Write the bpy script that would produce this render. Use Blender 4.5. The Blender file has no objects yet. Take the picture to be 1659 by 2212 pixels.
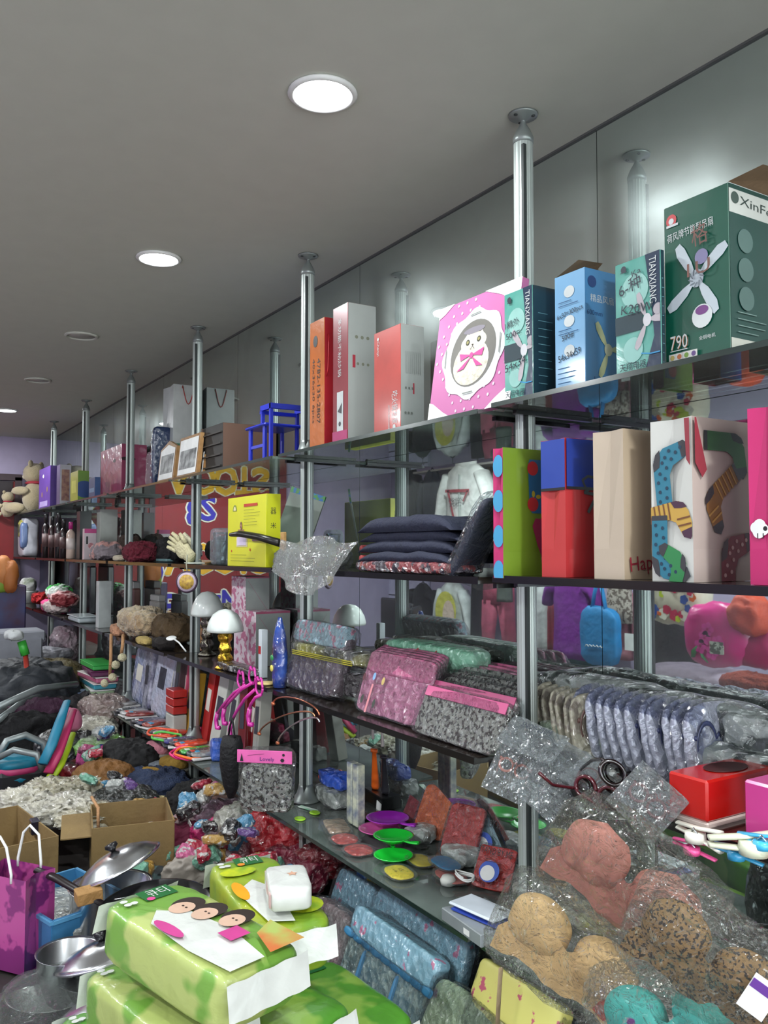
import bpy, math, random
from math import sin, cos, pi, radians, tan
from mathutils import Vector, Matrix, noise
S = bpy.context.scene
C = S.collection
R = random.Random(7)
# ---------------------------------------------------------------- camera
CAMH = 1.5
F, YAW, PIT = 1826.5, radians(31.86), radians(2.567)
PX, PY = 829.5, 1106.0
AX = Vector((-cos(YAW)*cos(PIT), sin(YAW)*cos(PIT), sin(PIT)))
RX = Vector((sin(YAW), cos(YAW), 0))
UX = RX.cross(AX)
CP = Vector((0, 0, CAMH))
cd = bpy.data.cameras.new('camera'); cam = bpy.data.objects.new('camera', cd); C.objects.link(cam)
cam.matrix_world = Matrix.Translation(CP) @ Matrix((RX, UX, -AX)).transposed().to_4x4()
cd.sensor_fit = 'VERTICAL'; cd.sensor_height = 24; cd.lens = 24*F/2212; cd.clip_start = .02
S.camera = cam
# ---------------------------------------------------------------- view, world (fill light added as daylight of an unseen open shop front behind the camera)
S.view_settings.view_transform = 'Standard'; S.view_settings.look = 'None'
S.view_settings.exposure = 0.20; S.view_settings.gamma = 1; S.view_settings.use_curve_mapping = False
w = bpy.data.worlds.new('world'); S.world = w; w.use_nodes = True
w.node_tree.nodes['Background'].inputs[0].default_value = (.92, .97, 1, 1)
w.node_tree.nodes['Background'].inputs[1].default_value = 5.5
LAMP_W = 10.0      # watts of each ceiling downlight
LAMP_C = (.93, .98, 1)
try:
    S.cycles.max_bounces = 8; S.cycles.transparent_max_bounces = 24; S.cycles.glossy_bounces = 5
    S.cycles.diffuse_bounces = 3; S.cycles.sample_clamp_indirect = 4; S.cycles.caustics_reflective = False; S.cycles.caustics_refractive = False
except Exception: pass

# ---------------------------------------------------------------- pixel <-> place helpers (each returns a coordinate on the stated plane)
def ray(px, py): return (AX + RX*((px-PX)/F) - UX*((py-PY)/F))
def atY(px, py, Y): d = ray(px, py); return CP + d*(Y/d.y)
def atZ(px, py, z): d = ray(px, py); return CP + d*((z-CAMH)/d.z)
def atD(px, py, D): return CP + ray(px, py)*D
def X_at(px, Y, z):
    k = (px-PX)/F; n = RX - AX*k; q = Vector((0, Y, z)) - CP
    return -(n.y*q.y + n.z*q.z)/n.x
def Y_at(px, x, z):
    k = (px-PX)/F; n = RX - AX*k; q = Vector((x, 0, z)) - CP
    return -(n.x*q.x + n.z*q.z)/n.y
def Z_at(py, x, Y):
    k = -(py-PY)/F; n = UX - AX*k; q = Vector((x, Y, 0)) - CP
    return -(n.x*q.x + n.y*q.y)/n.z + CAMH

# ---------------------------------------------------------------- materials
def lin(h):
    if not isinstance(h, str): return h
    h = h.lstrip('#'); o = []
    for i in (0, 2, 4):
        c = int(h[i:i+2], 16)/255; o.append(c/12.92 if c <= .04045 else ((c+.055)/1.055)**2.4)
    return tuple(o)
MC = {}
ALB = 1.0      # paints of the brightly printed goods are set a little darker than they photograph under the lamps
def _nt(name):
    m = bpy.data.materials.new(name); m.use_nodes = True; t = m.node_tree
    return m, t, t.nodes['Principled BSDF']
def _n(t, k, **kw):
    n = t.nodes.new(k)
    for a, v in kw.items():
        if a in n.inputs: n.inputs[a].default_value = v
        else: setattr(n, a, v)
    return n
def _noise(t, scale, detail=3, dist=0, src=None):
    n = _n(t, 'ShaderNodeTexNoise'); n.inputs['Scale'].default_value = scale; n.inputs['Detail'].default_value = detail; n.inputs['Distortion'].default_value = dist
    if src is None: src = _n(t, 'ShaderNodeTexCoord').outputs['Object']
    t.links.new(src, n.inputs['Vector']); return n
def M(col, rough=.55, metal=0, coat=0, bump=0, bs=60, var=.08, crk=0, crs=38, sheen=0, spec=.5, col2=None, vs=12, thr=None):
    """general material. col2/vs/thr: a second colour in blotches; crk: crinkled clear film on top (coat)"""
    key = (ALB, col, rough, metal, coat, bump, bs, var, crk, crs, sheen, spec, col2, vs, thr)
    if key in MC: return MC[key]
    if rough >= .7 and not bump and not metal and not crk: bump, bs = .5, 20
    m, t, b = _nt('surface'); c = tuple(min(.93, x*ALB) for x in lin(col))
    b.inputs['Roughness'].default_value = rough; b.inputs['Metallic'].default_value = metal
    b.inputs['Specular IOR Level'].default_value = spec
    if sheen: b.inputs['Sheen Weight'].default_value = sheen
    tc = _n(t, 'ShaderNodeTexCoord').outputs['Object']
    n = _noise(t, vs, 3, 0, tc); rp = _n(t, 'ShaderNodeValToRGB'); t.links.new(n.outputs['Fac'], rp.inputs[0])
    c2 = tuple(min(.93, x*ALB) for x in lin(col2)) if col2 else tuple(max(0, x*(1-2*var)) for x in c)
    e = rp.color_ramp.elements
    if thr is None: e[0].position, e[1].position = .35, .65
    else: e[0].position, e[1].position = thr-.02, thr+.02
    e[0].color = (*c2, 1); e[1].color = (*c, 1)
    t.links.new(rp.outputs[0], b.inputs['Base Color'])
    if bump:
        k = _noise(t, bs, 4, 0, tc); bp = _n(t, 'ShaderNodeBump'); bp.inputs['Strength'].default_value = min(1, bump*1.3); bp.inputs['Distance'].default_value = .02
        t.links.new(k.outputs['Fac'], bp.inputs['Height']); t.links.new(bp.outputs[0], b.inputs['Normal'])
    if coat or crk:
        b.inputs['Coat Weight'].default_value = coat or 1; b.inputs['Coat Roughness'].default_value = .10 if not crk else .13
    if crk: b.inputs['Coat IOR'].default_value = 1.5+.8*min(1, crk); crinkle(t, b, crk, crs, tc)
    MC[key] = m; return m
def crinkle(t, b, s, sc, tc, both=True):
    k = _noise(t, sc*.9, 4, 1.2, tc); v = _n(t, 'ShaderNodeTexVoronoi'); v.inputs['Scale'].default_value = sc*1.1
    t.links.new(tc, v.inputs['Vector'])
    ad = _n(t, 'ShaderNodeMath', operation='ADD'); t.links.new(k.outputs['Fac'], ad.inputs[0]); t.links.new(v.outputs['Distance'], ad.inputs[1])
    bp = _n(t, 'ShaderNodeBump'); bp.inputs['Strength'].default_value = min(1, s); bp.inputs['Distance'].default_value = .075*s
    t.links.new(ad.outputs[0], bp.inputs['Height'])
    if 'Coat Normal' in b.inputs: t.links.new(bp.outputs[0], b.inputs['Coat Normal'])
    if both:
        b2 = _n(t, 'ShaderNodeBump'); b2.inputs['Strength'].default_value = s*.4; b2.inputs['Distance'].default_value = .012
        t.links.new(ad.outputs[0], b2.inputs['Height']); t.links.new(b2.outputs[0], b.inputs['Normal'])
def WR(col, col2=None, vs=40, thr=.5, crk=.9, crs=34, rough=.5): return M(col, rough, crk=crk, crs=crs, col2=col2, vs=vs, thr=thr if col2 else None)
def FILM(tint='#e8eeee', haze=.10, s=.8, sc=40, gl=.25):
    gl *= .5
    key = ('film', tint, haze, s, sc, gl)
    if key in MC: return MC[key]
    m = bpy.data.materials.new('clear_film'); m.use_nodes = True; t = m.node_tree; t.nodes.clear()
    out = _n(t, 'ShaderNodeOutputMaterial'); tr = _n(t, 'ShaderNodeBsdfTransparent'); gs = _n(t, 'ShaderNodeBsdfGlossy'); df = _n(t, 'ShaderNodeBsdfDiffuse')
    tr.inputs[0].default_value = (*[x**.35 for x in lin(tint)], 1); gs.inputs['Roughness'].default_value = .15; gs.inputs[0].default_value = (1, 1, 1, 1)
    df.inputs[0].default_value = (*lin(tint), 1)
    tc = _n(t, 'ShaderNodeTexCoord').outputs['Object']
    k = _noise(t, sc, 3, 1.8, tc); bp = _n(t, 'ShaderNodeBump'); bp.inputs['Strength'].default_value = min(1, s); bp.inputs['Distance'].default_value = .07
    t.links.new(k.outputs['Fac'], bp.inputs['Height']); t.links.new(bp.outputs[0], gs.inputs['Normal'])
    lw = _n(t, 'ShaderNodeLayerWeight'); lw.inputs[0].default_value = gl; t.links.new(bp.outputs[0], lw.inputs['Normal'])
    m1 = _n(t, 'ShaderNodeMixShader'); m1.inputs[0].default_value = haze*.5; t.links.new(tr.outputs[0], m1.inputs[1]); t.links.new(df.outputs[0], m1.inputs[2])
    m2 = _n(t, 'ShaderNodeMixShader'); cl = _n(t, 'ShaderNodeMath', operation='MINIMUM'); cl.inputs[1].default_value = .6; t.links.new(lw.outputs['Fresnel'], cl.inputs[0]); t.links.new(cl.outputs[0], m2.inputs[0]); t.links.new(m1.outputs[0], m2.inputs[1]); t.links.new(gs.outputs[0], m2.inputs[2])
    t.links.new(m2.outputs[0], out.inputs[0]); MC[key] = m; return m
def GLASS(tint=(.80, .90, .86), reflection_haze=0):
    key = ('glass', tint, reflection_haze)
    if key in MC: return MC[key]
    m = bpy.data.materials.new('glass'); m.use_nodes = True; t = m.node_tree; t.nodes.clear()
    out = _n(t, 'ShaderNodeOutputMaterial'); tr = _n(t, 'ShaderNodeBsdfTransparent'); gs = _n(t, 'ShaderNodeBsdfGlossy')
    tr.inputs[0].default_value = (*tint, 1); gs.inputs['Roughness'].default_value = .01; gs.inputs[0].default_value = (.95, 1, .98, 1)
    fr = _n(t, 'ShaderNodeFresnel'); fr.inputs[0].default_value = 1.5
    m2 = _n(t, 'ShaderNodeMixShader'); t.links.new(fr.outputs[0], m2.inputs[0]); t.links.new(tr.outputs[0], m2.inputs[1]); t.links.new(gs.outputs[0], m2.inputs[2])
    if reflection_haze:      # bright reflection on the shelf tops, painted in as pale diffuse haze
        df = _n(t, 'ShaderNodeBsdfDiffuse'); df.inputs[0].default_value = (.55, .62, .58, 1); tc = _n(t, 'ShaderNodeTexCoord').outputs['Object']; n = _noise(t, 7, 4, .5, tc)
        mu = _n(t, 'ShaderNodeMath', operation='MULTIPLY'); mu.inputs[1].default_value = reflection_haze*2; t.links.new(n.outputs['Fac'], mu.inputs[0])
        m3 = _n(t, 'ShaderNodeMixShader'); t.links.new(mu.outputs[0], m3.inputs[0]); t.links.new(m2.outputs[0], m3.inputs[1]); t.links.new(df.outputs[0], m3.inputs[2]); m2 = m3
    t.links.new(m2.outputs[0], out.inputs[0]); MC[key] = m; return m
def EMIT(c, s):
    m = bpy.data.materials.new('lit'); m.use_nodes = True; t = m.node_tree; t.nodes.clear()
    out = _n(t, 'ShaderNodeOutputMaterial'); e = _n(t, 'ShaderNodeEmission'); e.inputs[0].default_value = (*c, 1); e.inputs[1].default_value = s
    t.links.new(e.outputs[0], out.inputs[0]); return m
def MIRROR():
    m = bpy.data.materials.new('mirror'); m.use_nodes = True; t = m.node_tree; t.nodes.clear()
    out = _n(t, 'ShaderNodeOutputMaterial'); g1 = _n(t, 'ShaderNodeBsdfGlossy'); g2 = _n(t, 'ShaderNodeBsdfGlossy'); df = _n(t, 'ShaderNodeBsdfDiffuse')
    g1.inputs[0].default_value = (.66, .74, .72, 1); g1.inputs['Roughness'].default_value = .015
    g2.inputs[0].default_value = (.66, .74, .72, 1); g2.inputs['Roughness'].default_value = .34
    df.inputs[0].default_value = (.3, .34, .33, 1)
    tc = _n(t, 'ShaderNodeTexCoord').outputs['Object']; n = _noise(t, 3.5, 5, .6, tc)   # dust film and wiping marks
    mp = _n(t, 'ShaderNodeMapRange'); mp.inputs[1].default_value = .42; mp.inputs[2].default_value = .78; mp.inputs[3].default_value = .07; mp.inputs[4].default_value = .22
    t.links.new(n.outputs['Fac'], mp.inputs[0])
    a = _n(t, 'ShaderNodeMixShader'); t.links.new(mp.outputs[0], a.inputs[0]); t.links.new(g1.outputs[0], a.inputs[1]); t.links.new(g2.outputs[0], a.inputs[2])
    b = _n(t, 'ShaderNodeMixShader'); b.inputs[0].default_value = .05; t.links.new(a.outputs[0], b.inputs[1]); t.links.new(df.outputs[0], b.inputs[2])
    t.links.new(b.outputs[0], out.inputs[0]); return m

# ---------------------------------------------------------------- mesh building
class MB:
    def __init__(s): s.v = []; s.f = []; s.sm = []
    def add(s, vs, fs, smooth=False, m=None):
        o = len(s.v)
        for p in vs:
            p = Vector(p); s.v.append(m @ p if m else p)
        for q in fs: s.f.append([o+i for i in q]); s.sm.append(smooth)
        return s
    def box(s, c, d, m=None, b=0):
        x, y, z = d[0]/2, d[1]/2, d[2]/2; c = Vector(c)
        if b <= 0:
            vs = [c+Vector((i*x, j*y, k*z)) for i in (-1, 1) for j in (-1, 1) for k in (-1, 1)]
            return s.add(vs, [(0, 1, 3, 2), (4, 6, 7, 5), (0, 4, 5, 1), (2, 3, 7, 6), (0, 2, 6, 4), (1, 5, 7, 3)], False, m)
        b = min(b, x*.95, y*.95, z*.95); ring = []
        for (kz, rr) in ((-z, b), (-z+b, 0), (z-b, 0), (z, b)):
            ring.append([c+Vector((sx*(x-rr)-(sx*q1*(b-rr) if rr == 0 else 0), sy*(y-rr)-(sy*q2*(b-rr) if rr == 0 else 0), kz))
                         for sx, sy, q1, q2 in ((-1, -1, 1, 0), (-1, -1, 0, 1), (-1, 1, 0, 1), (-1, 1, 1, 0), (1, 1, 1, 0), (1, 1, 0, 1), (1, -1, 0, 1), (1, -1, 1, 0))][::-1])
        vs = [p for r in ring for p in r]; fs = []
        for i in range(3):
            for j in range(8):
                k = (j+1) % 8; fs.append((i*8+j, i*8+k, (i+1)*8+k, (i+1)*8+j))
        fs.append(tuple(range(7, -1, -1))); fs.append(tuple(24+j for j in range(8)))
        return s.add(vs, fs, False, m)
    def lathe(s, prof, n=24, m=None, smooth=True):
        vs = []; fs = []
        for r, z in prof:
            for i in range(n): a = 2*pi*i/n; vs.append((r*cos(a), r*sin(a), z))
        for j in range(len(prof)-1):
            for i in range(n):
                k = (i+1) % n; fs.append((j*n+i, j*n+k, (j+1)*n+k, (j+1)*n+i))
        if prof[0][0] > 1e-5: fs.append(tuple(range(n-1, -1, -1)))
        if prof[-1][0] > 1e-5: fs.append(tuple((len(prof)-1)*n+i for i in range(n)))
        return s.add(vs, fs, smooth, m)
    def tube(s, pts, r, n=8, m=None, flat=1.0):
        pts = [Vector(p) for p in pts]; vs = []; fs = []; L = len(pts); up = Vector((0, 0, 1)); prev = None
        for i, p in enumerate(pts):
            t = (pts[min(i+1, L-1)] - pts[max(i-1, 0)]).normalized()
            a = t.cross(up) if prev is None else prev - t*prev.dot(t)
            if a.length < 1e-4: a = t.cross(Vector((1, 0, 0)))
            a.normalize(); prev = a; b = t.cross(a); rr = r[i] if isinstance(r, (list, tuple)) else r
            for j in range(n): q = 2*pi*j/n; vs.append(p + a*(cos(q)*rr) + b*(sin(q)*rr*flat))
        for i in range(L-1):
            for j in range(n):
                k = (j+1) % n; fs.append((i*n+j, i*n+k, (i+1)*n+k, (i+1)*n+j))
        fs.append(tuple(range(n-1, -1, -1))); fs.append(tuple((L-1)*n+j for j in range(n)))
        return s.add(vs, fs, True, m)
    def blob(s, c, d, e=.5, amp=0, fr=6, seed=0, nu=28, nv=14, m=None, flatb=False, e2=None):
        """superellipsoid (e small = boxy) with noise folds; base of it at c.z if flatb"""
        vs = []; fs = []; e2 = e2 or e; c = Vector(c); o = Vector((seed*3.7, seed*1.3, seed*7.1))
        P = lambda t, k: math.copysign(abs(t)**k, t)
        for i in range(nv+1):
            a = -pi/2 + pi*i/nv
            for j in range(nu):
                b = 2*pi*j/nu
                p = Vector((P(cos(a), e)*P(cos(b), e2)*d[0]/2, P(cos(a), e)*P(sin(b), e2)*d[1]/2, P(sin(a), e)*d[2]/2))
                if amp:
                    nrm = p.normalized(); q = p*fr + o
                    h = noise.noise(q)*.55 + (.5-abs(noise.noise(q*1.7+Vector((9, 1, 4)))*2))*.55 + (.5-abs(noise.noise(q*3.7)*2))*.30 + (.5-abs(noise.noise(q*7.9)*2))*.12
                    p = p + nrm*(h*amp)
                if flatb: p.z = max(p.z, -d[2]/2)
                vs.append(p + c)
        for i in range(nv):
            for j in range(nu):
                k = (j+1) % nu; fs.append((i*nu+j, i*nu+k, (i+1)*nu+k, (i+1)*nu+j))
        return s.add(vs, fs, True, m)
    def grid(s, fn, nu, nv, m=None, smooth=True, flip=False):
        vs = [fn(i/nu, j/nv) for j in range(nv+1) for i in range(nu+1)]; fs = []
        for j in range(nv):
            for i in range(nu):
                q = (j*(nu+1)+i, j*(nu+1)+i+1, (j+1)*(nu+1)+i+1, (j+1)*(nu+1)+i); fs.append(q[::-1] if flip else q)
        return s.add(vs, fs, smooth, m)
    def prism(s, poly, t, m=None, y0=0):
        """polygon in x,z extruded along +y by t from y0"""
        n = len(poly); vs = [(x, y0, z) for x, z in poly] + [(x, y0+t, z) for x, z in poly]
        fs = [tuple(range(n)), tuple(range(2*n-1, n-1, -1))] + [(i, i+n, (i+1) % n+n, (i+1) % n) for i in range(n)]
        return s.add(vs, fs, False, m)
    def loft(s, secs, n=28, pl=0, pf=6, m=None, cap=True):
        """secs: (z, halfwidth x, halfdepth y, dx); pl = pleat depth"""
        vs = []; fs = []
        for i, q in enumerate(secs):
            z, a, b = q[:3]; dx = q[3] if len(q) > 3 else 0
            for j in range(n):
                t = 2*pi*j/n; k = 1 + pl*sin(pf*t + i*.35)*(i/len(secs)) if pl else 1
                vs.append((dx + a*cos(t), b*sin(t)*k + (pl*b*.6*sin(pf*.5*t+i*.2)), z))
        for i in range(len(secs)-1):
            for j in range(n):
                k = (j+1) % n; fs.append((i*n+j, i*n+k, (i+1)*n+k, (i+1)*n+j))
        if cap: fs.append(tuple(range(n-1, -1, -1))); fs.append(tuple((len(secs)-1)*n+j for j in range(n)))
        return s.add(vs, fs, True, m)
    def build(s, name, mat, parent=None, loc=None, rot=None, label=None):
        me = bpy.data.meshes.new(name); me.from_pydata(s.v, [], s.f); me.polygons.foreach_set('use_smooth', s.sm)
        me.materials.append(mat); me.update()
        o = bpy.data.objects.new(name, me); C.objects.link(o)
        if loc is not None: o.location = loc
        if rot is not None: o.rotation_euler = rot
        if parent is not None: o.parent = parent
        if label: o['label'] = label
        return o
def tag(o, label, cat, group=None, kind=None):
    o['label'] = label; o['category'] = cat
    if group: o['group'] = group
    if kind: o['kind'] = kind
    return o
def thing(name, label, cat, loc=(0, 0, 0), rot=0, group=None):
    o = bpy.data.objects.new(name, None); C.objects.link(o); o.location = loc; o.empty_display_size = .05
    o.rotation_euler = rot if isinstance(rot, (tuple, list)) else (0, 0, rot)
    return tag(o, label, cat, group)
def struct(o): o['kind'] = 'structure'; return o
def dup(r0, loc, rot, label, group=None):
    r = r0.copy(); C.objects.link(r); r.location = loc; r.rotation_euler = rot if isinstance(rot, (tuple, list)) else (0, 0, rot)
    r['label'] = label
    if group: r['group'] = group
    for ch in list(r0.children):
        c = ch.copy(); C.objects.link(c); c.parent = r
        for g in list(ch.children): d = g.copy(); C.objects.link(d); d.parent = c
    return r
TC = {}
def text_geo(s, size=1):
    """flat letter faces of a string, height about `size`, centred: list of 2D verts, faces"""
    if s not in TC:
        cu = bpy.data.curves.new('t', 'FONT'); cu.body = s; cu.align_x = 'CENTER'; cu.align_y = 'CENTER'; cu.resolution_u = 2
        o = bpy.data.objects.new('t', cu); C.objects.link(o); bpy.context.view_layer.update()
        me = bpy.data.meshes.new_from_object(o.evaluated_get(bpy.context.evaluated_depsgraph_get()))
        TC[s] = ([(v.co.x, v.co.y) for v in me.vertices], [tuple(p.vertices) for p in me.polygons])
        bpy.data.objects.remove(o); bpy.data.curves.remove(cu); bpy.data.meshes.remove(me)
    vs, fs = TC[s]
    return [(x*size, y*size) for x, y in vs], fs
def circ(u, v, r, n=20, ry=None, a0=0, a1=2*pi):
    ry = ry or r; full = abs(a1-a0-2*pi) < 1e-6; k = n if full else n+1
    return [(u + r*cos(a0+(a1-a0)*i/n), v + ry*sin(a0+(a1-a0)*i/n)) for i in range(k)]
def rect(u0, v0, u1, v1): return [(u0, v0), (u1, v0), (u1, v1), (u0, v1)]
def band(pts, wd):
    """flat ribbon polygons following 2D points"""
    out = []
    for a, b in zip(pts, pts[1:]):
        d = Vector((b[0]-a[0], b[1]-a[1])); L = d.length or 1; n = Vector((-d.y, d.x))/L*wd/2; e = d/L*wd*.2
        out.append([(a[0]+n.x-e.x, a[1]+n.y-e.y), (a[0]-n.x-e.x, a[1]-n.y-e.y), (b[0]-n.x+e.x, b[1]-n.y+e.y), (b[0]+n.x+e.x, b[1]+n.y+e.y)])
    return out
class Face:
    """a flat face to print on: o = lower-left corner, u to the right, v up, as one looks at it"""
    def __init__(s, o, u, v, parent, eps=.0006, wh=None): s.wh = wh; s.o = Vector(o); s.u = Vector(u).normalized(); s.v = Vector(v).normalized(); s.n = s.u.cross(s.v); s.p = parent; s.e = eps; s.k = 0
    def pt(s, u, v, e): return s.o + s.u*u + s.v*v + s.n*e
    def shapes(s, polys, mat, name='print', label=None, lift=0):
        s.k += 1; e = s.e*(1+s.k*.5) + lift; mb = MB()
        for i_, p in enumerate(polys):
            p = s.clip(p)
            if len(p) > 2: mb.add([s.pt(a, b, e+.00004*(i_ % 12)) for a, b in p], [tuple(range(len(p)))])
        return mb.build(name, mat, s.p, label=label)
    def clip(s, p):
        if not s.wh: return p
        for ax, lim, sg in ((0, .0004, 1), (0, s.wh[0]-.0004, -1), (1, .0004, 1), (1, s.wh[1]-.0004, -1)):
            q = []; n = len(p)
            for i in range(n):
                a, b = p[i], p[(i+1) % n]; ia, ib = (a[ax]-lim)*sg >= 0, (b[ax]-lim)*sg >= 0
                if ia: q.append(a)
                if ia != ib: t = (lim-a[ax])/(b[ax]-a[ax]); q.append((a[0]+(b[0]-a[0])*t, a[1]+(b[1]-a[1])*t))
            p = q
            if len(p) < 3: return []
        return p
    def fit(s, items, mat, name='lettering', label=None):
        """items: (string, u, v, length, height, rot): scaled to that length and height"""
        out = []
        for st, u, v, L, H, *a in items:
            vs, fs = text_geo(st); w = max(x for x, y in vs)-min(x for x, y in vs); h = max(y for x, y in vs)-min(y for x, y in vs)
            out.append((st, u, v, H/h, a[0] if a else 0, (L/w)/(H/h)))
        return s.text(out, mat, name, label)
    def text(s, items, mat, name='lettering', label=None):
        """items: (string, u, v, size, rot, xscale)"""
        s.k += 1; e = s.e*(1+s.k*.5); mb = MB()
        for it in items:
            st, u, v, sz = it[:4]; a = it[4] if len(it) > 4 else 0; xs = it[5] if len(it) > 5 else 1
            vs, fs = text_geo(st, sz)
            pts = [(u + x*xs*cos(a)-y*sin(a), v + x*xs*sin(a)+y*cos(a)) for x, y in vs]
            for fc in fs:
                p = s.clip([pts[i] for i in fc])
                if len(p) > 2: mb.add([s.pt(x, y, e) for x, y in p], [tuple(range(len(p)))])
        return mb.build(name, mat, s.p, label=label)
def front(t, w, d, h): return Face((-w/2, -d/2, 0), (1, 0, 0), (0, 0, 1), t, wh=(w, h))
def side(t, w, d, h): return Face((w/2, -d/2, 0), (0, 1, 0), (0, 0, 1), t, wh=(d, h))
def dims(pl, pc, pr, ptop, Yf, z0, wmax=None):
    """box standing on z0: near vertical edge at pixel column pc, front face to pl, side face to pr, top of near edge at row ptop"""
    xc = X_at(pc, Yf, z0+.1); xl = X_at(pl, Yf, z0+.1); Yb = min(Y_at(pr, xc, z0+.1), W_Y-.012); zt = Z_at(ptop, xc, Yf)
    return (xc-xl, Yb-Yf, zt-z0, Vector(((xc+xl)/2, (Yf+Yb)/2, z0)))
WHITE = '#eceeea'; BLACK = '#15161a'
mW = M(WHITE, .5); mK = M(BLACK, .5); mRed = M('#b81c22', .45); mChrome = M('#c8ccd0', .18, 1, var=.02)
W_Y = 1.607
SH = [None, 1.842, 1.434, 1.006, .592, .175]     # shelf tops above the floor, top shelf first
FR = [None, 1.272, 1.272, 1.258, 1.235, 1.20]      # how far each front edge stands from the camera's plane
XP = [-(.386+1.202*i) for i in range(7)]        # upright posts
XE = -8.86; CEIL = 2.598; Y_OP = -2.4; X_FR = 3.2
# ================================================================ room shell
def slab(name, c, d, mat): o = MB().box(c, d).build(name, mat); return struct(o)
mCeil = M('#c6c8bc', .65, var=.015); mLav = M('#b9aecb', .6, var=.03); mFloor = M('#8d8a84', .35, var=.12, vs=3)
slab('floor', ((XE+X_FR)/2, (W_Y+Y_OP)/2, -.05), (X_FR-XE+.4, W_Y-Y_OP+.4, .1), mFloor)
slab('ceiling', ((XE+X_FR)/2, (W_Y+Y_OP)/2, CEIL+.05), (X_FR-XE+.4, W_Y-Y_OP+.4, .1), mCeil)
slab('wall_right', ((XE+X_FR)/2, W_Y+.07, CEIL/2), (X_FR-XE+.4, .1, CEIL), M('#6f7170', .8))
slab('wall_left', ((XE+X_FR)/2, Y_OP-.05, CEIL/2), (X_FR-XE+.4, .1, CEIL), mLav)
slab('wall_back', (XE-.05, (W_Y+Y_OP)/2, CEIL/2), (.1, W_Y-Y_OP+.4, CEIL), mLav)
mMir = MIRROR(); js = [X_FR]
xj = X_at(1294, W_Y, 2.0); xj2 = X_at(777, W_Y, 2.0); dj = xj-xj2; xs = [X_FR, xj+dj, xj]
while xs[-1] > XE+dj: xs.append(xs[-1]-dj)
xs.append(XE)
for k in range(len(xs)-1):
    a, b = xs[k], xs[k+1]
    o = MB().box(((a+b)/2, W_Y+.006, CEIL/2), (a-b-.0022, .012, CEIL-.004)).build('mirror_panel', mMir)
    tag(o, ['nearest mirror panel of the wall, beyond the right edge', 'mirror panel behind the tall green carton', 'mirror panel behind the white jacket reflection', 'mirror panel behind the red and grey cartons', 'mirror panel behind the brown cabinet box', 'mirror panel behind the pink handbag', 'last mirror panel against the lavender end wall', 'narrow last strip of mirror in the corner'][min(k, 7)], 'mirror', 'mirror panels of the wall')
struct(MB().box(((XE+X_FR)/2, W_Y-.003, CEIL-.003), (X_FR-XE, .006, .006)).build('trim_1', M('#5a5c5a', .6)))
# dark red doorway in the end wall, seen at the left edge
yd = [Y_at(35, XE, 1.6), Y_at(-140, XE, 1.6)]
o = struct(MB().box((XE+.03, sum(yd)/2, 1.08), (.05, abs(yd[0]-yd[1]), 2.16)).build('door_1', M('#7a1519', .5, var=.1)))
fr = MB()
for yy in yd: fr.box((XE+.035, yy, 1.1), (.07, .06, 2.2))
fr.box((XE+.035, sum(yd)/2, 2.2), (.07, abs(yd[0]-yd[1])+.06, .06)); fr.build('door_frame', M('#4a3a40', .5), o)
MB().box((XE+.06, sum(yd)/2, 2.02), (.012, abs(yd[0]-yd[1])-.1, .28)).build('transom', M('#2a2024', .3), o)

# ceiling downlights: lit ones and dead ones, on a rough grid
def downlight(x, y, lit, label, r=.068, power=1.0):
    t = thing('ceiling_light', label, 'light', (x, y, CEIL), 0, 'ceiling downlights')
    MB().lathe([(r+.014, -.0005), (r+.016, -.006), (r+.006, -.012), (r, -.008), (r, -.0005)], 32).build('trim_ring', mCeil if not lit else mW, t)
    if lit:
        MB().lathe([(0, -.007), (r, -.007), (r, -.006), (0, -.006)], 32).build('diffuser', EMIT((.92, .97, 1), 30), t)
        l = bpy.data.lights.new('lamp', 'AREA'); l.shape = 'DISK'; l.size = 2*r; l.energy = LAMP_W*power; l.color = LAMP_C
        lo = bpy.data.objects.new('lamp', l); C.objects.link(lo); lo.location = (0, 0, -.014); lo.parent = t
    else:
        MB().lathe([(0, -.004), (r, -.004), (r, -.003), (0, -.003)], 32).build('diffuser', M('#b4b4ae', .4), t)
def cpt(px, py): p = atZ(px, py, CEIL); return p.x, p.y
L1 = cpt(697, 200); L2 = cpt(343, 556); L3 = cpt(14, 885)
D1 = cpt(176, 724); D2 = cpt(82, 820)
print('LIGHTS', L1, L2, L3, D1, D2)
downlight(*L1, True, 'brightest ceiling downlight, nearest above the aisle')
downlight(*L2, True, 'second lit ceiling downlight down the aisle')
downlight(*L3, True, 'farthest lit ceiling downlight near the end wall')
downlight(*D1, False, 'dead ceiling downlight beyond the second lit one')
downlight(*D2, False, 'dead ceiling downlight nearest the end wall')
downlight(-7.9, .3, True, 'lit ceiling downlight by the doorway in the end wall', power=3)
# extra downlights, added for frontal light, over the camera and the other side of the shop (mirrored in the wall)
for i, (x, y) in enumerate([(L1[0]+2.0, L1[1]), (L1[0], L1[1]-2.1), (L1[0]-1.9, L1[1]-2.0), (L1[0]-3.9, L1[1]-2.0), (L1[0]+2.2, L1[1]-2.0)]):
    downlight(x, y, True, power=3.4, label=['lit ceiling downlight over the place the camera stands', 'lit ceiling downlight above the jacket rack', 'lit ceiling downlight above the dark garments', 'lit ceiling downlight by the end wall on the clothes side', 'lit ceiling downlight above the flowered bags'][i])

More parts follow.
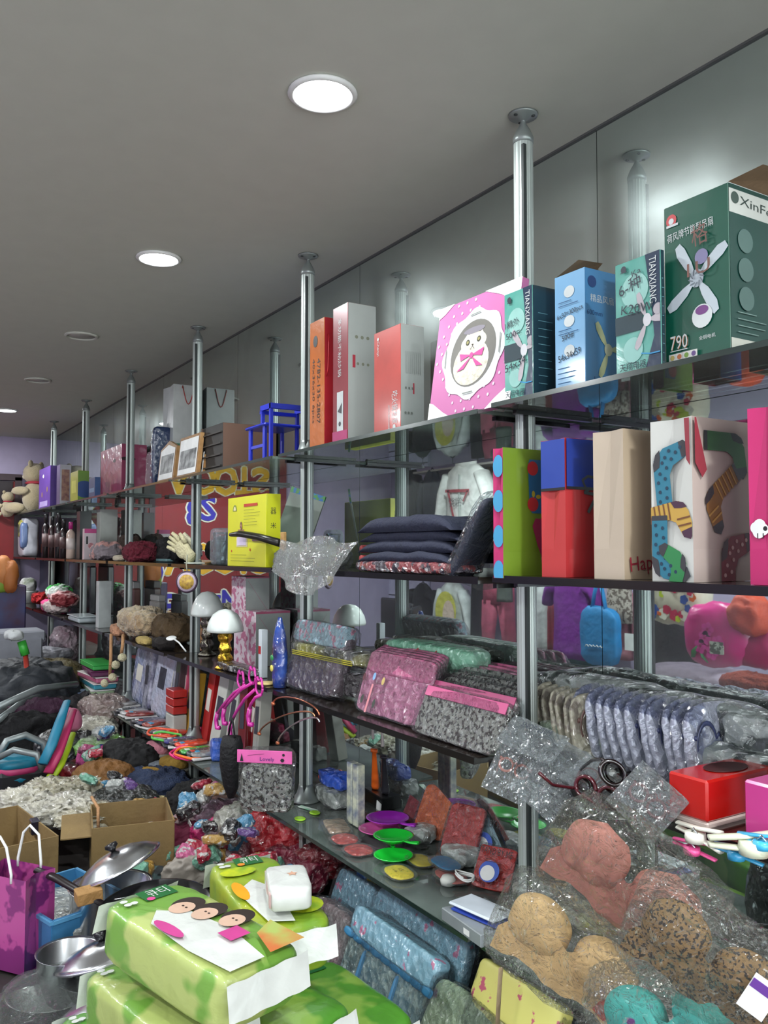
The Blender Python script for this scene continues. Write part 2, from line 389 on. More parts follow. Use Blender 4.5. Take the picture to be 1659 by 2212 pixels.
# ================================================================ uprights
mAl = M('#b4bdb8', .42, .45, var=.02); mFoot = M('#8b928f', .4, .5, var=.03); mGro = M('#2c3231', .5)
def post(x, label):
    t = thing('shelf_post', label, 'post', (x, 1.4, 0), 0, 'aluminium posts of the shelf wall')
    r = .0245; n = 40; pr = []
    for i in range(n):       # fluted tube
        a = 2*pi*i/n; q = r*(1 - (.035 if i % 2 else 0)); pr.append((q*cos(a), q*sin(a)))
    zt = CEIL-.075; m = MB(); m.add([(a, b, 0.02) for a, b in pr]+[(a, b, zt) for a, b in pr], [(i, (i+1) % n, n+(i+1) % n, n+i) for i in range(n)]+[tuple(range(n-1, -1, -1)), tuple(n+i for i in range(n))])
    m.build('shaft', mAl, t)
    MB().box((r*.80, -r*.62, 1.26), (.008, .010, 2.5), Matrix.Rotation(0, 4, 'Z')).build('slot', mGro, t)
    MB().lathe([(r+.001, zt-.002), (r+.002, zt+.012), (r*.75, zt+.032), (.009, zt+.048), (.006, zt+.055), (.007, zt+.058), (.01, zt+.064)], 24).build('cone_cap', mFoot, t)
    d = MB().lathe([(.008, CEIL-.018), (.016, CEIL-.010), (.036, CEIL-.006), (.038, CEIL-.001)], 28).build('ceiling_plate', mFoot, t)

    for a in (.6, 2.7, 4.8): MB().lathe([(0, -.001), (.005, -.001), (.005, .001), (0, .001)], 10, Matrix.Translation((.026*cos(a), .026*sin(a), CEIL-.0085))).build('screw', mGro, d)

    for z in (SH[1]+.001, SH[4]+.001):
        MB().lathe([(.052, z), (.052, z+.003), (.044, z+.012), (.033, z+.028), (r+.002, z+.05), (r+.001, z+.06)], 28).build('flange', mFoot, t)
    MB().lathe([(.045, .0), (.045, .004), (.03, .018), (r+.001, .04)], 28).build('floor_flange', mFoot, t)
    return t
pl = ['nearest shelf post, beside the green fan carton', 'shelf post between the orange carton and the blue stool', 'shelf post in front of the white gift bag', 'shelf post in front of the pink handbag', 'shelf post behind the yellow pouch on the top shelf', 'farthest shelf post, by the teddy bears']
for i in range(6): post(XP[i+1], pl[i])
post(XP[0], 'shelf post just beyond the right edge of the view')
# ================================================================ shelves
mG = GLASS(reflection_haze=.13); mGE = M('#20302b', .25, coat=.5); mDk = M('#2c2622', .12, var=.2, spec=.7); mDkE = M('#0b0b0c', .2)
names = {1: 'top glass shelf', 2: 'second shelf', 3: 'third shelf', 4: 'fourth shelf, of glass', 5: 'lowest shelf'}
bays = ['of the nearest bay, under the fan cartons side', 'of the bay between the two nearest visible posts', 'of the bay with the mushroom lamps', 'of the bay with the knitted hats', 'of the bay before the last', 'of the bay with the yellow carton', 'of the last bay by the end wall']
for k in range(1, 6):
    for b in range(7):
        x1 = XP[b]-.027; x0 = XP[b+1]+.027 if b < 6 else XE+.02
        dz = .006 if b == 0 else 0; zt = SH[k]+dz
        y0, y1 = FR[k], W_Y-.004; th = .010 if k in (1, 4) else .016
        t = thing('glass_shelf' if k in (1, 4) else 'shelf_board', names[k]+' '+bays[b], 'shelf', ((x0+x1)/2, (y0+y1)/2, zt-th))
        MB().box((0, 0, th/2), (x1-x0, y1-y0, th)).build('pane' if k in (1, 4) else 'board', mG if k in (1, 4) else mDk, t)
        MB().box((0, -(y1-y0)/2-.001, th/2), (x1-x0, .0022, th+.001)).build('front_edge', mGE if k in (1, 4) else mDkE, t)
        MB().box((-(x1-x0)/2-.0012, 0, th/2), (.0022, y1-y0, th+.001)).build('end_edge', mGE if k in (1, 4) else mDkE, t)
        for sx in (-1, 1):
            MB().box((sx*((x1-x0)/2-.012), .02, -.0065), (.014, y1-y0-.08, .011)).build('bracket', mDkE, t)
ALB = .74
# ================================================================ reusable goods
def carton(name, label, px, k, Yf, mf, ms, cat='box', z0=None, group=None, tilt=0, mt=None, dmax=None):
    z = (SH[k]+.0005 if z0 is None else z0) + (.006 if (z0 is None and px[1] > 1120) else 0)
    w, d, h, c = dims(*px, Yf, z)
    if dmax: d2 = min(d, dmax); c.y -= (d-d2)/2; d = d2
    t = thing(name, label, cat, c, tilt, group)
    MB().box((0, 0, h/2), (w, d, h), b=.0012).build('body', mf, t)
    f, s = front(t, w, d, h), side(t, w, d, h)
    s.shapes([rect(.001, .001, d-.001, h-.001)], ms, 'side_panel')
    return t, w, d, h, f, s
def lines(u0, v0, u1, n, dv, th=.0016, seed=1):
    r = random.Random(seed); return [rect(u0, v0-i*dv, u0+(u1-u0)*(.55+.45*r.random()), v0-i*dv+th) for i in range(n)]
def paper_bag(name, label, px, k, Yf, mf, ms, group='paper gift bags in a row', fold=.28, zdrop=0):
    """standing shopping bag: the narrow gusset looks at the aisle (front), the broad panel at the camera's right (side)"""
    z = SH[k]+.0005+(.006 if px[1] > 1120 else 0)
    w, d, h, c = dims(*px, Yf, z); t = thing(name, label, 'bag', c, 0, group)
    x, y = w/2, d/2; g = .012; b = h*.2     # b: height of the bottom fold
    m = MB()   # gusset: two halves meeting in a valley, bottom triangle folded flat
    m.add([(-x, -y, 0), (0, -y, 0), (x, -y, 0), (-x, -y, b), (0, -y+.001, b*1.02), (x, -y, b), (-x, -y, h), (-.002, -y+g, h), (x, -y, h)],
          [(0, 1, 4, 3), (1, 2, 5, 4), (3, 4, 7, 6), (4, 5, 8, 7)])
    m.add([(-x, y, 0), (0, y, 0), (x, y, 0), (-x, y, h), (0, y-g, h), (x, y, h)], [(1, 0, 3, 4), (2, 1, 4, 5)])
    m.add([(-x, -y, 0), (x, -y, 0), (x, y, 0), (-x, y, 0)], [(3, 2, 1, 0)])
    m.build('gusset', mf, t)
    for sx in (1, -1):
        q = MB(); q.grid(lambda u, v: Vector((sx*(x + .003*sin(pi*u)*sin(pi*v) - (.0015 if abs(v-.2) < .02 else 0)), -y+2*y*u, h*v)), 6, 10, smooth=False, flip=sx < 0)
        q.build('panel', ms, t)
    m = MB()
    for sx in (-1, 1): m.box((sx*(x-.002), 0, h-.012), (.0022, 2*y-.004, .024))
    m.build('top_fold', ms, t)
    return t, w, d, h, front(t, w, d, h), Face((w/2+.0036, -d/2, 0), (0, 1, 0), (0, 0, 1), t, wh=(d, h))
def handles(t, w, d, h, mat, drop=.35, side_out=True):
    for sx in (-1, 1):
        p = [(sx*(w/2+.004), -d*.2, h-.02), (sx*(w/2+.005), -d*.2, h-.005)] + [(sx*(w/2+.006), -d*.2+d*.4*i/8, h-.005+(.09*sin(pi*i/8) if not side_out else -.1*sin(pi*i/8))) for i in range(1, 8)] + [(sx*(w/2+.005), d*.2, h-.005), (sx*(w/2+.004), d*.2, h-.02)]
        MB().tube(p, .0028, 6).build('handle', mat, t)
def fan(f, u, v, r, mb, mh, n=3, a0=1.2, sw=.9):
    pol = []
    for i in range(n):
        a = a0+2*pi*i/n; q = []
        for s, wd in ((.14, .05), (.4, .14), (.8, .17), (1.0, .10)):
            q.append((s, wd))
        L = [(u+r*(s*cos(a)-wd*sin(a))*sw, v+r*(s*sin(a)+wd*cos(a))) for s, wd in q]; Rr = [(u+r*(s*cos(a)+wd*sin(a)*.6)*sw, v+r*(s*sin(a)-wd*cos(a)*.6)) for s, wd in q]
        pol.append(L+Rr[::-1])
    f.shapes(pol, mb, 'fan_blade_print'); f.shapes([circ(u, v, r*.2*sw, ry=r*.2)], mh, 'fan_hub_print')
def soft_pack(name, label, c, d, rot, mat, cat='package', e=.38, amp=.006, fr=14, seed=0, group=None, film=None, crimp=True):
    t = thing(name, label, cat, c, rot, group)
    MB().blob((0, 0, d[2]/2), d, e, amp, fr, seed, 40, 20).build('body', mat, t)
    if crimp:
        for sx in (-1, 1):
            MB().grid(lambda u, v: Vector((sx*(d[0]/2-.012+.03*v), (-.5+u)*d[1]*.86, d[2]*(.5+.06*sin(u*17+seed)*v))), 16, 3).build('crimped_end', film or mat, t)
    return t
def film_bag(t, c, d, e=.5, amp=.012, fr=16, seed=0, mat=None, name='clear_bag'):
    return MB().blob(c, d, e, amp, fr, seed, 44, 22).build(name, mat or FILM(), t)
def cloth_heap(name, label, c, d, mat, cat='clothes', rot=0, amp=.03, fr=9, seed=0, group=None, e=.7):
    t = MB().blob((0, 0, d[2]/2), d, e, amp*1.15, fr*.9, seed, 96, 52, flatb=False).build(name, mat, None, c, rot if isinstance(rot, tuple) else (0, 0, rot))
    return tag(t, label, cat, group)

# ================================================================ top shelf, near bay
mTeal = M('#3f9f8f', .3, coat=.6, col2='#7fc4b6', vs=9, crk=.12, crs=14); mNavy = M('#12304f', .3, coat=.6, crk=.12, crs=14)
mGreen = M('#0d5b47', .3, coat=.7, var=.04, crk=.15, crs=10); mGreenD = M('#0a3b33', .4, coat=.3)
mKraft = M('#8a6f52', .8, bump=.1); mInk = M('#152436', .6); mPaleW = M('#dfe6e4', .4); mPurp = M('#7a3f86', .4); mOr = M('#d9792c', .4)
mSilver = M('#c9d0cf', .35)
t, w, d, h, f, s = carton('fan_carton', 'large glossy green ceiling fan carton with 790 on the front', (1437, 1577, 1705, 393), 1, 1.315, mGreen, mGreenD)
f.fit([('荷风牌节能型吊扇', w*.42, h*.80, w*.72, h*.055, .05), ('全铜电机', w*.66, h*.135, w*.25, h*.025)], mPaleW)
f.shapes([circ(w*.13, h*.905, .012)], mRed, 'emblem'); f.shapes([rect(w*.05, h*.865, w*.24, h*.88), circ(w*.13, h*.90, .006)], mPaleW, 'emblem_base')
fan(f, w*.52, h*.50, w*.60, M('#cdd9df', .35), M('#b8c4cc', .35), 4, .55)
f.shapes([circ(w*.6, h*.62, w*.10)], M('#8b86b0', .4), 'motor_print'); f.shapes([band([(w*.52+w*.12*cos(i*.63), h*.50+w*.12*sin(i*.63)), (w*.52+w*.06*cos(i*.63+.5), h*.50+w*.06*sin(i*.63+.5))], .002)[0] for i in range(10)], M('#6d7880'), 'vent_print')
f.shapes([circ(w*.6, h*.265, w*.155)], mPaleW, 'inset_picture'); f.shapes([circ(w*.6, h*.30, w*.10, ry=w*.06)], mPurp, 'inset_motor')
f.fit([('790', w*.24, h*.135, w*.27, h*.085)], mOr, label='orange price-style number')
f.fit([('790', w*.235, h*.138, w*.27, h*.085)], mPaleW)
f.shapes(lines(w*.1, h*.09, w*.55, 2, .010), mPaleW, 'small_print')
for i, c in enumerate(('#c7b46a', '#d07a4a', '#7aa23c', '#6b4c8a')): f.shapes([rect(w*(.08+i*.115), h*.03, w*(.08+i*.115)+.016, h*.03+.014)], M('#e8e8e0'), 'icon_tile'); f.shapes([circ(w*(.08+i*.115)+.008, h*.03+.007, .005)], M(c), 'icon_dot')
f.fit([('格', w*.6, h*.74, w*.25, h*.13, .1), ('1U', w*.55, h*.55, w*.35, h*.08)], M('#7a4a3c'), name='handwriting')
s.shapes([rect(0, h*.83, d, h*.97)], M('#c9ccc4', .4), 'top_band'); s.shapes([rect(0, 0, d, h*.10)], M('#c9c9bd', .4), 'bottom_band')
s.fit([('XinFeng', d*.55, h*.90, d*.75, h*.07, -.05)], M('#26352f')); s.shapes([circ(d*.06+.006, h*.92, .011)], M('#3a4a42'), 'emblem')
for i in range(3): s.shapes([circ(d*.25, h*(.68-.17*i), .022)], M('#56706a', .4), 'fan_picture')
s.shapes(lines(d*.1, h*.25, d*.6, 4, .012), M('#7d958d'), 'small_print')
MB().add([(w/2, -d/2, h+.001), (w/2, d/2, h+.001), (w/2+.05, d/2, h+.028), (w/2+.05, -d/2+.03, h+.02)], [(0, 1, 2, 3)]).build('open_flap', mKraft, t)
def tianxiang(label, px, seed, scr):
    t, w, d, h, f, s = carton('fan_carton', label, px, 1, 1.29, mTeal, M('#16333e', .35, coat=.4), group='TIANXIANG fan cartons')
    f.shapes([[(w*.68, h), (w, h), (w, 0), (w*.66, 0), (w*.86, h*.28), (w*.80, h*.6)]], mNavy, 'blue_band')
    f.shapes([rect(0, h*.36, w*.62, h*.52)], M('#1c3a44', .4), 'dark_band')
    f.shapes([circ(w*.45, h*.72, w*.30), circ(w*.4, h*.2, w*.22)], M('#9fd6cb', .4), 'water_ring')
    f.fit([('TIANXIANG', w*.84, h*.76, h*.40, w*.15, -pi/2)], mPaleW)
    fan(f, w*.72, h*.43, h*.28, M('#c7bfc4', .35), M('#e3e3e6', .3), 3, 2.3 if seed else 2.0, .8)
    f.shapes([circ(w*.95, h*.5, .011)], M('#b9b2b8'), 'motor_print')
    f.text([('天翔电器', w*.4, h*.055, .017)], mInk); f.shapes([circ(w*.22, h*.93, .007), rect(w*.15, h*.90, w*.3, h*.907)], mInk, 'emblem')
    f.fit(scr(w, h), mInk, name='handwriting')
    f.shapes(band([(w*.6, h*.15), (w*.8, h*.13), (w, h*.13)], .0025), M('#3aa0d8'), 'light_arc')
    s.shapes(lines(d*.2, h*.75, d*.8, 10, .018), M('#5d8c96'), 'small_print')
    return t
tianxiang('TIANXIANG fan carton in teal against the large green 790 carton', (1330, 1428, 1436, 538), 0, lambda w, h: [('6-种', w*.36, h*.76, w*.5, h*.13, .2), ('Ka', w*.5, h*.87, w*.2, h*.05, .2), ('K20W', w*.5, h*.55, w*.7, h*.08, -.1)])
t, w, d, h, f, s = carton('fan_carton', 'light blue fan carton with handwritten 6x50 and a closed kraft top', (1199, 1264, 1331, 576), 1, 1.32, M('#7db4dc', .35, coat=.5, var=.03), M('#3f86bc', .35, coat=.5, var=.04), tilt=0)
for i in range(3): f.shapes([circ(w*.5, h*(.84-.25*i), .016, ry=.013)], mPaleW, 'fan_picture')
f.fit([('6x50=300pcs', w*.52, h*.66, w*.85, h*.055, .12), ('500#', w*.45, h*.46, w*.4, h*.05, .12), ('54x34x59', w*.5, h*.30, w*.75, h*.06, .14)], mInk, name='handwriting')
f.shapes(lines(w*.15, h*.76, w*.85, 2, .008) + lines(w*.15, h*.52, w*.85, 2, .008) + lines(w*.12, h*.2, w*.75, 6, .011), M('#27507c'), 'small_print')
s.fit([('精品风扇', d*.55, h*.75, d*.75, h*.065)], mPaleW); s.text([('600mm', d*.3, h*.63, .016), ('小神扇', d*.55, h*.05, .026)], M('#163e74'))
s.shapes([circ(d*.22, h*.89, .013)], M('#1b3f77'), 'emblem'); fan(s, d*.72, h*.34, h*.26, M('#cbd3a0', .4), M('#dfe3c0', .4), 3, 2.15)
MB().add([(-w/2, -d/2+.002, h), (-w/2, d/2, h), (w*.1, d/2, h+.035), (w*.1, -d/2+.02, h+.03)], [(0, 1, 2, 3)]).build('kraft_flap', mKraft, t)
tianxiang('TIANXIANG fan carton in teal between the cat picture and the light blue carton', (1090, 1151, 1207, 614), 1, lambda w, h: [('1精外', w*.3, h*.70, w*.5, h*.07, .1), ('500=', w*.35, h*.60, w*.5, h*.055, .1), ('54x34', w*.42, h*.32, w*.75, h*.07, .18)])

# the pink dotted cat picture, leaning back
pz = SH[1]+.0005; Yf = 1.283
xa, xb = X_at(921, Yf, pz+.2), X_at(1097, Yf, pz+.2); hh = Z_at(594, xb, Yf+.05)-pz; pw = xb-xa
t = thing('cat_picture', 'pink polka-dot picture box with an oval portrait of a white cat', 'picture', ((xa+xb)/2, Yf+.004, pz), (radians(-8), 0, 0))
dd = .022
MB().box((0, dd/2, hh/2), (pw, dd, hh), b=.002).build('panel', M('#d074ac', .4, coat=.1, var=.02), t)
f = Face((-pw/2, 0, 0), (1, 0, 0), (0, 0, 1), t)
sp = []; rr = random.Random(3)
for i in range(9):
    for j in range(13):
        u = pw*(i+.5*(j % 2)+.4)/9.3; v = hh*(j+.5)/13
        if .004 < u < pw-.004 and not (u+v < pw*.40 or (pw-u)+(hh-v) < pw*.52 or u+(hh-v) < pw*.28 or (pw-u)+v < pw*.36): sp.append(circ(u, v, .0042, 10))
f.shapes(sp, M('#f3dff0', .3), 'polka_dots')
f.shapes([[(0, 0), (pw*.3, 0), (pw*.2, hh*.05), (pw*.06, hh*.14), (0, hh*.16)], [(0, hh), (0, hh*.90), (pw*.08, hh*.93), (pw*.2, hh)], [(pw, 0), (pw, hh*.17), (pw*.82, hh*.07), (pw*.72, 0)], [(pw, hh), (pw*.58, hh), (pw*.78, hh*.92), (pw, hh*.78)]], mW, 'white_corner')
cu, cv = pw*.5, hh*.50
out = [(cu+(pw*.37+.006*cos(8*a))*cos(a), cv+(hh*.37+.006*cos(8*a))*sin(a)) for a in [2*pi*i/64 for i in range(64)]]
f.shapes([out], M('#f0f2f0', .3), 'oval_frame'); f.shapes([circ(cu+.002, cv, pw*.275, 32, hh*.28)], M('#77746c', .5), 'portrait_ground')
f.shapes([circ(cu-.002, cv-hh*.08, pw*.215, 28, hh*.185), circ(cu+.002, cv+hh*.09, pw*.155, 24, hh*.085), [(cu-pw*.14, cv+hh*.12), (cu-pw*.08, cv+hh*.175), (cu-pw*.03, cv+hh*.15)], [(cu+pw*.04, cv+hh*.15), (cu+pw*.10, cv+hh*.175), (cu+pw*.14, cv+hh*.12)]], M('#d9d3bd', .8, col2='#f0ecdc', vs=60), 'cat_fur')
f.shapes([circ(cu, cv+hh*.195, pw*.13, 16, hh*.028)], M('#8f8992'), 'hair_tuft')
f.shapes([circ(cu-pw*.065, cv+hh*.10, .008, 12), circ(cu+pw*.07, cv+hh*.105, .008, 12)], M('#3b3a2a'), 'cat_eye'); f.shapes([circ(cu-pw*.065, cv+hh*.10, .0045, 12), circ(cu+pw*.07, cv+hh*.105, .0045, 12)], M('#a7a064'), 'iris')
f.shapes([[(cu-.005, cv+hh*.075), (cu+.005, cv+hh*.075), (cu, cv+hh*.062)]]+band([(cu, cv+hh*.06), (cu-.008, cv+hh*.035)], .0015)+band([(cu, cv+hh*.06), (cu+.008, cv+hh*.035)], .0015), M('#4a3a38'), 'cat_nose')
f.shapes([[(cu, cv-.005), (cu-pw*.15, cv+hh*.02), (cu-pw*.13, cv-hh*.045)], [(cu, cv-.005), (cu+pw*.15, cv+hh*.02), (cu+pw*.13, cv-hh*.045)], [(cu, cv-.008), (cu-pw*.17, cv-hh*.13), (cu-pw*.08, cv-hh*.12)], [(cu, cv-.008), (cu+pw*.15, cv-hh*.13), (cu+pw*.07, cv-hh*.12)], circ(cu, cv-.006, .008, 12)], M('#d8489c', .4), 'bow')
f.shapes(band([(cu-pw*.33, cv-.02), (cu-pw*.335, cv+.03)], .003)+band([(cu+pw*.33, cv-.02), (cu+pw*.325, cv+.03)], .003)+band([(cu-.02, cv+hh*.33), (cu+.02, cv+hh*.335)], .003)+band([(cu-.02, cv-hh*.33), (cu+.02, cv-hh*.33)], .003), M('#8a9088'), 'frame_ornament')

# ---- middle bay of the top shelf
mGrey = M('#a3a9a4', .45, coat=.2, var=.03); mCor = M('#c8493f', .35, coat=.4); mWine = M('#9a2b38', .35, coat=.4)
t, w, d, h, f, s = carton('appliance_carton', 'short carton with coral red front and grey side, beside the cat picture', (808, 865, 916, 698), 1, 1.33, mCor, mGrey)
f.fit([('吃火锅专家', w*.78, h*.24, h*.30, w*.22, -pi/2), ('Chenyi', w*.17, h*.84, h*.14, w*.1, -pi/2), ('KITCHENWARE', w*.58, h*.16, h*.22, w*.06, -pi/2)], mPaleW); f.shapes([circ(w*.78, h*.06, .008), circ(w*.17, h*.93, .005)], mPaleW, 'emblem')
s.shapes([rect(d*.52, h*.36, d*.58, h*.46)], M('#a8283a'), 'red_tab'); s.shapes([rect(d*(.18+.14*i), h*.40, d*(.18+.14*i)+.006, h*.42) for i in range(3)]+[circ(d*(.2+.13*i), h*.18, .004, 10) for i in range(3)], M('#6d726c'), 'icon_row')
s.shapes([[(d*.2+i*.007, h*.55), (d*.2+i*.007+.003, h*.55), (d*.2+i*.007+.003, h*.75), (d*.2+i*.007, h*.75)] for i in range(8)], M('#959b96'), 'small_print')
t, w, d, h, f, s = carton('appliance_carton', 'tall carton with wine red front and grey side, behind the orange one', (719, 751, 812, 652), 1, 1.33, mWine, mGrey)
f.fit([('多功能不粘炒锅', w*.45, h*.70, h*.42, w*.22, -pi/2)], mPaleW); f.shapes([rect(w*.3, h*.10, w*.72, h*.38)], mPaleW, 'photo'); f.shapes([circ(w*.5, h*.15, .008), [(w*.35, h*.24), (w*.65, h*.30), (w*.62, h*.22)]], M('#53565a'), 'pan_picture')
f.shapes([rect(0, 0, w, h*.1)], M('#c2487c'), 'pink_foot')
s.shapes([circ(d*(.3+.2*i), h*.76, .006, 12) for i in range(3)]+[circ(d*(.35+.18*i), h*.57, .005, 12) for i in range(3)], M('#7c7f6c'), 'icon_row'); s.shapes([rect(d*.16, h*.54, d*.26, h*.63)], M('#a8283a'), 'red_tab')
t, w, d, h, f, s = carton('appliance_carton', 'orange carton with a black handhold and handwriting, next to a post', (669, 700, 722, 684), 1, 1.33, M('#d8742a', .3, coat=.6, crk=.1), M('#a5222c', .35))
f.shapes([circ(w*.4, h*.84, w*.15, 16, h*.045)], mK, 'handhold'); f.fit([('4782-135-2807', w*.62, h*.45, h*.5, w*.22, -pi/2), ('40x36x30 6pcs', w*.27, h*.46, h*.5, w*.18, -pi/2)], M('#3a2c22'), name='handwriting')
MB().tube([(w/2+.003, -d*.3, h*.55), (w/2+.012, -d*.3, h*.6), (w/2+.014, -d*.28, h*.72), (w/2+.012, -d*.2, h*.85), (w/2+.003, -d*.18, h*.87)], .0015, 6).build('cord_handle', mRed, t)
# blue folding stool
xs0 = X_at(660, 1.36, 1.95); zt0 = SH[1]
mBl = M('#1c2ec4', .3, coat=.3)
t = thing('plastic_stool', 'bright blue plastic stool lying half behind the orange carton', 'stool', (X_at(598, 1.42, 1.95), 1.42, zt0+.0005))
MB().box((-.03, 0, .150), (.20, .17, .012), b=.005).build('seat', mBl, t)
for sx in (-.10, .04):
    for sy in (-.07, .07): MB().box((sx, sy, .075), (.016, .016, .149), b=.004).build('leg', mBl, t)
m = MB(); m.box((.07, -.075, .215), (.10, .014, .02)); m.box((.07, .075, .215), (.10, .014, .02)); m.box((.115, 0, .215), (.016, .164, .02)); m.box((.025, 0, .20), (.016, .164, .014)); m.build('upper_frame', mBl, t)
for sy in (-.075, .075):
    MB().box((.03, sy, .18), (.014, .012, .06)).build('frame_post', mBl, t); MB().box((.11, sy, .105), (.014, .012, .21)).build('frame_post', mBl, t)
MB().box((-.03, -.07, .07), (.14, .01, .012)).build('stretcher', mBl, t)
# cabinet carton
t, w, d, h, f, s = carton('cabinet_box', 'dark slotted organiser box with a plain brown side', (437, 481, 600, 912), 1, 1.34, M('#22211e', .5), M('#6e5040', .6, var=.04))
for i in range(4): MB().box((0, -d/2-.004, h*(.13+.23*i)), (w-.02, .008, .006)).build('ledge', M('#35322c', .5), t)
MB().box((-w/2+.006, -d/2-.004, h/2), (.012, .008, h)).build('stile', M('#4a3b30', .5), t)
# small frames
mWood = M('#b58a55', .5, col2='#9c7243', vs=30, bump=.1)
def picture_frame(label, pl, pr, ptop, Yf, house, rz=0):
    z = SH[1]+.0005; a, b = X_at(pl, Yf, z+.1), X_at(pr, Yf, z+.1); w = b-a; h = Z_at(ptop, b, Yf)-z
    t = thing('picture_frame', label, 'picture frame', ((a+b)/2, Yf, z), (radians(-6), 0, rz), 'small wooden picture frames')
    ou = [(-w/2, 0), (w/2, 0), (w/2, h*(.82 if house else 1)), (0, h), (-w/2, h*(.82 if house else 1))]
    MB().prism(ou, .018).build('frame', mWood, t); k = .014
    f = Face((-w/2, -.0005, 0), (1, 0, 0), (0, 0, 1), t)
    f.shapes([[(k, k), (w-k, k), (w-k, h*.78), (w/2, h*(.90 if house else .78+.14)), (k, h*.78)] if house else rect(k, k, w-k, h-k)], mW, 'mount')
    f.shapes([rect(k*2, h*.2, w-k*2, h*.66)], M('#3c3f41', .5, col2='#b9bdbb', vs=22), 'photo')
    return t
picture_frame('house-shaped light wood picture frame with a black-and-white photo', 340, 374, 945, 1.305, True)
picture_frame('square-topped light wood picture frame standing by a post', 381, 424, 932, 1.30, False)
picture_frame('light wood picture frame half hidden behind the post and the dark organiser', 428, 440, 955, 1.33, True)
# white gift bag with red cords
t, w, d, h, f, s = paper_bag('gift_bag', 'white gift bag with red cord handles and a green lower half', (351, 373, 440, 829), 1, 1.432, M('#c6cccb', .4), M('#d2d6d2', .4), group=None)
handles(t, w, d, h, M('#c2453c', .5)); s.shapes([rect(0, 0, d, h*.42)], M('#1f7a5c', .4), 'green_half'); f.shapes([circ(w*.5, h*.6, .02)], M('#8c949c'), 'grey_emblem')
t = thing('dotted_bag', 'dark blue slim bag with white dots beside the white gift bag', 'bag', (X_at(343, 1.38, 2), 1.40, SH[1]+.0005))
MB().blob((0, 0, .165), (.045, .12, .33), .35, .003, 20, 2).build('body', M('#16305c', .3, coat=.6, crk=.3), t)
m = MB()
for i in range(9): m.blob((-.008+.014*(i % 2), -.061+.002*(i % 2), .05+.032*i), (.012, .004, .012), 1, nu=10, nv=6)
m.build('white_dots', M('#e8f4ff', .3), t)
# pink handbag carton, plastic sleeve
t, w, d, h, f, s = carton('pink_bag', 'flat pink carrier with a cut-out handle and black label', (217, 262, 335, 958), 1, 1.432, M('#bd4a72', .4, coat=.4, crk=.3, crs=16), M('#c24e78', .4, coat=.4, crk=.3, crs=16), cat='bag')
f.shapes([circ(w*.68, h*.72, .035, 16, .012)], M('#3b2028'), 'handle_hole'); s.shapes([circ(d*.25, h*.72, .05, 16, .012)], M('#3b2028'), 'handle_hole')
f.shapes([circ(w*.2, h*.85, .012), circ(w*.2, h*.12, .014)], M('#c7a23c'), 'gold_seal'); s.shapes([rect(d*.06, h*.08, d*.6, h*.17)], mK, 'black_label')
t = thing('clear_sleeve', 'translucent pinkish plastic sleeve beside the pink carrier', 'package', (X_at(318, 1.34, 2), 1.40, SH[1]+.0005))
MB().blob((0, 0, .10), (.10, .12, .20), .4, .012, 14, 4).build('sleeve', FILM('#e3c6d2', .45, .8), t); MB().blob((0, .005, .08), (.07, .08, .15), .5, .01, 14, 5).build('contents', M('#b98ba0', .5), t)
# far goods of the top shelf
def simple(name, label, px, k, Yf, cf, cs, cat='box', dmax=.09, **kw):
    r = carton(name, label, px, k, Yf, M(cf, .45, coat=.25), M(cs, .45, coat=.25), cat, dmax=dmax, **kw); return r
t, w, d, h, f, s = simple('tissue_carton', 'yellow and green carton on the far top shelf', (152, 168, 192, 1016), 1, 1.31, '#c3c322', '#6fa32a')
s.shapes([circ(d*.6, h*.4, .07, 16, .06)], M('#31579a'), 'blue_spot'); f.shapes([rect(w*.2, h*.3, w*.8, h*.7)], M('#dcd94a'), 'label_panel')
t, w, d, h, f, s = simple('blue_pouch', 'small rounded blue pouch between the yellow carton and the pink carrier', (192, 205, 217, 1030), 1, 1.32, '#30548c', '#3a629c', 'pouch')
f.shapes([rect(w*.1, h*.3, w*.9, h*.5)], M('#7fa0c8'), 'label_panel')
t, w, d, h, f, s = simple('doll_box', 'white-framed window box on the far top shelf', (122, 129, 153, 1003), 1, 1.31, '#5a4a74', '#d4d2dc')
s.shapes([rect(d*.15, h*.12, d*.85, h*.88)], M('#9a6f72', .2, col2='#c9a089', vs=30), 'window'); 
t, w, d, h, f, s = simple('toy_box', 'purple toy box beside the cream teddy bears', (84, 108, 122, 1005), 1, 1.30, '#6a3ea8', '#55338c')
f.shapes([circ(w*.4, h*.8, .03, 14, .015)], mW, 'title_cloud'); f.shapes([circ(w*.3, h*.35, .022), circ(w*.75, h*.45, .022)], M('#a58258'), 'bear_picture'); f.shapes([rect(w*.1, h*.05, w*.8, h*.18)], M('#b7a2dd'), 'lower_band')
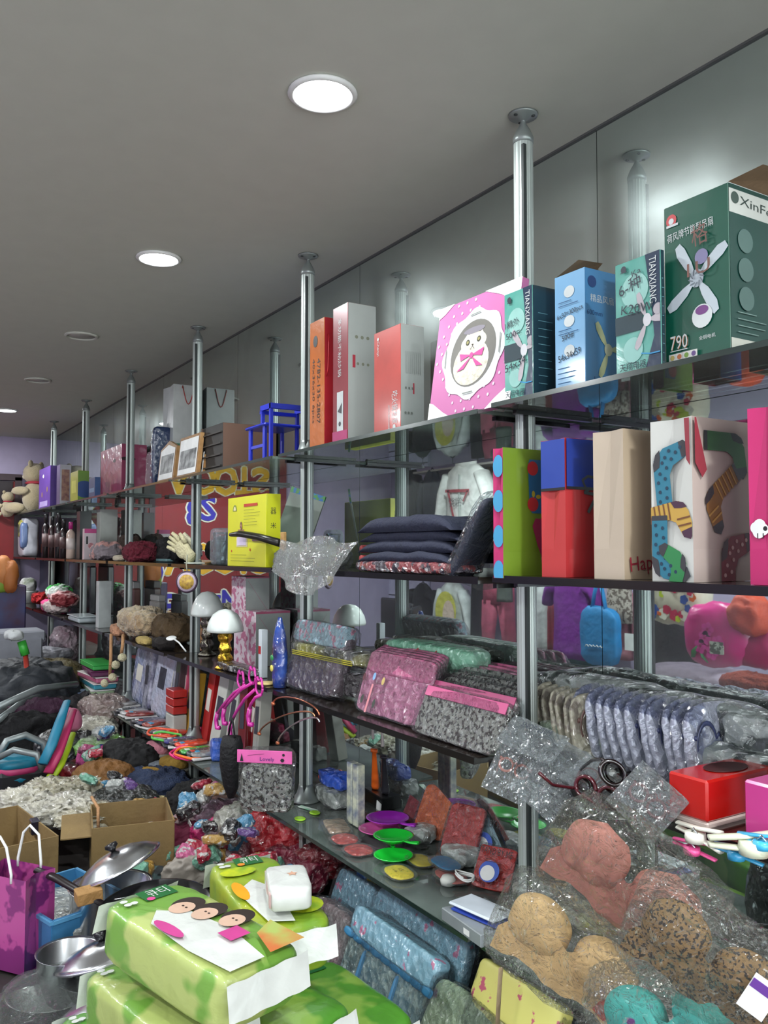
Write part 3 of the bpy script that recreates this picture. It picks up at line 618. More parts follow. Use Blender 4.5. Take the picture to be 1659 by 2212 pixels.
def teddy(label, c, s, rot, col, pose=0):
    t = thing('teddy_bear', label, 'soft toy', c, rot, 'cream teddy bears'); f = M(col, .9, bump=.5, bs=180, sheen=.4)
    MB().blob((0, 0, .45*s), (.8*s, .62*s, .9*s), .95, .01*s, 20, 1).build('body', f, t)
    hd = MB().blob((0, -.02*s, 1.12*s), (.66*s, .6*s, .58*s), .95, .01*s, 20, 2).build('head', f, t)
    for sx in (-1, 1):
        MB().blob((sx*.27*s, 0, 1.38*s), (.2*s, .1*s, .2*s), 1).build('ear', f, hd)
        MB().blob((sx*.11*s, -.30*s, 1.16*s), (.05*s,)*3, 1, nu=10, nv=6).build('eye', mK, hd)
        MB().blob((sx*.42*s, -.2*s, .62*s), (.22*s, .5*s, .24*s), .95).build('arm', f, t)
        MB().blob((sx*.3*s, -.45*s, .16*s), (.28*s, .62*s, .3*s), .95).build('leg', f, t)
    MB().blob((0, -.30*s, 1.04*s), (.24*s, .16*s, .17*s), 1).build('muzzle', M('#e9dcc4', .9), hd); MB().blob((0, -.385*s, 1.07*s), (.07*s, .04*s, .05*s), 1, nu=10, nv=6).build('nose', mK, hd)
    MB().lathe([(.20*s, .82*s), (.29*s, .85*s), (.22*s, .9*s)], 20).build('scarf', M('#c23a4a', .8), t)
    return t
teddy('large cream teddy bear sitting at the far end of the top shelf', Vector((-8.56, 1.42, SH[1]+.0005)), .34, -.7, '#dcc9a2')
teddy('small cream teddy bear in front of the large one at the shelf end', Vector((-8.70, 1.20, SH[1]-.03)), .17, -1.0, '#e2d0a8')

# ================================================================ second shelf: gift bags of the near bay
def pp(col, **k): return M(col, .55, coat=.12, var=.02, **k)
zz = SH[2]
t, w, d, h, f, s = paper_bag('gift_bag', 'green gift bag with a pink blue-dotted gusset, leftmost of the row', (1066, 1087, 1170, 966), 2, 1.268, pp('#d42a74'), pp('#7d9e24'))
f.shapes([circ(w*.55, h*(.05+.27*i), .019, 20, .026) for i in range(4)], pp('#4aaee0'), 'blue_dots')
s.shapes([[(d*.62, h*.88), (d*.66, h*.92), (d*1.0, h*.92), (d*1.0, h*.50), (d*.72, h*.50), (d*.65, h*.54)]], pp('#1f6a98'), 'blue_shape'); s.shapes([circ(d*.74, h*.85, .017), circ(d*.74, h*.57, .017)], mRed, 'apple_print')
s.shapes([[(d*.72, h*.40), (d*.8, h*.46), (d*1.0, h*.46), (d*1.0, h*.12), (d*.85, h*.25)]], pp('#a51f4f'), 'pink_shape'); s.shapes([circ(d*.75, h*.65, .005, 10, .008), circ(d*.88, h*.63, .008, 10, .005)], M('#d8cc3a'), 'leaf_print')
t, w, d, h, f, s = paper_bag('gift_bag', 'red gift bag with a blue top and black ribbon bow print', (1170, 1222, 1283, 945), 2, 1.30, pp('#cf3a3a'), pp('#c22c30'))
f.shapes([rect(0, h*.64, w, h*.995)], pp('#2346ac'), 'blue_top'); s.shapes([rect(0, h*.64, d, h*.995)], pp('#1c3a9c'), 'blue_top')
f.shapes([rect(0, h*.625, w, h*.645)], mK, 'ribbon_line'); s.shapes([rect(0, h*.63, d, h*.65)]+band([(d*.65, h*.65), (d*.55, h*.70), (d*.75, h*.73), (d*1.0, h*.72)], .006)+band([(d*.8, h*.64), (d*.62, h*.61), (d*1.0, h*.60)], .007)+band([(d*.95, h*.55), (d*.75, h*.47)], .008), mK, 'bow_print')
t, w, d, h, f, s = paper_bag('gift_bag', 'plain cream gift bag with a red handwritten-style Happy', (1283, 1348, 1408, 925), 2, 1.30, pp('#cdbca6'), pp('#bda98e'))
s.text([('Happy', d*.78, h*.11, .042, .1)], M('#9c2436'), label='dark red script')
mSk = pp('#d9dad2'); mSk2 = pp('#c3b2a8')
t, w, d, h, f, s = paper_bag('gift_bag', 'cream gift bag printed with coloured socks', (1408, 1497, 1620, 898), 2, 1.30, mSk, mSk2)
def sock(fc, u, v, s_, a, c1, c2, dots=None, stripes=None, m=1):
    s_ *= 1.22
    T = lambda x, y: (u+(x*m*cos(a)-y*sin(a))*s_, v+(x*m*sin(a)+y*cos(a))*s_)
    body = [(-.5, 2.4), (.5, 2.4), (.5, .6), (.75, .15), (1.7, -.25), (1.9, -.7), (1.5, -1.05), (.2, -.85), (-.45, -.3), (-.5, .3)]
    fc.shapes([[T(*p) for p in body]], pp(c1), 'sock_print')
    fc.shapes([[T(*p) for p in ((-.5, 2.4), (.5, 2.4), (.5, 2.15), (-.5, 2.15))], [T(*p) for p in ((1.35, -.15), (1.7, -.25), (1.9, -.7), (1.5, -1.05), (1.2, -1.0))], [T(*p) for p in ((-.5, .3), (-.1, .1), (0, -.4), (.0, -.8), (-.3, -.6), (-.5, -.1))]], pp(c2), 'sock_trim')
    if dots: fc.shapes([circ(*T(x, y), .10*s_, 8) for x, y in ((-.25, 1.9), (.2, 1.75), (-.2, 1.4), (.25, 1.25), (-.25, .9), (.2, .75), (-.1, .45), (.35, .2), (.7, -.2), (.3, -.35), (1.0, -.5), (.6, -.65), (.1, -.1), (1.3, -.7))], pp(dots), 'sock_dots')
    if stripes: fc.shapes([band([T(-.5, y), T(.5, y)], .1*s_)[0] for y in (.5, .85, 1.2, 1.55, 1.9)]+[band([T(x, -.9), T(x, .0)], .1*s_)[0] for x in (.6, 1.0)], pp(stripes), 'sock_stripes')
sock(f, w*.26, h*.72, .030, pi+.1, '#2a7f98', '#3b3a3e', dots='#123a52', m=-1); sock(f, w*.62, h*.44, .026, 1.75, '#d2a84a', '#4a2740', stripes='#7a4a24', m=-1)
sock(f, w*.22, h*.12, .030, 0, '#2a7f98', '#3b3a3e', dots='#123a52'); sock(f, w*.70, h*.10, .024, pi-.3, '#2f8a4c', '#3b3a3e')
f.shapes([[(w*.86, h*.99), (w*.98, h*.99), (w*.99, h*.7), (w*.9, h*.74)]], pp('#9a2f3c'), 'sock_cuff')
sock(s, d*.70, h*.86, .030, pi/2, '#2c5a2c', '#1d1a1c', m=-1); sock(s, d*.32, h*.52, .030, -.95, '#8a5a1c', '#2c1a20', stripes='#c89a50', m=1)
sock(s, d*.55, h*.16, .034, pi, '#7a1f2c', '#3a1418', dots='#d8b8b0', m=-1); s.shapes([[(0, h*.99), (d*.03, h*.99), (d*.2, h*.68), (d*.12, h*.63), (d*.0, h*.72)]], pp('#9a2f3c'), 'sock_cuff')
t, w, d, h, f, s = paper_bag('gift_bag', 'magenta gift bag with a white lamb print, rightmost of the row', (1619, 1690, 1790, 872), 2, 1.30, pp('#c8206c'), pp('#c8206c'))
f.shapes([circ(w*.2, h*.32, .010), circ(w*.32, h*.33, .012), circ(w*.44, h*.31, .010), circ(w*.3, h*.30, .012)], mW, 'lamb_print'); f.shapes([circ(w*.50, h*.315, .004)]+[rect(w*.25, h*.26, w*.28, h*.29), rect(w*.42, h*.26, w*.45, h*.29)], mK, 'lamb_face')
ALB = 1.25
# ================================================================ the far and the opposite side of the shop (mostly seen in the mirror)
def mY(px, x): return 2*W_Y - Y_at(px, x, 1.3)            # the place on a plane x=const whose mirror image stands at column px
def mX(px, y): return X_at(px, 2*W_Y-y, 1.3)              # same on a plane y=const
def mZ(py, x, y): return Z_at(py, x, 2*W_Y-y)
ya, yb = mY(312, XE), mY(616, XE)
z0, z1 = mZ(1345, XE, (ya+yb)/2), mZ(985, XE, (ya+yb)/2)
t = thing('shop_banner', 'dark red banner with yellow and blue letters on the end wall', 'banner', (XE+.012, (ya+yb)/2, z0))
bw, bh = abs(ya-yb), z1-z0
MB().box((0, 0, bh/2), (.02, bw, bh)).build('panel', M('#7c161c', .5, var=.05), t)
# as read in the mirror, so the letters run the other way round on the wall; u counts from the mirror image's left
def bsh(polys, mat, nm, e):
    m = MB()
    for p in polys: m.add([(.012+e, bw/2-u, v) for u, v in p], [tuple(range(len(p)))])
    return m.build(nm, mat, t)
def btx(items, mat, nm, e, grow=0):
    m = MB()
    for s_, u, v, L, H in items:
        vs, fs = text_geo(s_); X0, X1 = min(x for x, y in vs), max(x for x, y in vs); Y0, Y1 = min(y for x, y in vs), max(y for x, y in vs)
        for k_, (dx, dy) in enumerate([(0, 0)] if not grow else [(grow*cos(a), grow*sin(a)) for a in [i*pi/4 for i in range(8)]]):
            m.add([(.012+e+.0004*k_, bw/2-(u+dx+(x-(X0+X1)/2)/(X1-X0)*L), v+dy+(y-(Y0+Y1)/2)/(Y1-Y0)*H) for x, y in vs], fs)
    return m.build(nm, mat, t)
U = lambda px: (px-312)/(616-312)*bw
V = lambda py: (1345-py)/(1345-985)*bh
yel = [('O', U(470), V(1022), U(505)-U(455), bh*.19), ('O', U(420), V(1022), U(505)-U(455), bh*.19), ('I', U(523), V(1022), U(538)-U(510), bh*.19), ('S', U(557), V(1022), U(575)-U(538), bh*.19)]
yel2 = [('A', U(378), V(1208), U(410)-U(360), bh*.17), ('O', U(430), V(1208), U(455)-U(405), bh*.17), ('O', U(477), V(1208), U(455)-U(405), bh*.17), ('T', U(518), V(1208), U(540)-U(505), bh*.17), ('S', U(556), V(1208), U(575)-U(538), bh*.17)]
blu = [('S', U(440), V(1100), U(455)-U(425), bh*.14), ('8', U(408), V(1110), U(455)-U(430), bh*.14), ('P', U(365), V(1305), U(385)-U(350), bh*.13), ('N', U(490), V(1300), U(480)-U(445), bh*.13), ('E', U(450), V(1305), U(385)-U(350), bh*.10), ('D', U(334), V(1235), U(480)-U(455), bh*.13)]
wl, yl, bl = M('#f0dcc8', .4), M('#e0a818', .4), M('#2a20a0', .4)
btx(yel+yel2+blu, wl, 'letter_outline', .001, .026); btx(yel+yel2, yl, 'yellow_letters', .006, .014); btx(blu, bl, 'blue_letters', .006, .010)
# pale slatted display panel and white post beside the banner
y = mY(660, XE+.1); tag(MB().box((0, 0, 1.2), (.05, .07, 2.4)).build('wall_post', M('#d8d8e0', .5), None, (XE+.06, y, .0)), 'white upright beside the red banner on the end wall', 'post')
xa, xb = mX(930, Y_OP), mX(765, Y_OP)
t = thing('slat_panel', 'white slatted display board low on the lavender wall', 'display board', ((xa+xb)/2, Y_OP+.02, .75))
MB().box((0, 0, .55), (abs(xa-xb), .03, 1.1)).build('board', M('#c6c2dc', .5), t)
MB().box((0, .017, .2), (abs(xa-xb), .004, .012)).build('groove', mK, t)
for i in range(1, 5): MB().box((0, .017, .2+.2*i), (abs(xa-xb), .004, .012)).build('groove', mK, t)
# rail of clothes along the opposite wall
RY = Y_OP+.30
def garment(name, label, px0, px1, pyt, pyb, col, kind='shirt', y=RY, group='clothes hanging along the opposite wall', cat='clothes', pl=.25, dp=.06, **kw):
    xa, xb = mX(px0, y), mX(px1, y); xc = (xa+xb)/2; w = abs(xa-xb); zt = mZ(pyt, xc, y); zb = mZ(pyb, xc, y); H = zt-zb
    t = thing(name, label, cat, (xc, y, zb), 0, group); m = M(col, .85, bump=.25, bs=25, var=.12, **kw)
    if kind in ('shirt', 'jacket', 'long'):
        sl = .72 if kind == 'shirt' else .62
        MB().loft([(0, w*.5*sl, dp), (H*.1, w*.5*sl, dp), (H*.5, w*.5*sl*.94, dp), (H*.78, w*.5*sl, dp*1.05), (H*.9, w*.5*sl*.9, dp*.9), (H*.97, w*.18, dp*.6), (H, w*.10, dp*.45)], 36, pl, 7).build('torso', m, t)
        for s in (-1, 1):
            e = (s*w*.5, -.01, H*.62) if kind == 'shirt' else (s*w*.47, -.02, H*.12)
            a = Vector((s*w*.5*sl*.8, 0, H*.86)); e = Vector(e)
            MB().tube([a, a.lerp(e, .35)+Vector((s*.02, 0, .02)), a.lerp(e, .7)+Vector((s*.012, 0, .0)), e], [H*.13 if kind == 'shirt' else dp*1.1, dp*1.15, dp*1.05, dp*.8], 12, flat=.6).build('sleeve', m, t)
    elif kind == 'trousers':
        MB().loft([(H*.62, w*.42, dp), (H*.8, w*.42, dp), (H*.97, w*.36, dp*.8), (H, w*.36, dp*.8)], 28, pl, 6).build('waist', m, t)
        for s in (-1, 1): MB().loft([(0, w*.14, dp*.8, s*w*.33), (H*.3, w*.18, dp*.9, s*w*.29), (H*.66, w*.22, dp, s*w*.21)], 20, pl, 5).build('leg', m, t)
    else:
        MB().loft([(0, w*.5, dp), (H*.3, w*.5, dp), (H*.7, w*.45, dp), (H, w*.4, dp*.7)], 36, pl, 8).build('drape', m, t)
    hk = MB().tube([(-w*.2, 0, H*.93), (0, 0, H+.02), (w*.2, 0, H*.93)], .006, 6); hk.tube([(0, 0, H+.02), (0, 0, H+.07), (.02, 0, H+.09), (.025, 0, H+.07)], .003, 6); hk.build('hanger', mK, t)
    return t, w, H, dp
g = garment('jacket', 'white padded jacket with a red triangle print, seen in the mirror', 944, 1078, 1000, 1175, '#dfe3dc', 'jacket', pl=.1, dp=.09, y=RY+.25)
t, w, H, dp = g
def back_print(t, dp, polys, mat, nm):      # printing on the side turned to the mirror (+y); u runs to mirror image's right = +x
    m = MB()
    for p in polys: m.add([(u, dp*1.12+.012, v) for u, v in p][::-1], [tuple(range(len(p)))])
    return m.build(nm, mat, t)
back_print(t, dp, band([(-w*.19, H*.66), (w*.19, H*.64)], .03)+band([(w*.17, H*.64), (w*.10, H*.52)], .022)+band([(-w*.15, H*.66), (-.0, H*.12)], .03), M('#a02c3a', .7), 'red_triangle')
m = MB()
for i, s_ in enumerate(('FASHION', 'SPORTS')):
    vs, fs = text_geo(s_, .055); m.add([(x-w*.02, dp*1.12+.016, H*(.54-.06*i)+y) for x, y in vs], fs)
m.build('lettering', M('#3a3c40', .7), t)
MB().box((w*.02, dp*1.1, H*.45), (.008, .02, H*.8)).build('zip', M('#9aa09c', .4), t)
MB().loft([(H*.93, w*.17, dp*.7), (H*1.04, w*.15, dp*.7)], 20).build('collar', M('#dfe3dc', .8), t)
garment('jacket', 'dark jacket hanging left of the white padded jacket', 905, 965, 1015, 1180, '#1b1e2a', 'jacket', y=RY+.2)
garment('jacket', 'black coat on the far left of the hanging clothes', 868, 912, 1010, 1150, '#17191d', 'long', y=RY+.05)
garment('jacket', 'brown coat hanging behind the white padded jacket', 1035, 1095, 1005, 1160, '#7c6a58', 'long', y=RY)
garment('shirt', 'black printed T-shirt hanging low by the slatted board', 884, 945, 1260, 1420, '#16171c', 'shirt')
t, w, H, dp = garment('shirt', 'white long-sleeved shirt with a yellow girl-head print', 938, 1022, 1255, 1400, '#cdd2d2', 'long', dp=.07)
back_print(t, dp, [circ(-w*.02, H*.55, w*.27, 20, H*.30)], M('#d3cf62', .7), 'yellow_hair'); back_print(t, dp+.003, [circ(w*.06, H*.5, w*.15, 16, H*.22)], M('#e4c9b8', .7), 'face_print')
garment('dress', 'black dress between the printed shirt and the pink trousers', 1018, 1048, 1245, 1420, '#141419', 'dress')
garment('trousers', 'pink trousers hanging beside the post reflection', 1040, 1115, 1235, 1420, '#b4566e', 'trousers')
garment('shirt', 'grey green top hanging over the pink trousers', 1072, 1110, 1225, 1300, '#4f5650', 'shirt', y=RY+.2)
garment('dress', 'white garment hanging right of the pink trousers', 1158, 1190, 1250, 1430, '#b9bcbc', 'dress')
garment('dress', 'dark red garment squeezed behind the purple T-shirt', 1186, 1206, 1280, 1425, '#7c2430', 'dress')
garment('dress', 'teal skirt hanging below the purple T-shirt', 1204, 1300, 1300, 1442, '#23525a', 'dress', y=RY-.05, dp=.04)
garment('shirt', 'purple T-shirt hanging beside the blue tote', 1180, 1296, 1240, 1422, '#6c1f82', 'shirt', y=RY+.25, dp=.07, pl=.4)
garment('shirt', 'dusty pink blouse with a white price tag', 1322, 1375, 1260, 1425, '#9c6470', 'long', y=RY+.1)
MB().box((mX(1347, RY+.3), RY+.24, mZ(1388, mX(1347, RY+.3), RY+.3)), (.10, .004, .13)).build('x', mW)
tg = bpy.data.objects['x']; tg.name = 'price_tag'; tag(tg, 'white price tag hung before the dusty pink blouse', 'tag')
garment('shirt', 'patterned brown and grey scarf top above the pink blouse', 1310, 1362, 1235, 1345, '#5b5048', 'dress', y=RY+.22, col2='#a39a90', vs=40, thr=.5)
garment('coat', 'black coat under the flowered cushion', 1400, 1530, 1300, 1480, '#121214', 'dress', y=RY+.1, dp=.1)
garment('trousers', 'narrow black trousers hanging lowest beside the pink bag', 1520, 1560, 1400, 1500, '#0e0f12', 'dress', y=RY+.2)
r = MB().tube([(mX(860, RY), RY, 1.92), (mX(1400, RY), RY, 1.92)], .012, 10).build('clothes_rail', M('#8b9091', .3, .8)); tag(r, 'metal clothes rail along the opposite wall', 'rail')
# bags
def bag_at(name, label, px0, px1, pyt, pyb, y, mat, dp=.07, e=.5, cat='bag', amp=.02, group='bags hanging across the shop', fr=6):
    xa, xb = mX(px0, y), mX(px1, y); xc = (xa+xb)/2; w = abs(xa-xb); zt = mZ(pyt, xc, y); zb = mZ(pyb, xc, y)
    t = thing(name, label, cat, (xc, y, zb), 0, group); MB().blob((0, 0, (zt-zb)/2), (w, dp*2, zt-zb), e, amp, fr, len(name)+px0, 40, 20).build('body', mat, t); return t, w, zt-zb
mTote = M('#1b7ab4', .6, bump=.3, bs=18)
t, w, H = bag_at('tote_bag', 'sky blue cloth tote with a white cloud outline', 1256, 1336, 1310, 1437, RY+.55, mTote, .05)
for s in (-1, 1): MB().tube([(s*w*.2, .01, H*.9), (s*w*.12, .01, H*1.2), (s*w*.05, .01, H*1.4)], .022, 8, flat=.3).build('strap', mTote, t)
m = MB(); m.tube([(-.10+.012*i, .058, H*.30+.022*abs(sin(i*1.1))) for i in range(16)], .003, 6); m.build('cloud_outline', mW, t)
mFlo = M('#cfd24a', .6, col2='#c62a52', vs=9, thr=.55); 
t, w, H = bag_at('flower_cushion', 'large white bag with red, blue and yellow flowers', 1405, 1530, 1215, 1350, RY+.75, M('#d6d2bc', .6), .1, .6)
rr = random.Random(5)
for c in ('#b81f48', '#24509c', '#b8cc2a', '#d8641e', '#e4e0d0'):
    m = MB()
    for i in range(7):
        a, b = rr.uniform(-.42, .42)*w, rr.uniform(.08, .8)*H; q = .10+.003*rr.random(); R_ = rr.uniform(.02, .035)
        for k in range(5): m.add([(a+R_*.6*cos(k*1.257)+x, q+.001*k, b+R_*.6*sin(k*1.257)+z) for x, z in circ(0, 0, R_*.6, 8)], [tuple(range(7, -1, -1))])
    m.build('flowers_print', M(c, .6), t)
t, w, H = bag_at('flower_bag', 'fuchsia plastic bag with pink blossoms and green leaves', 1486, 1625, 1300, 1440, RY+1.05, M('#c8207c', .35, coat=.5), .10, .7)
m = MB()
for a, b in ((-.05, .12), (.03, .09), (-.02, .17), (.07, .15), (.0, .22)):
    for k in range(5): m.add([(a+.026*cos(k*1.257)+x, .112, b+.026*sin(k*1.257)+z) for x, z in circ(0, 0, .019, 8)], [tuple(range(7, -1, -1))])
m.build('blossom_print', M('#e23aa0', .4), t)
m = MB(); m.tube([(-.11, .10, .05), (-.09, .115, .09), (-.07, .115, .12)], [.012, .018, .004], 8, flat=.3); m.tube([(-.06, .10, .09), (-.03, .115, .06), (.0, .11, .03)], [.006, .012, .004], 8, flat=.3); m.build('leaf_print', M('#1f6a34', .5), t)
MB().box((.06, .11, .12), (.09, .006, .07)).build('care_label', M('#b8c4b4', .5, col2='#4b5a48', vs=40, thr=.5), t)
bag_at('orange_bag', 'orange red cloth bag hanging right of the fuchsia bag', 1580, 1655, 1285, 1372, RY+1.1, M('#b8401c', .6, bump=.4, bs=20), .09, .8, amp=.03)
bag_at('pink_pouch', 'magenta pouch behind the fuchsia flower bag at the right edge', 1590, 1690, 1355, 1445, RY+1.0, M('#a81f5c', .5), .09, .7)
bag_at('fluffy_cushion', 'orange brown fluffy cushion low at the right edge, in the mirror', 1560, 1700, 1455, 1500, RY+1.2, M('#7c2c14', .9, bump=.9, bs=60), .10, .8, amp=.03, fr=14, cat='cushion')
bag_at('lilac_bolster', 'pale lilac padded bedding on the floor side of the mirror view', 1405, 1640, 1440, 1520, RY+.6, M('#9a8d9c', .8), .2, .5, amp=.03, cat='bedding')
# goods hung above, seen blurred through the glass shelf
for i, (a, b, c, e, col) in enumerate(((1370, 1440, 880, 950, '#a3324a'), (1440, 1520, 860, 930, '#8ca832'), (1500, 1600, 840, 900, '#b04a3a'), (1580, 1690, 850, 910, '#a5306a'), (1150, 1260, 880, 940, '#8d6a78'), (1240, 1340, 885, 950, '#5d7a8a'), (950, 1030, 905, 975, '#6a7268'), (1030, 1100, 900, 960, '#94655c'))):
    bag_at('stored_bundle', ['raspberry', 'lime green', 'brick red', 'magenta', 'mauve', 'slate blue', 'grey green', 'dusty rose'][i]+' bundle stowed high on the opposite wall', a, b, c, e, RY+.1, M(col, .8, bump=.3, bs=14), .12, .7, amp=.05, group='bundles stowed high across the shop', cat='bundle')
s_ = thing('high_shelf', 'long board carrying bundles high on the opposite wall', 'shelf', (0, Y_OP+.3, mZ(968, mX(1300, RY), RY)-.03))
xa, xb = mX(930, RY), mX(1720, RY); MB().box(((xa+xb)/2, -.02, 0), (abs(xa-xb), .5, .02)).build('board', M('#8f8a86', .5), s_)
for i in range(5): MB().box((xa+(xb-xa)*(i+.5)/5, -.1, -.08), (.02, .3, .14)).build('bracket', mK, s_)
# low tables and black chairs
mD = M('#17181b', .4)
for i, px in enumerate((720, 790, 850)):
    x = mX(px+20, -1.0); t = thing('chair', ['black chair nearest the red banner, in the mirror', 'middle black chair in the mirror, under the slatted board', 'right-hand black chair in the mirror'][i], 'chair', (x, -1.4+.25*i, 0), .4*i, 'black chairs across the shop')
    MB().box((0, 0, .45), (.42, .42, .05), b=.02).build('seat', mD, t); MB().box((0, -.2, .78), (.42, .04, .42), b=.015).build('backrest', mD, t)
    for a in (-.18, .18):
        for b in (-.18, .18): MB().box((a, b, .215), (.03, .03, .42)).build('leg', mD, t)
ALB = 1.08
# ================================================================ placing by the pixel where a thing's base meets a surface
class B:
    def __init__(s, px, py, k=None, z=None, Y=None):
        zz = (SH[k]+.001+(.006 if (px > 1060 and False) else 0)) if z is None else z
        if Y is not None: x = X_at(px, Y, zz); s.p = Vector((x, Y, zz))
        else: s.p = atZ(px, py, zz)
        if k and s.p.y > W_Y-.03: s.p.y = W_Y-.03
        s.sc = (s.p-CP).dot(AX)/F; q = (px-PX)/F; s.kx = .528+.849*q; s.ky = .849-.528*q
    def x(s, n): return n*s.sc/s.kx
    def y(s, n): return n*s.sc/s.ky
    def z(s, n): return n*s.sc
    def up(s, dz): return s.p+Vector((0, 0, dz))
def fwd(b, dx=0, dy=0, dz=0): return b.p+Vector((dx, dy, dz))
def pouch(name, label, b, w, h, th, mat, tilt=-18, rz=0, film=None, header=None, extra=None, group=None, cat='package', e=.25, amp=.004, bag=True, lift=0):
    """clear plastic pouch standing on its edge, looking at the aisle, leaning back by -tilt degrees"""
    t = thing(name, label, cat, b.p+Vector((0, 0, lift)), (radians(tilt), 0, rz), group)
    MB().blob((0, 0, h*.5), (w*.93, th*.7, h*.94), e, amp, 16, int(b.p.x*100) % 50, 36, 18).build('contents', mat, t)
    if bag: MB().blob((0, 0, h*.5+.002), (w, th, h), e, amp*1.6, 22, int(b.p.x*77) % 50, 44, 22).build('clear_bag', film or FILM(), t)
    if header: MB().box((0, -th*.42, h*.86), (w*.9, .004, h*.2), b=.001).build('header', header, t)
    if extra: extra(t, w, h, th)
    return t
def flat_item(name, label, b, w, d, th, mat, rz=0, cat='package', group=None, bag=True, e=.3, amp=.003, lift=0, film=None):
    t = thing(name, label, cat, b.p+Vector((0, 0, lift)), rz, group)
    MB().blob((0, 0, th*.5+.001), (w*.86, d*.8, th*.8), e, amp, 25, int(w*999) % 40, 30, 14).build('contents', mat, t)
    if bag: MB().blob((0, 0, th*.5+.001), (w, d, th), e, amp*1.5, 30, int(d*999) % 40, 36, 16).build('clear_bag', film or FILM(), t)
    return t
def stack(n, f):      # n copies built from the first
    for i in range(n): f(i)

# ================================================================ second shelf, middle bay
mNav = M('#1c2136', .8, bump=.2, bs=90, var=.06)
def fold_pile(name, label, c, w, d, hs, mat, trim=None, rz=0, seed=0):
    t = thing(name, label, 'clothes', c, rz); z = 0
    for i, h in enumerate(hs):
        m = MB(); r = random.Random(seed+i); sh = r.uniform(-.015, .015); ww = w*r.uniform(.93, 1.03)
        def fn(u, v, top=1):
            x = (u-.5)*ww; y = (v-.5)*d + sh; e = 1-abs(2*u-1)**6
            return Vector((x, y, z + (h*e*(1+.22*noise.noise(Vector((x*14, y*14, i*3+seed)))) if top else 0)+.0015))
        m.grid(fn, 24, 14); m.grid(lambda u, v: fn(u, v, 0), 24, 14, flip=True)
        for v in (0, 1): m.grid(lambda u, q: fn(u, v, 0).lerp(fn(u, v, 1), q)+Vector((0, (1 if v else -1)*.012*sin(pi*q), 0)), 24, 5, flip=bool(v))
        m.build('fold', mat, t)
        if trim and i < 2: MB().tube([(-ww*.5+.004, sh-d*.5+d*j/6, z+h*.35) for j in range(7)], h*.35, 8).build('red_trim', trim, t)
        z += h*.92
    return t
b = B(925, 0, z=SH[2]+.001, Y=1.40)
fold_pile('folded_trousers', 'pile of folded navy trousers with red-trimmed ends on the second shelf', b.p+Vector((.03, 0, .028)), b.x(215), .20, (.030, .034, .030, .042), mNav, M('#9c3a3a', .8), seed=4)
b = B(895, 0, z=SH[2]+.001, Y=1.33)
t = soft_pack('wrapped_cloth', 'red-edged cloth in clear film under the navy trousers', b.p, (b.x(230), .11, .034), 0, WR('#7c2a30', '#2a2030', 30, .5, 1.0), 'clothes', amp=.006, crimp=False)
b = B(1010, 0, z=SH[2]+.001, Y=1.32)
t = thing('wrapped_garment', 'navy garment in shiny film leaning diagonally against the green gift bag', 'clothes', b.p+Vector((-.03, 0, 0)), (0, radians(38), 0))
MB().blob((0, 0, .115), (.030, .08, .25), .4, .004, 18, 3).build('garment', mNav, t); MB().blob((0, 0, .12), (.042, .10, .275), .4, .006, 22, 4).build('clear_bag', FILM('#dfe6ea', .04, .6, 22, .45), t)
# frying pan in bubble film
hx = atY(500, 1155, 1.30); px_ = atY(640, 1190, 1.34)
t = thing('frying_pan', 'frying pan wrapped in bubble film, black handle sticking out to the left', 'pan', atY(660, 1205, 1.40)+Vector((0, 0, 0)), 0)
o = t.location.copy(); L = lambda px, py, Y: atY(px, py, Y)-o
MB().tube([L(499, 1155, 1.25), L(520, 1153, 1.26), L(560, 1160, 1.28), L(605, 1173, 1.31)], [.010, .016, .017, .019], 12, flat=.8).build('handle', M('#17150f', .35), t)
MB().box(L(612, 1175, 1.30), (.03, .012, .085), b=.002).build('card_sleeve', M('#a9844e', .7), t)
MB().lathe([(0, 0), (.105, 0), (.128, .035), (.13, .04), (.126, .04), (.104, .004), (0, .004)], 36, Matrix.Translation((.06, .02, -.032)) @ Matrix.Rotation(radians(-10), 4, 'Y')).build('pan_body', M('#2a2c2e', .4), t)
mBub = FILM('#b4bab8', .62, 1.0, 60, .6)
m = MB(); m.blob((.055, .0, -.005), (.36, .22, .10), .7, .020, 15, 6, 60, 30); m.build('bubble_film', mBub, t)
m = MB()
def hang(u, v):
    a = L(606+ (770-606)*u, 1165+8*sin(u*9), 1.275); bq = L(588+120*u, 1215+72*sin(pi*(u*.7+.08)), 1.24)
    return a.lerp(bq, v)+Vector((.006*sin(u*21+v*5), .012*sin(u*13)+.006*noise.noise(Vector((u*9, v*9, 1))), 0))
m.grid(hang, 30, 14); m.build('hanging_film', mBub, t)
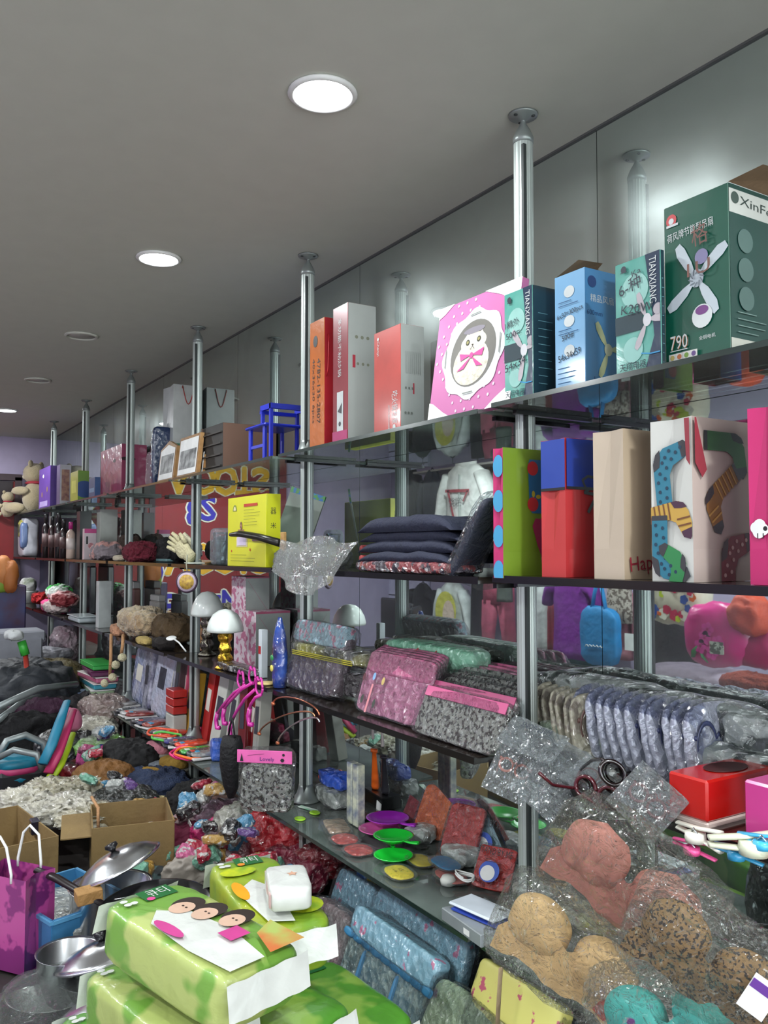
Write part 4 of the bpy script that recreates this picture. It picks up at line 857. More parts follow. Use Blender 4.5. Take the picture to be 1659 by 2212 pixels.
# yellow carton, slanted grey panel and clear cups
t, w, d, h, f, s = carton('toy_carton', 'bright yellow carton with small pictures and black characters', (492, 574, 606, 1066), 2, 1.30, M('#d2d22c', .35, coat=.4, var=.02), M('#c4c81c', .35, coat=.4, var=.02), dmax=.12)
f.shapes([circ(w*.2, h*.80, .022, 16, .026, 0, pi)], M('#7d8a3a'), 'arch_print'); f.shapes([circ(w*.2, h*.81, .012, 12, .016, 0, pi), rect(w*.25, h*.28, w*.55, h*.42)], M('#d9cfa0'), 'pictures')
f.shapes([rect(w*.45, h*.85, w*.8, h*.89), circ(w*.12, h*.22, .005, 10), circ(w*.62, h*.24, .006, 10)], M('#b8402a'), 'red_title'); f.shapes(lines(w*.45, h*.80, w*.9, 6, .012)+lines(w*.1, h*.16, w*.8, 3, .012), M('#8a8c34'), 'small_print')
f.shapes([circ(w*.38, h*.58, .012, 14, .018), rect(w*.3, h*.44, w*.46, h*.53)], M('#3a2c28', .5, col2='#b8866a', vs=120), 'figure'); f.shapes([rect(w*.28, h*.30, w*.52, h*.45)], M('#cfc3d8'), 'inset_photo'); f.shapes([rect(w*.68, h*.36, w*.9, h*.45)], M('#7a5a6a'), 'inset_dark')
s.fit([('器', d*.5, h*.76, d*.4, h*.09), ('米', d*.5, h*.56, d*.38, h*.08)], mK)
b = B(650, 0, z=SH[2]+.001, Y=1.47)
t = thing('display_board', 'grey board leaning back behind the yellow carton, blue and green strip on top', 'board', b.p, (radians(-10), radians(16), radians(28)))
MB().box((-.08, 0, .135), (.17, .006, .27)).build('board', M('#8f968e', .5), t); MB().box((-.08, 0, .278), (.17, .008, .022)).build('top_strip', M('#2a6aa8', .4, col2='#4a8a4a', vs=40, thr=.5), t)
t = thing('clear_cups', 'nested clear plastic cups standing in their sleeve beside the yellow carton', 'cups', B(476, 0, z=SH[2]+.001, Y=1.33).p)
for i in range(2): MB().lathe([(.020, .02+.035*i), (.022, .0+.035*i+.002), (.034, .10+.035*i), (.035, .105+.035*i), (.0325, .10+.035*i)], 24).build('cup', GLASS((.86, .9, .93)), t)
MB().blob((0, 0, .08), (.085, .075, .158), .35, .003, 20, 2).build('sleeve', FILM('#c8d2da', .35, .4), t)
# bay 2 and farther on the second shelf
flat_item('booklet', 'teal booklet lying flat under the cream gloves', B(365, 1214, 2), .17, .12, .018, M('#5c7a7c', .5), .1, 'booklet', bag=False, e=.15)
flat_item('envelope', 'white folded sheet lying before the clear cups', B(420, 1218, 2), .26, .10, .006, M('#c9d2c4', .5), -.25, 'paper', bag=False, e=.15)
def glove(label, c, rot, col):
    t = thing('work_glove', label, 'glove', c, rot, 'cream gloves'); g = M(col, .9, bump=.4, bs=90)
    MB().blob((0, 0, 0), (.085, .035, .11), .8, .008, 20, 3).build('palm', g, t)
    for i in range(4): MB().tube([(-.03+.02*i, 0, .04), (-.036+.024*i, -.004, .075), (-.04+.027*i, -.012, .105-.006*abs(i-1.5))], [.012, .011, .008], 8).build('finger', g, t)
    MB().tube([(.04, 0, 0), (.06, -.01, .02), (.068, -.012, .045)], [.013, .011, .008], 8).build('thumb', g, t); MB().lathe([(.03, -.075), (.034, -.05), (.036, -.035)], 16, Matrix.Diagonal((1, .6, 1, 1))).build('cuff', g, t)
    return t
p = B(400, 0, z=SH[2], Y=1.33).p; glove('cream work glove nearest the post, fingers to the left', p+Vector((-.03, 0, .065)), (.2, -1.0, .2), '#cfc8a0'); glove('cream work glove tucked under the other one', p+Vector((-.10, .07, .055)), (.3, -.7, -.2), '#d6d0b0')
cloth_heap('knitted_hat', 'dark red knitted hat with chunky bobbles', B(303, 0, z=SH[2]-.002, Y=1.32).p, (.22, .16, .11), M('#5e1626', .95, bump=1.0, bs=45), 'hat', amp=.022, fr=26, seed=3)
cloth_heap('black_scarf', 'black woollen scarf heaped behind the red knitted hat', B(375, 0, z=SH[2]+.0, Y=1.46).p, (.38, .14, .135), M('#101012', .95, bump=.5), 'scarf', amp=.03, seed=5)
cloth_heap('grey_hat', 'dusty grey and pink hat drooping over the shelf edge', B(228, 0, z=SH[2]+.0, Y=1.34).p, (.32, .16, .11), M('#7d7478', .9, bump=.4, col2='#b58a84', vs=12, thr=.45), 'hat', amp=.03, seed=8)
cloth_heap('cream_knit', 'small cream knit piece under the red hat', B(258, 0, z=SH[2]-.0, Y=1.30).p, (.12, .06, .035), M('#b8ad98', .9, bump=.5), 'hat', amp=.01, seed=9)
cloth_heap('brown_hat', 'dark brown hat pushed against the mirror behind the dusty hat', B(280, 0, z=SH[2]+.0, Y=1.53).p, (.34, .12, .16), M('#3a2a20', .95, bump=.5), 'hat', amp=.03, seed=11)
t, w, d, h, f, s = simple('white_carton', 'plain white carton on the second shelf behind the hats', (208, 216, 268, 1100), 2, 1.46, '#c9ccc4', '#b9bdb4', dmax=.12)
t, w, d, h, f, s = simple('pink_carton', 'small white carton with a pink top band on the second shelf', (178, 182, 222, 1142), 2, 1.31, '#c6b4b8', '#cabcc0', dmax=.08)
s.shapes([rect(0, h*.86, d, h)], M('#c24c86'), 'pink_band'); s.shapes([circ(d*.55, h*.45, .02)], M('#a04a5a', .5, col2='#c9a0a0', vs=40), 'picture'); s.shapes([rect(d*.15, h*.5, d*.3, h*.75)], mK, 'dark_word')
t, w, d, h, f, s = simple('black_box', 'upright black box on the second shelf', (165, 172, 201, 1104), 2, 1.34, '#101014', '#0c0c10', dmax=.08)
for i, (px, ht, c, lab) in enumerate(((98, 95, '#1c1216', 'dark toiletry bottle nearest the far white bag'), (112, 90, '#2a1618', 'dark toiletry bottle with a silver collar'), (126, 98, '#1a1418', 'dark toiletry bottle in the middle of the row'), (137, 84, '#231619', 'dark toiletry bottle beside the cream one'), (152, 80, '#c7b0a2', 'cream bottle with a magenta upper label'))):
    q = B(px, 0, z=SH[2]+.001, Y=1.32+.02*(i % 2)); hh = q.z(ht); t = thing('toiletry_bottle', lab, 'bottle', q.p, 0, 'toiletry bottles on the far second shelf')
    MB().lathe([(.026, 0), (.03, .005), (.03, hh*.68), (.018, hh*.76), (.012, hh*.78), (.012, hh*.8)], 20).build('bottle', M(c, .3, coat=.5), t)
    MB().lathe([(.016, hh*.8), (.016, hh*.97), (.013, hh)], 16).build('cap', M('#b02a78' if i == 4 else '#2a2628', .3), t); MB().lathe([(.0305, hh*.25), (.0305, hh*.55)], 20).build('label_band', M('#d9ccc6' if i == 4 else '#5c4444', .5), t)
t = thing('white_shopping_bag', 'white shopping bag with assorted goods at the end of the second shelf', 'bag', B(60, 0, z=SH[2]+.001, Y=1.36).p)
MB().blob((0, 0, .18), (.36, .14, .36), .3, .015, 9, 3).build('bag', M('#b8b8c0', .5, coat=.4, crk=.5, crs=12), t)
m = MB(); m.blob((.06, -.055, .26), (.12, .08, .16), .6, .02, 12, 4); m.build('bottle_goods', M('#4a5040', .4, col2='#a09a50', vs=14, thr=.5), t); MB().blob((.14, -.06, .2), (.09, .07, .24), .5, .01, 14, 7).build('blue_goods', M('#6a7ea8', .3, coat=.5), t)

# ================================================================ third shelf, near bay: spectacles in sleeves and tissue boxes
mClr = FILM('#d4dcde', .16, 1.0, 42, .42); mClr2 = FILM('#dcdac8', .32, .9, 30, .35)
def spectacles(t, w, mat, c=(0, 0, 0), rot=None, name='spectacles', r=.0022):
    m = MB(); k = w/2; mt = Matrix.Translation(c) @ (rot or Matrix())
    for s in (-1, 1):
        m.tube([(s*k*.52+k*.42*cos(a), 0, k*.32*sin(a)*(1 if sin(a) > 0 else .9)) for a in [2*pi*i/20 for i in range(21)]], r, 6, mt)
        m.tube([(s*k*.93, 0, .008), (s*k, .008, .009), (s*k*1.0, .06, .008), (s*k*.96, .11, .0), (s*k*.94, .13, -.015)], r, 6, mt)
    m.tube([(-k*.1, 0, .006), (0, -.002, .011), (k*.1, 0, .006)], r, 6, mt); return m.build(name, mat, t)
def sleeve_row(n, px0, py0, px1, py1, hpx, group, labs, fr, film, dep, th=.024, lean=-12):
    first = None
    for i in range(n):
        u = i/(n-1); b = B(px0+(px1-px0)*u, py0+(py1-py0)*u, 3); h = b.z(hpx)
        rot = (0, radians(lean+R.uniform(-4, 4)), radians(R.uniform(-4, 4)))
        lab = labs % ('frontmost' if i == n-1 else 'rearmost' if i == 0 else ['second', 'third', 'fourth', 'fifth', 'sixth', 'seventh', 'eighth', 'ninth', 'tenth', 'eleventh'][i-1]+' from the left')
        p = b.p.copy(); p.y = min(p.y, W_Y-dep/2-.02)
        if first is None:
            t = first = thing('spectacles_sleeve', lab, 'package', p, rot, group)
            MB().blob((0, 0, h/2), (th*.8, dep, h), .6, .004, 26, i, 36, 24).build('clear_sleeve', film, t)
            spectacles(t, dep*.86, fr, (0, 0, h*.55), Matrix.Rotation(pi/2, 4, 'Z') @ Matrix.Rotation(.12, 4, 'X') @ Matrix.Diagonal((.9, .07, 1.9, 1)) @ Matrix.Translation((0, -.16, 0)), r=.003)
        else: dup(first, p, rot, lab, group)
sleeve_row(11, 1345, 1640, 1560, 1712, 165, 'silver sleeves of spectacles on the third shelf', 'silvery clear sleeve with dark spectacles, %s in the big row', M('#3c4468', .3), M('#a8aebc', .3, .2, col2='#737b94', vs=16, thr=.46, crk=1.2, crs=40), .17, .030)
sleeve_row(6, 1222, 1612, 1300, 1652, 140, 'creamy sleeves of spectacles on the third shelf', 'creamy clear sleeve with brown spectacles, %s in the row by the post', M('#6a5048', .4), M('#b0ac98', .3, col2='#7c7468', vs=14, thr=.46, crk=1.1, crs=36), .15, .024)
for i, (px, py, wp, hp, dy) in enumerate(((1300, 1560, 260, 60, 0), (1480, 1590, 330, 62, .02), (1560, 1640, 300, 48, -.05), (1230, 1545, 170, 50, .01), (1640, 1640, 120, 60, 0))):
    b = B(px, 0, z=SH[3]+.03, Y=1.545-.05*(i == 2)); t = soft_pack('film_roll', ['dark goods in clear film lying behind the creamy sleeves', 'longest dark film-wrapped roll against the mirror', 'middle film-wrapped roll behind the silver sleeves', 'short film-wrapped roll behind the post', 'film-wrapped roll at the right edge behind the tissue box'][i], b.p+Vector((0, 0, .05 if i != 2 else 0)), (b.x(wp), .09, b.z(hp)*1.6), .06, M('#3c4442', .3, col2='#8b9490', vs=14, thr=.52, crk=1, crs=30), 'package', e=.5, amp=.012, crimp=False)
    t['group'] = 'film-wrapped rolls along the mirror'
def tissue_box(label, px, base, pr, ptop, col, colb):
    """px: columns of the left end and of the near corner; base: row where the near corner meets the shelf"""
    z = SH[3]+.001; q = atZ(px[1], base, z); xc, Yf = q.x, q.y; xl = X_at(px[0], Yf, z+.05); h = Z_at(ptop, xc, Yf)-z; w = xc-xl; d = min(Y_at(pr, xc, z+.05)-Yf, .22)
    t = thing('tissue_box', label, 'tissue box', ((xc+xl)/2, Yf+d/2, z), 0, 'plastic tissue boxes')
    MB().box((0, 0, h*.58), (w, d, h*.84), b=.004).build('cover', M(col, .22, coat=.5, var=.02), t); MB().box((0, 0, h*.085), (w*.99, d*.99, h*.15), b=.003).build('base', M(colb, .35), t)
    MB().lathe([(0, h+.0004), (.042, h+.0004), (.043, h+.002), (.040, h+.0015), (0, h+.0005)], 30, Matrix.Diagonal((.7, 1.2, 1, 1))).build('opening', M('#3c0a08', .5), t)
    return t
tissue_box('red plastic tissue box with an oval opening on a white base', (1443, 1529), 1797, 1690, 1688, '#b01610', '#c9b8ae')
tissue_box('magenta plastic tissue box at the right edge, in front of the red one', (1607, 1720), 1862, 1850, 1712, '#b8367e', '#c9a8b8')
# spectacles bags near the post
def spec_bag(label, px, py, wp, hp, Y, rot, frc, seed, film=None, hang=False):
    c = atY(px, py, Y); b = B(px, py, z=c.z, Y=Y); t = thing('spectacles_bag', label, 'package', c, rot, 'loose spectacles in clear bags')
    w, h = wp*b.sc, hp*b.sc
    m = MB(); o = Vector((seed*3.1, 0, 0))
    for sg in (-1, 1): m.grid(lambda u, v: Vector(((u-.5)*w, sg*(.008*sin(pi*u)*sin(pi*v))+.005*noise.noise(Vector((u*7, v*7, seed))), (v-.5)*h)), 16, 16, flip=sg > 0)
    m.build('clear_bag', film or mClr, t); spectacles(t, w*.72, frc, (0, 0, 0), Matrix.Diagonal((1, .06, 1.25, 1)), r=.0026); return t
spec_bag('clear bag with grey-rimmed spectacles and handwritten number, hung at the post', 1150, 1597, 140, 80, 1.25, (-.9, .25, .3), M('#4c5254', .4), 1)
t = bpy.data.objects['spectacles_bag']; ff = Face((-.05, -.012, .015), (1, 0, .1), (0, 0, 1), t); ff.fit([('SNOP-230M', .05, .0, .07, .014, 0)], mInk, name='handwriting')
spec_bag('clear bag with pink-rimmed spectacles poking out below the post bag', 1110, 1660, 100, 130, 1.24, (-.5, .3, .5), M('#c4705c', .4), 2)
spec_bag('clear bag of spectacles drooping over the shelf edge right of the post', 1185, 1690, 120, 130, 1.235, (-.7, .5, .3), M('#5a5a5c', .4), 3)
spec_bag('clear bag with grey spectacles lying flat on the shelf before the creamy sleeves', 1240, 1650, 150, 90, 1.30, (-1.15, .25, .1), M('#3c3a3e', .4), 4)
spec_bag('clear bag with dark brown spectacles in the middle of the loose ones', 1290, 1690, 150, 90, 1.27, (-1.1, .3, .0), M('#5c2c30', .4), 5)
spec_bag('clear bag with round brown spectacles slipping over the edge by the tissue box', 1398, 1730, 130, 120, 1.235, (-.6, .55, .2), M('#6a3a3a', .4), 6)
def loose_specs(label, px, py, Y, w, rot, col):
    t = thing('spectacles', label, 'spectacles', atY(px, py, Y), rot); m1 = M(col, .2, coat=.6); k = w/2
    for s in (-1, 1):
        rim = MB().tube([(s*k*.52+k*.44*cos(a), 0, k*.36*sin(a)) for a in [2*pi*i/24 for i in range(25)]], .0042, 8).build('rim', m1, t)
        MB().tube([(s*k*.95, 0, .01), (s*k, .01, .012), (s*k, .07, .010), (s*k*.97, .12, -.01)], .0035, 8).build('temple', m1, t)
        MB().lathe([(0, 0), (k*.42, 0), (k*.42, .001), (0, .001)], 20, Matrix.Translation((s*k*.52, 0, 0)) @ Matrix.Rotation(pi/2, 4, 'X') @ Matrix.Diagonal((1, .82, 1, 1))).build('lens', GLASS((.8, .78, .76)), rim)
    MB().tube([(-k*.1, 0, .005), (0, -.003, .012), (k*.1, 0, .005)], .0035, 8).build('bridge', m1, t)
loose_specs('thick black-framed spectacles lying open on top of the loose ones', 1352, 1690, 1.25, .115, (-.3, .6, .9), '#17090b'); loose_specs('dark red-framed spectacles lying upside down below the black ones', 1290, 1712, 1.242, .11, (2.9, .15, .1), '#4c0e18')

# ================================================================ third shelf, middle bay: clear pouches with printed goods
mPk = M('#c87a9c', .5, col2='#a05a78', vs=55, thr=.40, crk=.9, crs=30); mPkB = M('#c9648e', .4, crk=.4); mLeo = M('#8f9088', .5, col2='#26241f', vs=90, thr=.47, crk=.7, crs=40); mBlF = M('#9fc0cc', .5, col2='#c88aa0', vs=50, thr=.42, crk=.9); mMau = M('#4f4048', .5, col2='#6a5a64', vs=10, crk=1.0, crs=26); mGrn = M('#7fb89a', .5, col2='#5f9a7c', vs=8, crk=.7); mCre = M('#b9b49c', .6, crk=.6)
fm = FILM('#eaeef0', .03, .9, 36, .30); hdr = M('#c2487e', .4, coat=.5)
def trimband(mat, z0=.68, z1=1.0, nm='printed_band'):
    def fn(t, w, h, th): MB().blob((0, -th*.10, h*(z0+z1)/2), (w*.92, th*.72, h*(z1-z0)), .25, .003, 20, 5).build(nm, mat, t)
    return fn
g3 = 'clear pouches on the third shelf'
b = B(672, 0, z=SH[3]+.001, Y=1.33); pouch('pouch_pack', 'mauve fabric pack with a light blue flowered top, leftmost in its bay', b, b.x(118), b.z(155), .07, mMau, -15, 0, fm, extra=trimband(mBlF), group=g3)
b = B(745, 0, z=SH[3]+.001, Y=1.42)
for i in range(4): pouch('pouch_pack', 'blue-edged pouch standing %s behind the pink pack' % ['first', 'second', 'third', 'last'][i], B(870+22*i, 0, z=SH[3]+.001, Y=1.43+.022*i), .15, .125, .020, M('#a6b6b8', .5, col2='#7f9a86', vs=30, crk=1), -18, 0, fm, group=g3)
for i in range(5):
    b = B(833+6*i, 0, z=SH[3]+.001, Y=1.31+.022*i); t = pouch('pouch_pack', ['pink heart-printed pouch at the front of its stack', 'second pink pouch of the stack', 'third pink pouch of the stack', 'fourth pink pouch of the stack', 'rear pink pouch of the stack'][i], b, b.x(150), b.z(142), .021, mPk, -20, 0, fm, extra=trimband(mPkB, .66, 1.0), group='stack of pink pouches')
    if i == 0:
        ff = Face((-b.x(150)/2, -.016, 0), (1, 0, 0), (0, 0, 1), t)
        for k in range(3): ff.shapes([circ(.035+.055*k, .105+.008*(k % 2), .008, 10, .012)], M(('#5c2a34', '#7fa8d0', '#c9b06a')[k]), 'candy_print')
        ff.shapes([rect(.09, .004, .10, .09)], M('#d88a90'), 'strap_print'); ff.shapes([circ(.06, .04, .008, 10, .014), circ(.13, .035, .008, 10, .014)], M('#3a4038'), 'doll_print')
for i in range(5):
    b = B(975+14*i, 0, z=SH[3]+.001, Y=1.285+.030*i); pouch('leopard_pouch', ['leopard-print pouch with a pink header, front of its stack', 'second leopard-print pouch of the stack', 'third leopard-print pouch of the stack', 'fourth leopard-print pouch, half showing', 'rear leopard-print pouch by the post'][i], b, b.x(190), b.z(118+8*i), .028, mLeo, -26, 0, fm, header=hdr if i < 2 else None, group='stack of leopard-print pouches')
t = bpy.data.objects['leopard_pouch']; ff = Face((-.06, -.022, .09), (1, 0, 0), (0, .0, 1), t); ff.fit([('Lovely', .10, .012, .04, .014)], mInk); 
for i in range(3):
    b = B(1040+20*i, 0, z=SH[3]+.001, Y=1.46+.035*i); pouch('pouch_pack', ['small pink heart pouch in front of the mirror, by the post', 'second small pink pouch by the mirror', 'third small pink pouch by the mirror'][i], b, b.x(120), b.z(135), .024, mPk, -20, 0, fm, extra=trimband(mPkB, .6, 1.0), group='small pink pouches by the mirror')
b = B(940, 0, z=SH[3]+.125, Y=1.51); t = soft_pack('green_pack', 'mint green pack with red and yellow stripes behind the pink pouches', b.p, (b.x(180), .10, .085), .05, mGrn, 'package', e=.35, amp=.006, crimp=False, film=fm)
for i in range(2): MB().tube([(-.07+.09*i, -.052, .01), (-.05+.09*i, -.055, .04), (-.02+.09*i, -.045, .068)], .008, 8, flat=.3).build('red_stripe', M('#a03a34', .5), t)
MB().blob((0, 0, -.063), (b.x(160), .10, .122), .35, .006, 14, 3).build('lower_pack', M('#8a9a86', .5, crk=1, col2='#4a5a50', vs=20), t)
for i, (px, lab, c1, c2, wp, z_) in enumerate(((735, 'grey and yellow-edged garments in film lying on the left packs', '#3f403e', '#7d7c3a', 175, .150), (920, 'long olive garment roll in film lying against the mirror', '#3f4426', '#222620', 200, .178))):
    b = B(px, 0, z=SH[3]+z_-.03, Y=1.40 if i == 0 else 1.54); t = soft_pack('garment_roll', lab, b.p, (b.x(wp), .13 if i == 0 else .09, .05), .04, M(c1, .6, col2=c2, vs=9, crk=1, crs=26), 'clothes', e=.45, amp=.009, crimp=False)
    if i == 0:
        for k in range(3): MB().box((-.02, -.066, .006+.006*k), (b.x(wp)*.7, .004, .003)).build('yellow_edge', M('#a8a030', .6), t)
        for k in range(2): MB().blob((.05*k-.02, .0, -.045-.035*k), (b.x(150), .11, .045), .5, .008, 15, 3+k).build('under_layer', M('#2b2729', .6, crk=1), t)
for i in range(3):
    b = B(1130+60*i, 0, z=SH[3]+.02, Y=1.50-.03*i); t = soft_pack('green_roll', ['grey green roll in film behind the post', 'lime-edged roll in film right of the post', 'pale green roll in film against the creamy sleeves'][i], b.p+Vector((0, .03, .05-.02*i)), (b.x(190), .08, .05), .10, M(('#6f7f74', '#7a9440', '#8a9a84')[i], .4, col2='#3c4a40', vs=16, crk=1), 'package', e=.5, amp=.008, crimp=False, group='film-wrapped green rolls')
ALB = 1.25
# ================================================================ third shelf, bay of the mushroom lamps and beyond
def lamp(label, px, Y, hpx, mst, rot=0):
    b = B(px, 0, z=SH[3]+.001, Y=Y); h = b.z(hpx); t = thing('mushroom_lamp', label, 'lamp', b.p, rot, 'mushroom lamps with twisted stems')
    MB().lathe([(.0, 0), (.042, 0), (.044, .006), (.028, .016), (.018, .024)], 24).build('foot', mst, t)
    m = MB(); n = 16; vs = []; fs = []; L = 26
    for i in range(L):
        v = i/(L-1); r = .018+.009*abs(sin(v*pi*3.2))
        for j in range(n): a = 2*pi*j/n; q = r*(1+.22*cos(4*a+v*9)); vs.append((q*cos(a), q*sin(a), .02+v*h*.56))
    for i in range(L-1):
        for j in range(n): k = (j+1) % n; fs.append((i*n+j, i*n+k, (i+1)*n+k, (i+1)*n+j))
    m.add(vs, fs, True); m.build('stem', mst, t)
    MB().lathe([(.016, h*.58), (.045, h*.60), (.074, h*.62), (.077, h*.66), (.070, h*.78), (.052, h*.91), (.028, h*.98), (0, h)], 32).build('shade', M('#d4dcd6', .35, coat=.6), t)
    return t
lamp('mushroom lamp with a gold twisted stem and white shade', 486, 1.31, 128, M('#c9a43a', .22, 1, bump=.2, bs=80))
lamp('mushroom lamp with a dark silver twisted stem, close behind the post', 447, 1.40, 138, M('#6e6a60', .25, 1, bump=.2, bs=80))
for i, (px, hz, lab) in enumerate(((620, 0, 'lower pink-patterned carton with a grey side, behind the blue bottle'), (540, 1, 'upper pink-patterned carton with a grey side, standing at the mirror'))):
    z0 = SH[3]+.001+(.205 if hz else 0)
    t, w, d, h, f, s = carton('pattern_carton', lab, ((505, 552, 648, 1322), (500, 530, 582, 1246))[hz], 3, 1.43, M('#b06a86', .45, col2='#cfc0c6', vs=34, thr=.52), M('#8f9690', .45, coat=.2), z0=z0, group='pink-patterned cartons', dmax=.16)
    s.shapes(band([(d*.1, h*.9), (d*.9, h*.15)], .001)+[rect(0, h*.96, d, h)], M('#a0506a'), 'tape_line')
b = B(604, 0, z=SH[3]+.001, Y=1.30)
t = thing('detergent_bottle', 'shiny blue printed pouch bottle standing upright at the shelf end', 'bottle', b.p)
h = b.z(150); MB().loft([(0, .030, .022), (h*.15, .036, .026), (h*.5, .038, .026), (h*.72, .030, .022), (h*.88, .022, .014), (h, .012, .005)], 28).build('body', M('#1a4fa8', .25, coat=.9, crk=.5, crs=20, col2='#1c1c50', vs=11), t)
MB().blob((-.012, -.024, h*.42), (.03, .01, .022), 1).build('green_print', M('#2c8a4a', .4, coat=.5), t); MB().blob((-.014, -.0255, h*.27), (.024, .008, .024), 1).build('yellow_print', M('#d8cc5a', .4, coat=.5), t)
b = B(568, 0, z=SH[3]+.001, Y=1.34); t = thing('ointment_tube', 'slim white tube box standing before the pink cartons', 'box', b.p)
MB().box((0, 0, b.z(52)), (.028, .028, b.z(104)), b=.002).build('body', M('#c4cdd0', .4), t); MB().box((0, -.0145, b.z(60)), (.02, .002, .03)).build('red_word', mRed, t)
for i, (px, Y) in enumerate(((500, 1.31), (535, 1.32))): soft_pack('black_packet', ['black glossy packet lying flat before the gold lamp', 'black glossy packet right of the gold lamp'][i], B(px, 0, z=SH[3]+.001, Y=Y).p, (.20, .07, .034), .1*i, M('#101214', .3, crk=.8, crs=26), 'package', e=.5, amp=.006, crimp=False)
t = tag(MB().lathe([(.03, 0), (.034, .002), (.034, .006), (.028, .008), (0, .008)], 24).build('jar_lid', M('#d0b878', .4), None, B(575, 0, z=SH[3]+.001, Y=1.285).p), 'round cream lid lying by the blue bottle', 'lid')
mFur = M('#8a7152', .95, bump=1.0, bs=70, col2='#b8a88a', vs=10, sheen=.4)
cloth_heap('fur_hat', 'beige fur hat with flaps on top of the heap', B(305, 0, z=SH[3]+.02, Y=1.36).p, (.42, .20, .15), mFur, 'hat', amp=.03, fr=13, seed=21)
cloth_heap('brown_beret', 'dark brown cap behind the beige fur hat, next to the post', B(372, 0, z=SH[3]+.0, Y=1.44).p, (.36, .18, .15), M('#4a3a24', .9, bump=.4), 'hat', amp=.03, seed=22)
cloth_heap('ear_flap', 'peach coloured ear flap lying at the front of the fur hats', B(258, 0, z=SH[3]-.005, Y=1.30).p, (.16, .09, .07), M('#a87c60', .9, bump=.5), 'hat', amp=.02, seed=23)
cloth_heap('mitten', 'yellowish mitten below the fur hat', B(310, 0, z=SH[3]-.002, Y=1.285).p, (.16, .06, .04), M('#a08c54', .9, bump=.4), 'mitten', amp=.012, seed=24)
cloth_heap('black_mitten', 'black mitten beside the yellowish one', B(352, 0, z=SH[3]-.002, Y=1.30).p, (.18, .09, .06), M('#16110f', .9, bump=.4), 'mitten', amp=.014, seed=25)
t = thing('pompom_cord', 'tan cords with four cream pompoms hanging over the shelf edge', 'cord', atY(262, 1372, 1.24)); o = t.location.copy(); mTan = M('#a8805a', .9, bump=.4); mPom = M('#c9c2a0', .95, bump=1, bs=120)
for (xa, ya_), (xb, yb_) in (((266, 1372), (262, 1415)), ((240, 1370), (237, 1466))): MB().tube([atY(xa, ya_, 1.24)-o, atY((xa+xb)/2+1, (ya_+yb_)/2, 1.225)-o, atY(xb, yb_, 1.23)-o], .009, 8).build('cord', mTan, t)
for px, py in ((264, 1420), (250, 1436), (243, 1463), (226, 1476)): MB().blob(atY(px, py, 1.225)-o, (.046,)*3, 1, .003, 60, px, 20, 12).build('pompom', mPom, t)
t = thing('spoon', 'white plastic spoon lying over the black mitten', 'spoon', B(370, 0, z=SH[3]+.07, Y=1.29).p, (.3, .1, .2)); MB().blob((0, 0, 0), (.06, .045, .014), .9).build('bowl', mW, t); MB().tube([(.03, 0, 0), (.07, 0, -.01), (.12, 0, -.045)], .004, 8).build('handle', mW, t)
c = atY(404, 1257, 1.25); t = thing('dial_charm', 'round golden dial ornament hanging below the second shelf', 'ornament', c, (0, 0, .95)); r = .046
MB().lathe([(0, -.006), (r, -.006), (r+.004, 0), (r, .006), (0, .006)], 36, Matrix.Rotation(pi/2, 4, 'X')).build('rim', M('#3a2a3c', .4), t)
MB().lathe([(0, .0065), (r*.92, .0065), (r*.92, .0075), (0, .0075)], 36, Matrix.Rotation(pi/2, 4, 'X')).build('dial', M('#b0a0b0', .5), t)
MB().lathe([(0, .0078), (r*.72, .0078), (r*.72, .0085), (0, .0088)], 36, Matrix.Rotation(pi/2, 4, 'X')).build('centre', M('#b89a3c', .5, col2='#8a6a3a', vs=80), t)
m = MB()
for i in range(16): a = i*pi/8; m.box((r*.45*cos(a), -.009, r*.45*sin(a)), (.002, .001, .002))
MB().tube([(0, 0, r), (-.004, 0, r+.03), (0, .0, r+.075)], .003, 6).build('strap', M('#9a9a86', .7), t)
# farther bays, third shelf
t, w, d, h, f, s = simple('white_box', 'tall narrow white box on the third shelf', (207, 213, 240, 1256), 3, 1.30, '#aab0ae', '#9aa09e', dmax=.08)
t = thing('plastic_tray', 'flat grey white plastic tray left of the tall white box', 'tray', B(180, 0, z=SH[3]+.001, Y=1.33).p); MB().box((0, 0, .02), (.32, .14, .036), b=.01).build('tray', M('#a8b2b4', .3, coat=.5), t); MB().box((0, 0, .042), (.34, .15, .006), b=.002).build('lid', M('#b8c2c4', .25, coat=.5), t)
for i, (px, dz, c, c2, w_, lab) in enumerate(((120, 0, '#a89a96', '#d0447c', .55, 'lowest garment of the rumpled heap, white with pink'), (138, .06, '#6a1e24', '#c9a0a0', .40, 'dark red garment in the middle of the rumpled heap'), (128, .11, '#c4ccc4', '#3c9a4a', .42, 'white and green garment on top of the rumpled heap'), (95, .02, '#a81c20', '#7a1418', .25, 'bright red folded garment left of the heap'))):
    cloth_heap('rumpled_garment', lab, B(px, 0, z=SH[3]+dz, Y=1.34+.02*i).p, (w_, .17, .10), M(c, .8, col2=c2, vs=6, thr=.5), 'clothes', amp=.035, fr=10, seed=30+i, group='rumpled garments on the third shelf')
t = thing('white_pot', 'small white pot with a grey top near the end of the third shelf', 'pot', B(60, 0, z=SH[3]+.001, Y=1.36).p); MB().lathe([(.07, 0), (.09, .10), (.095, .11)], 20).build('pot', mW, t); MB().blob((0, 0, .16), (.2, .15, .14), .9, .02, 12, 3).build('filling', M('#6c7460', .8, col2='#c4c4c4', vs=12), t)
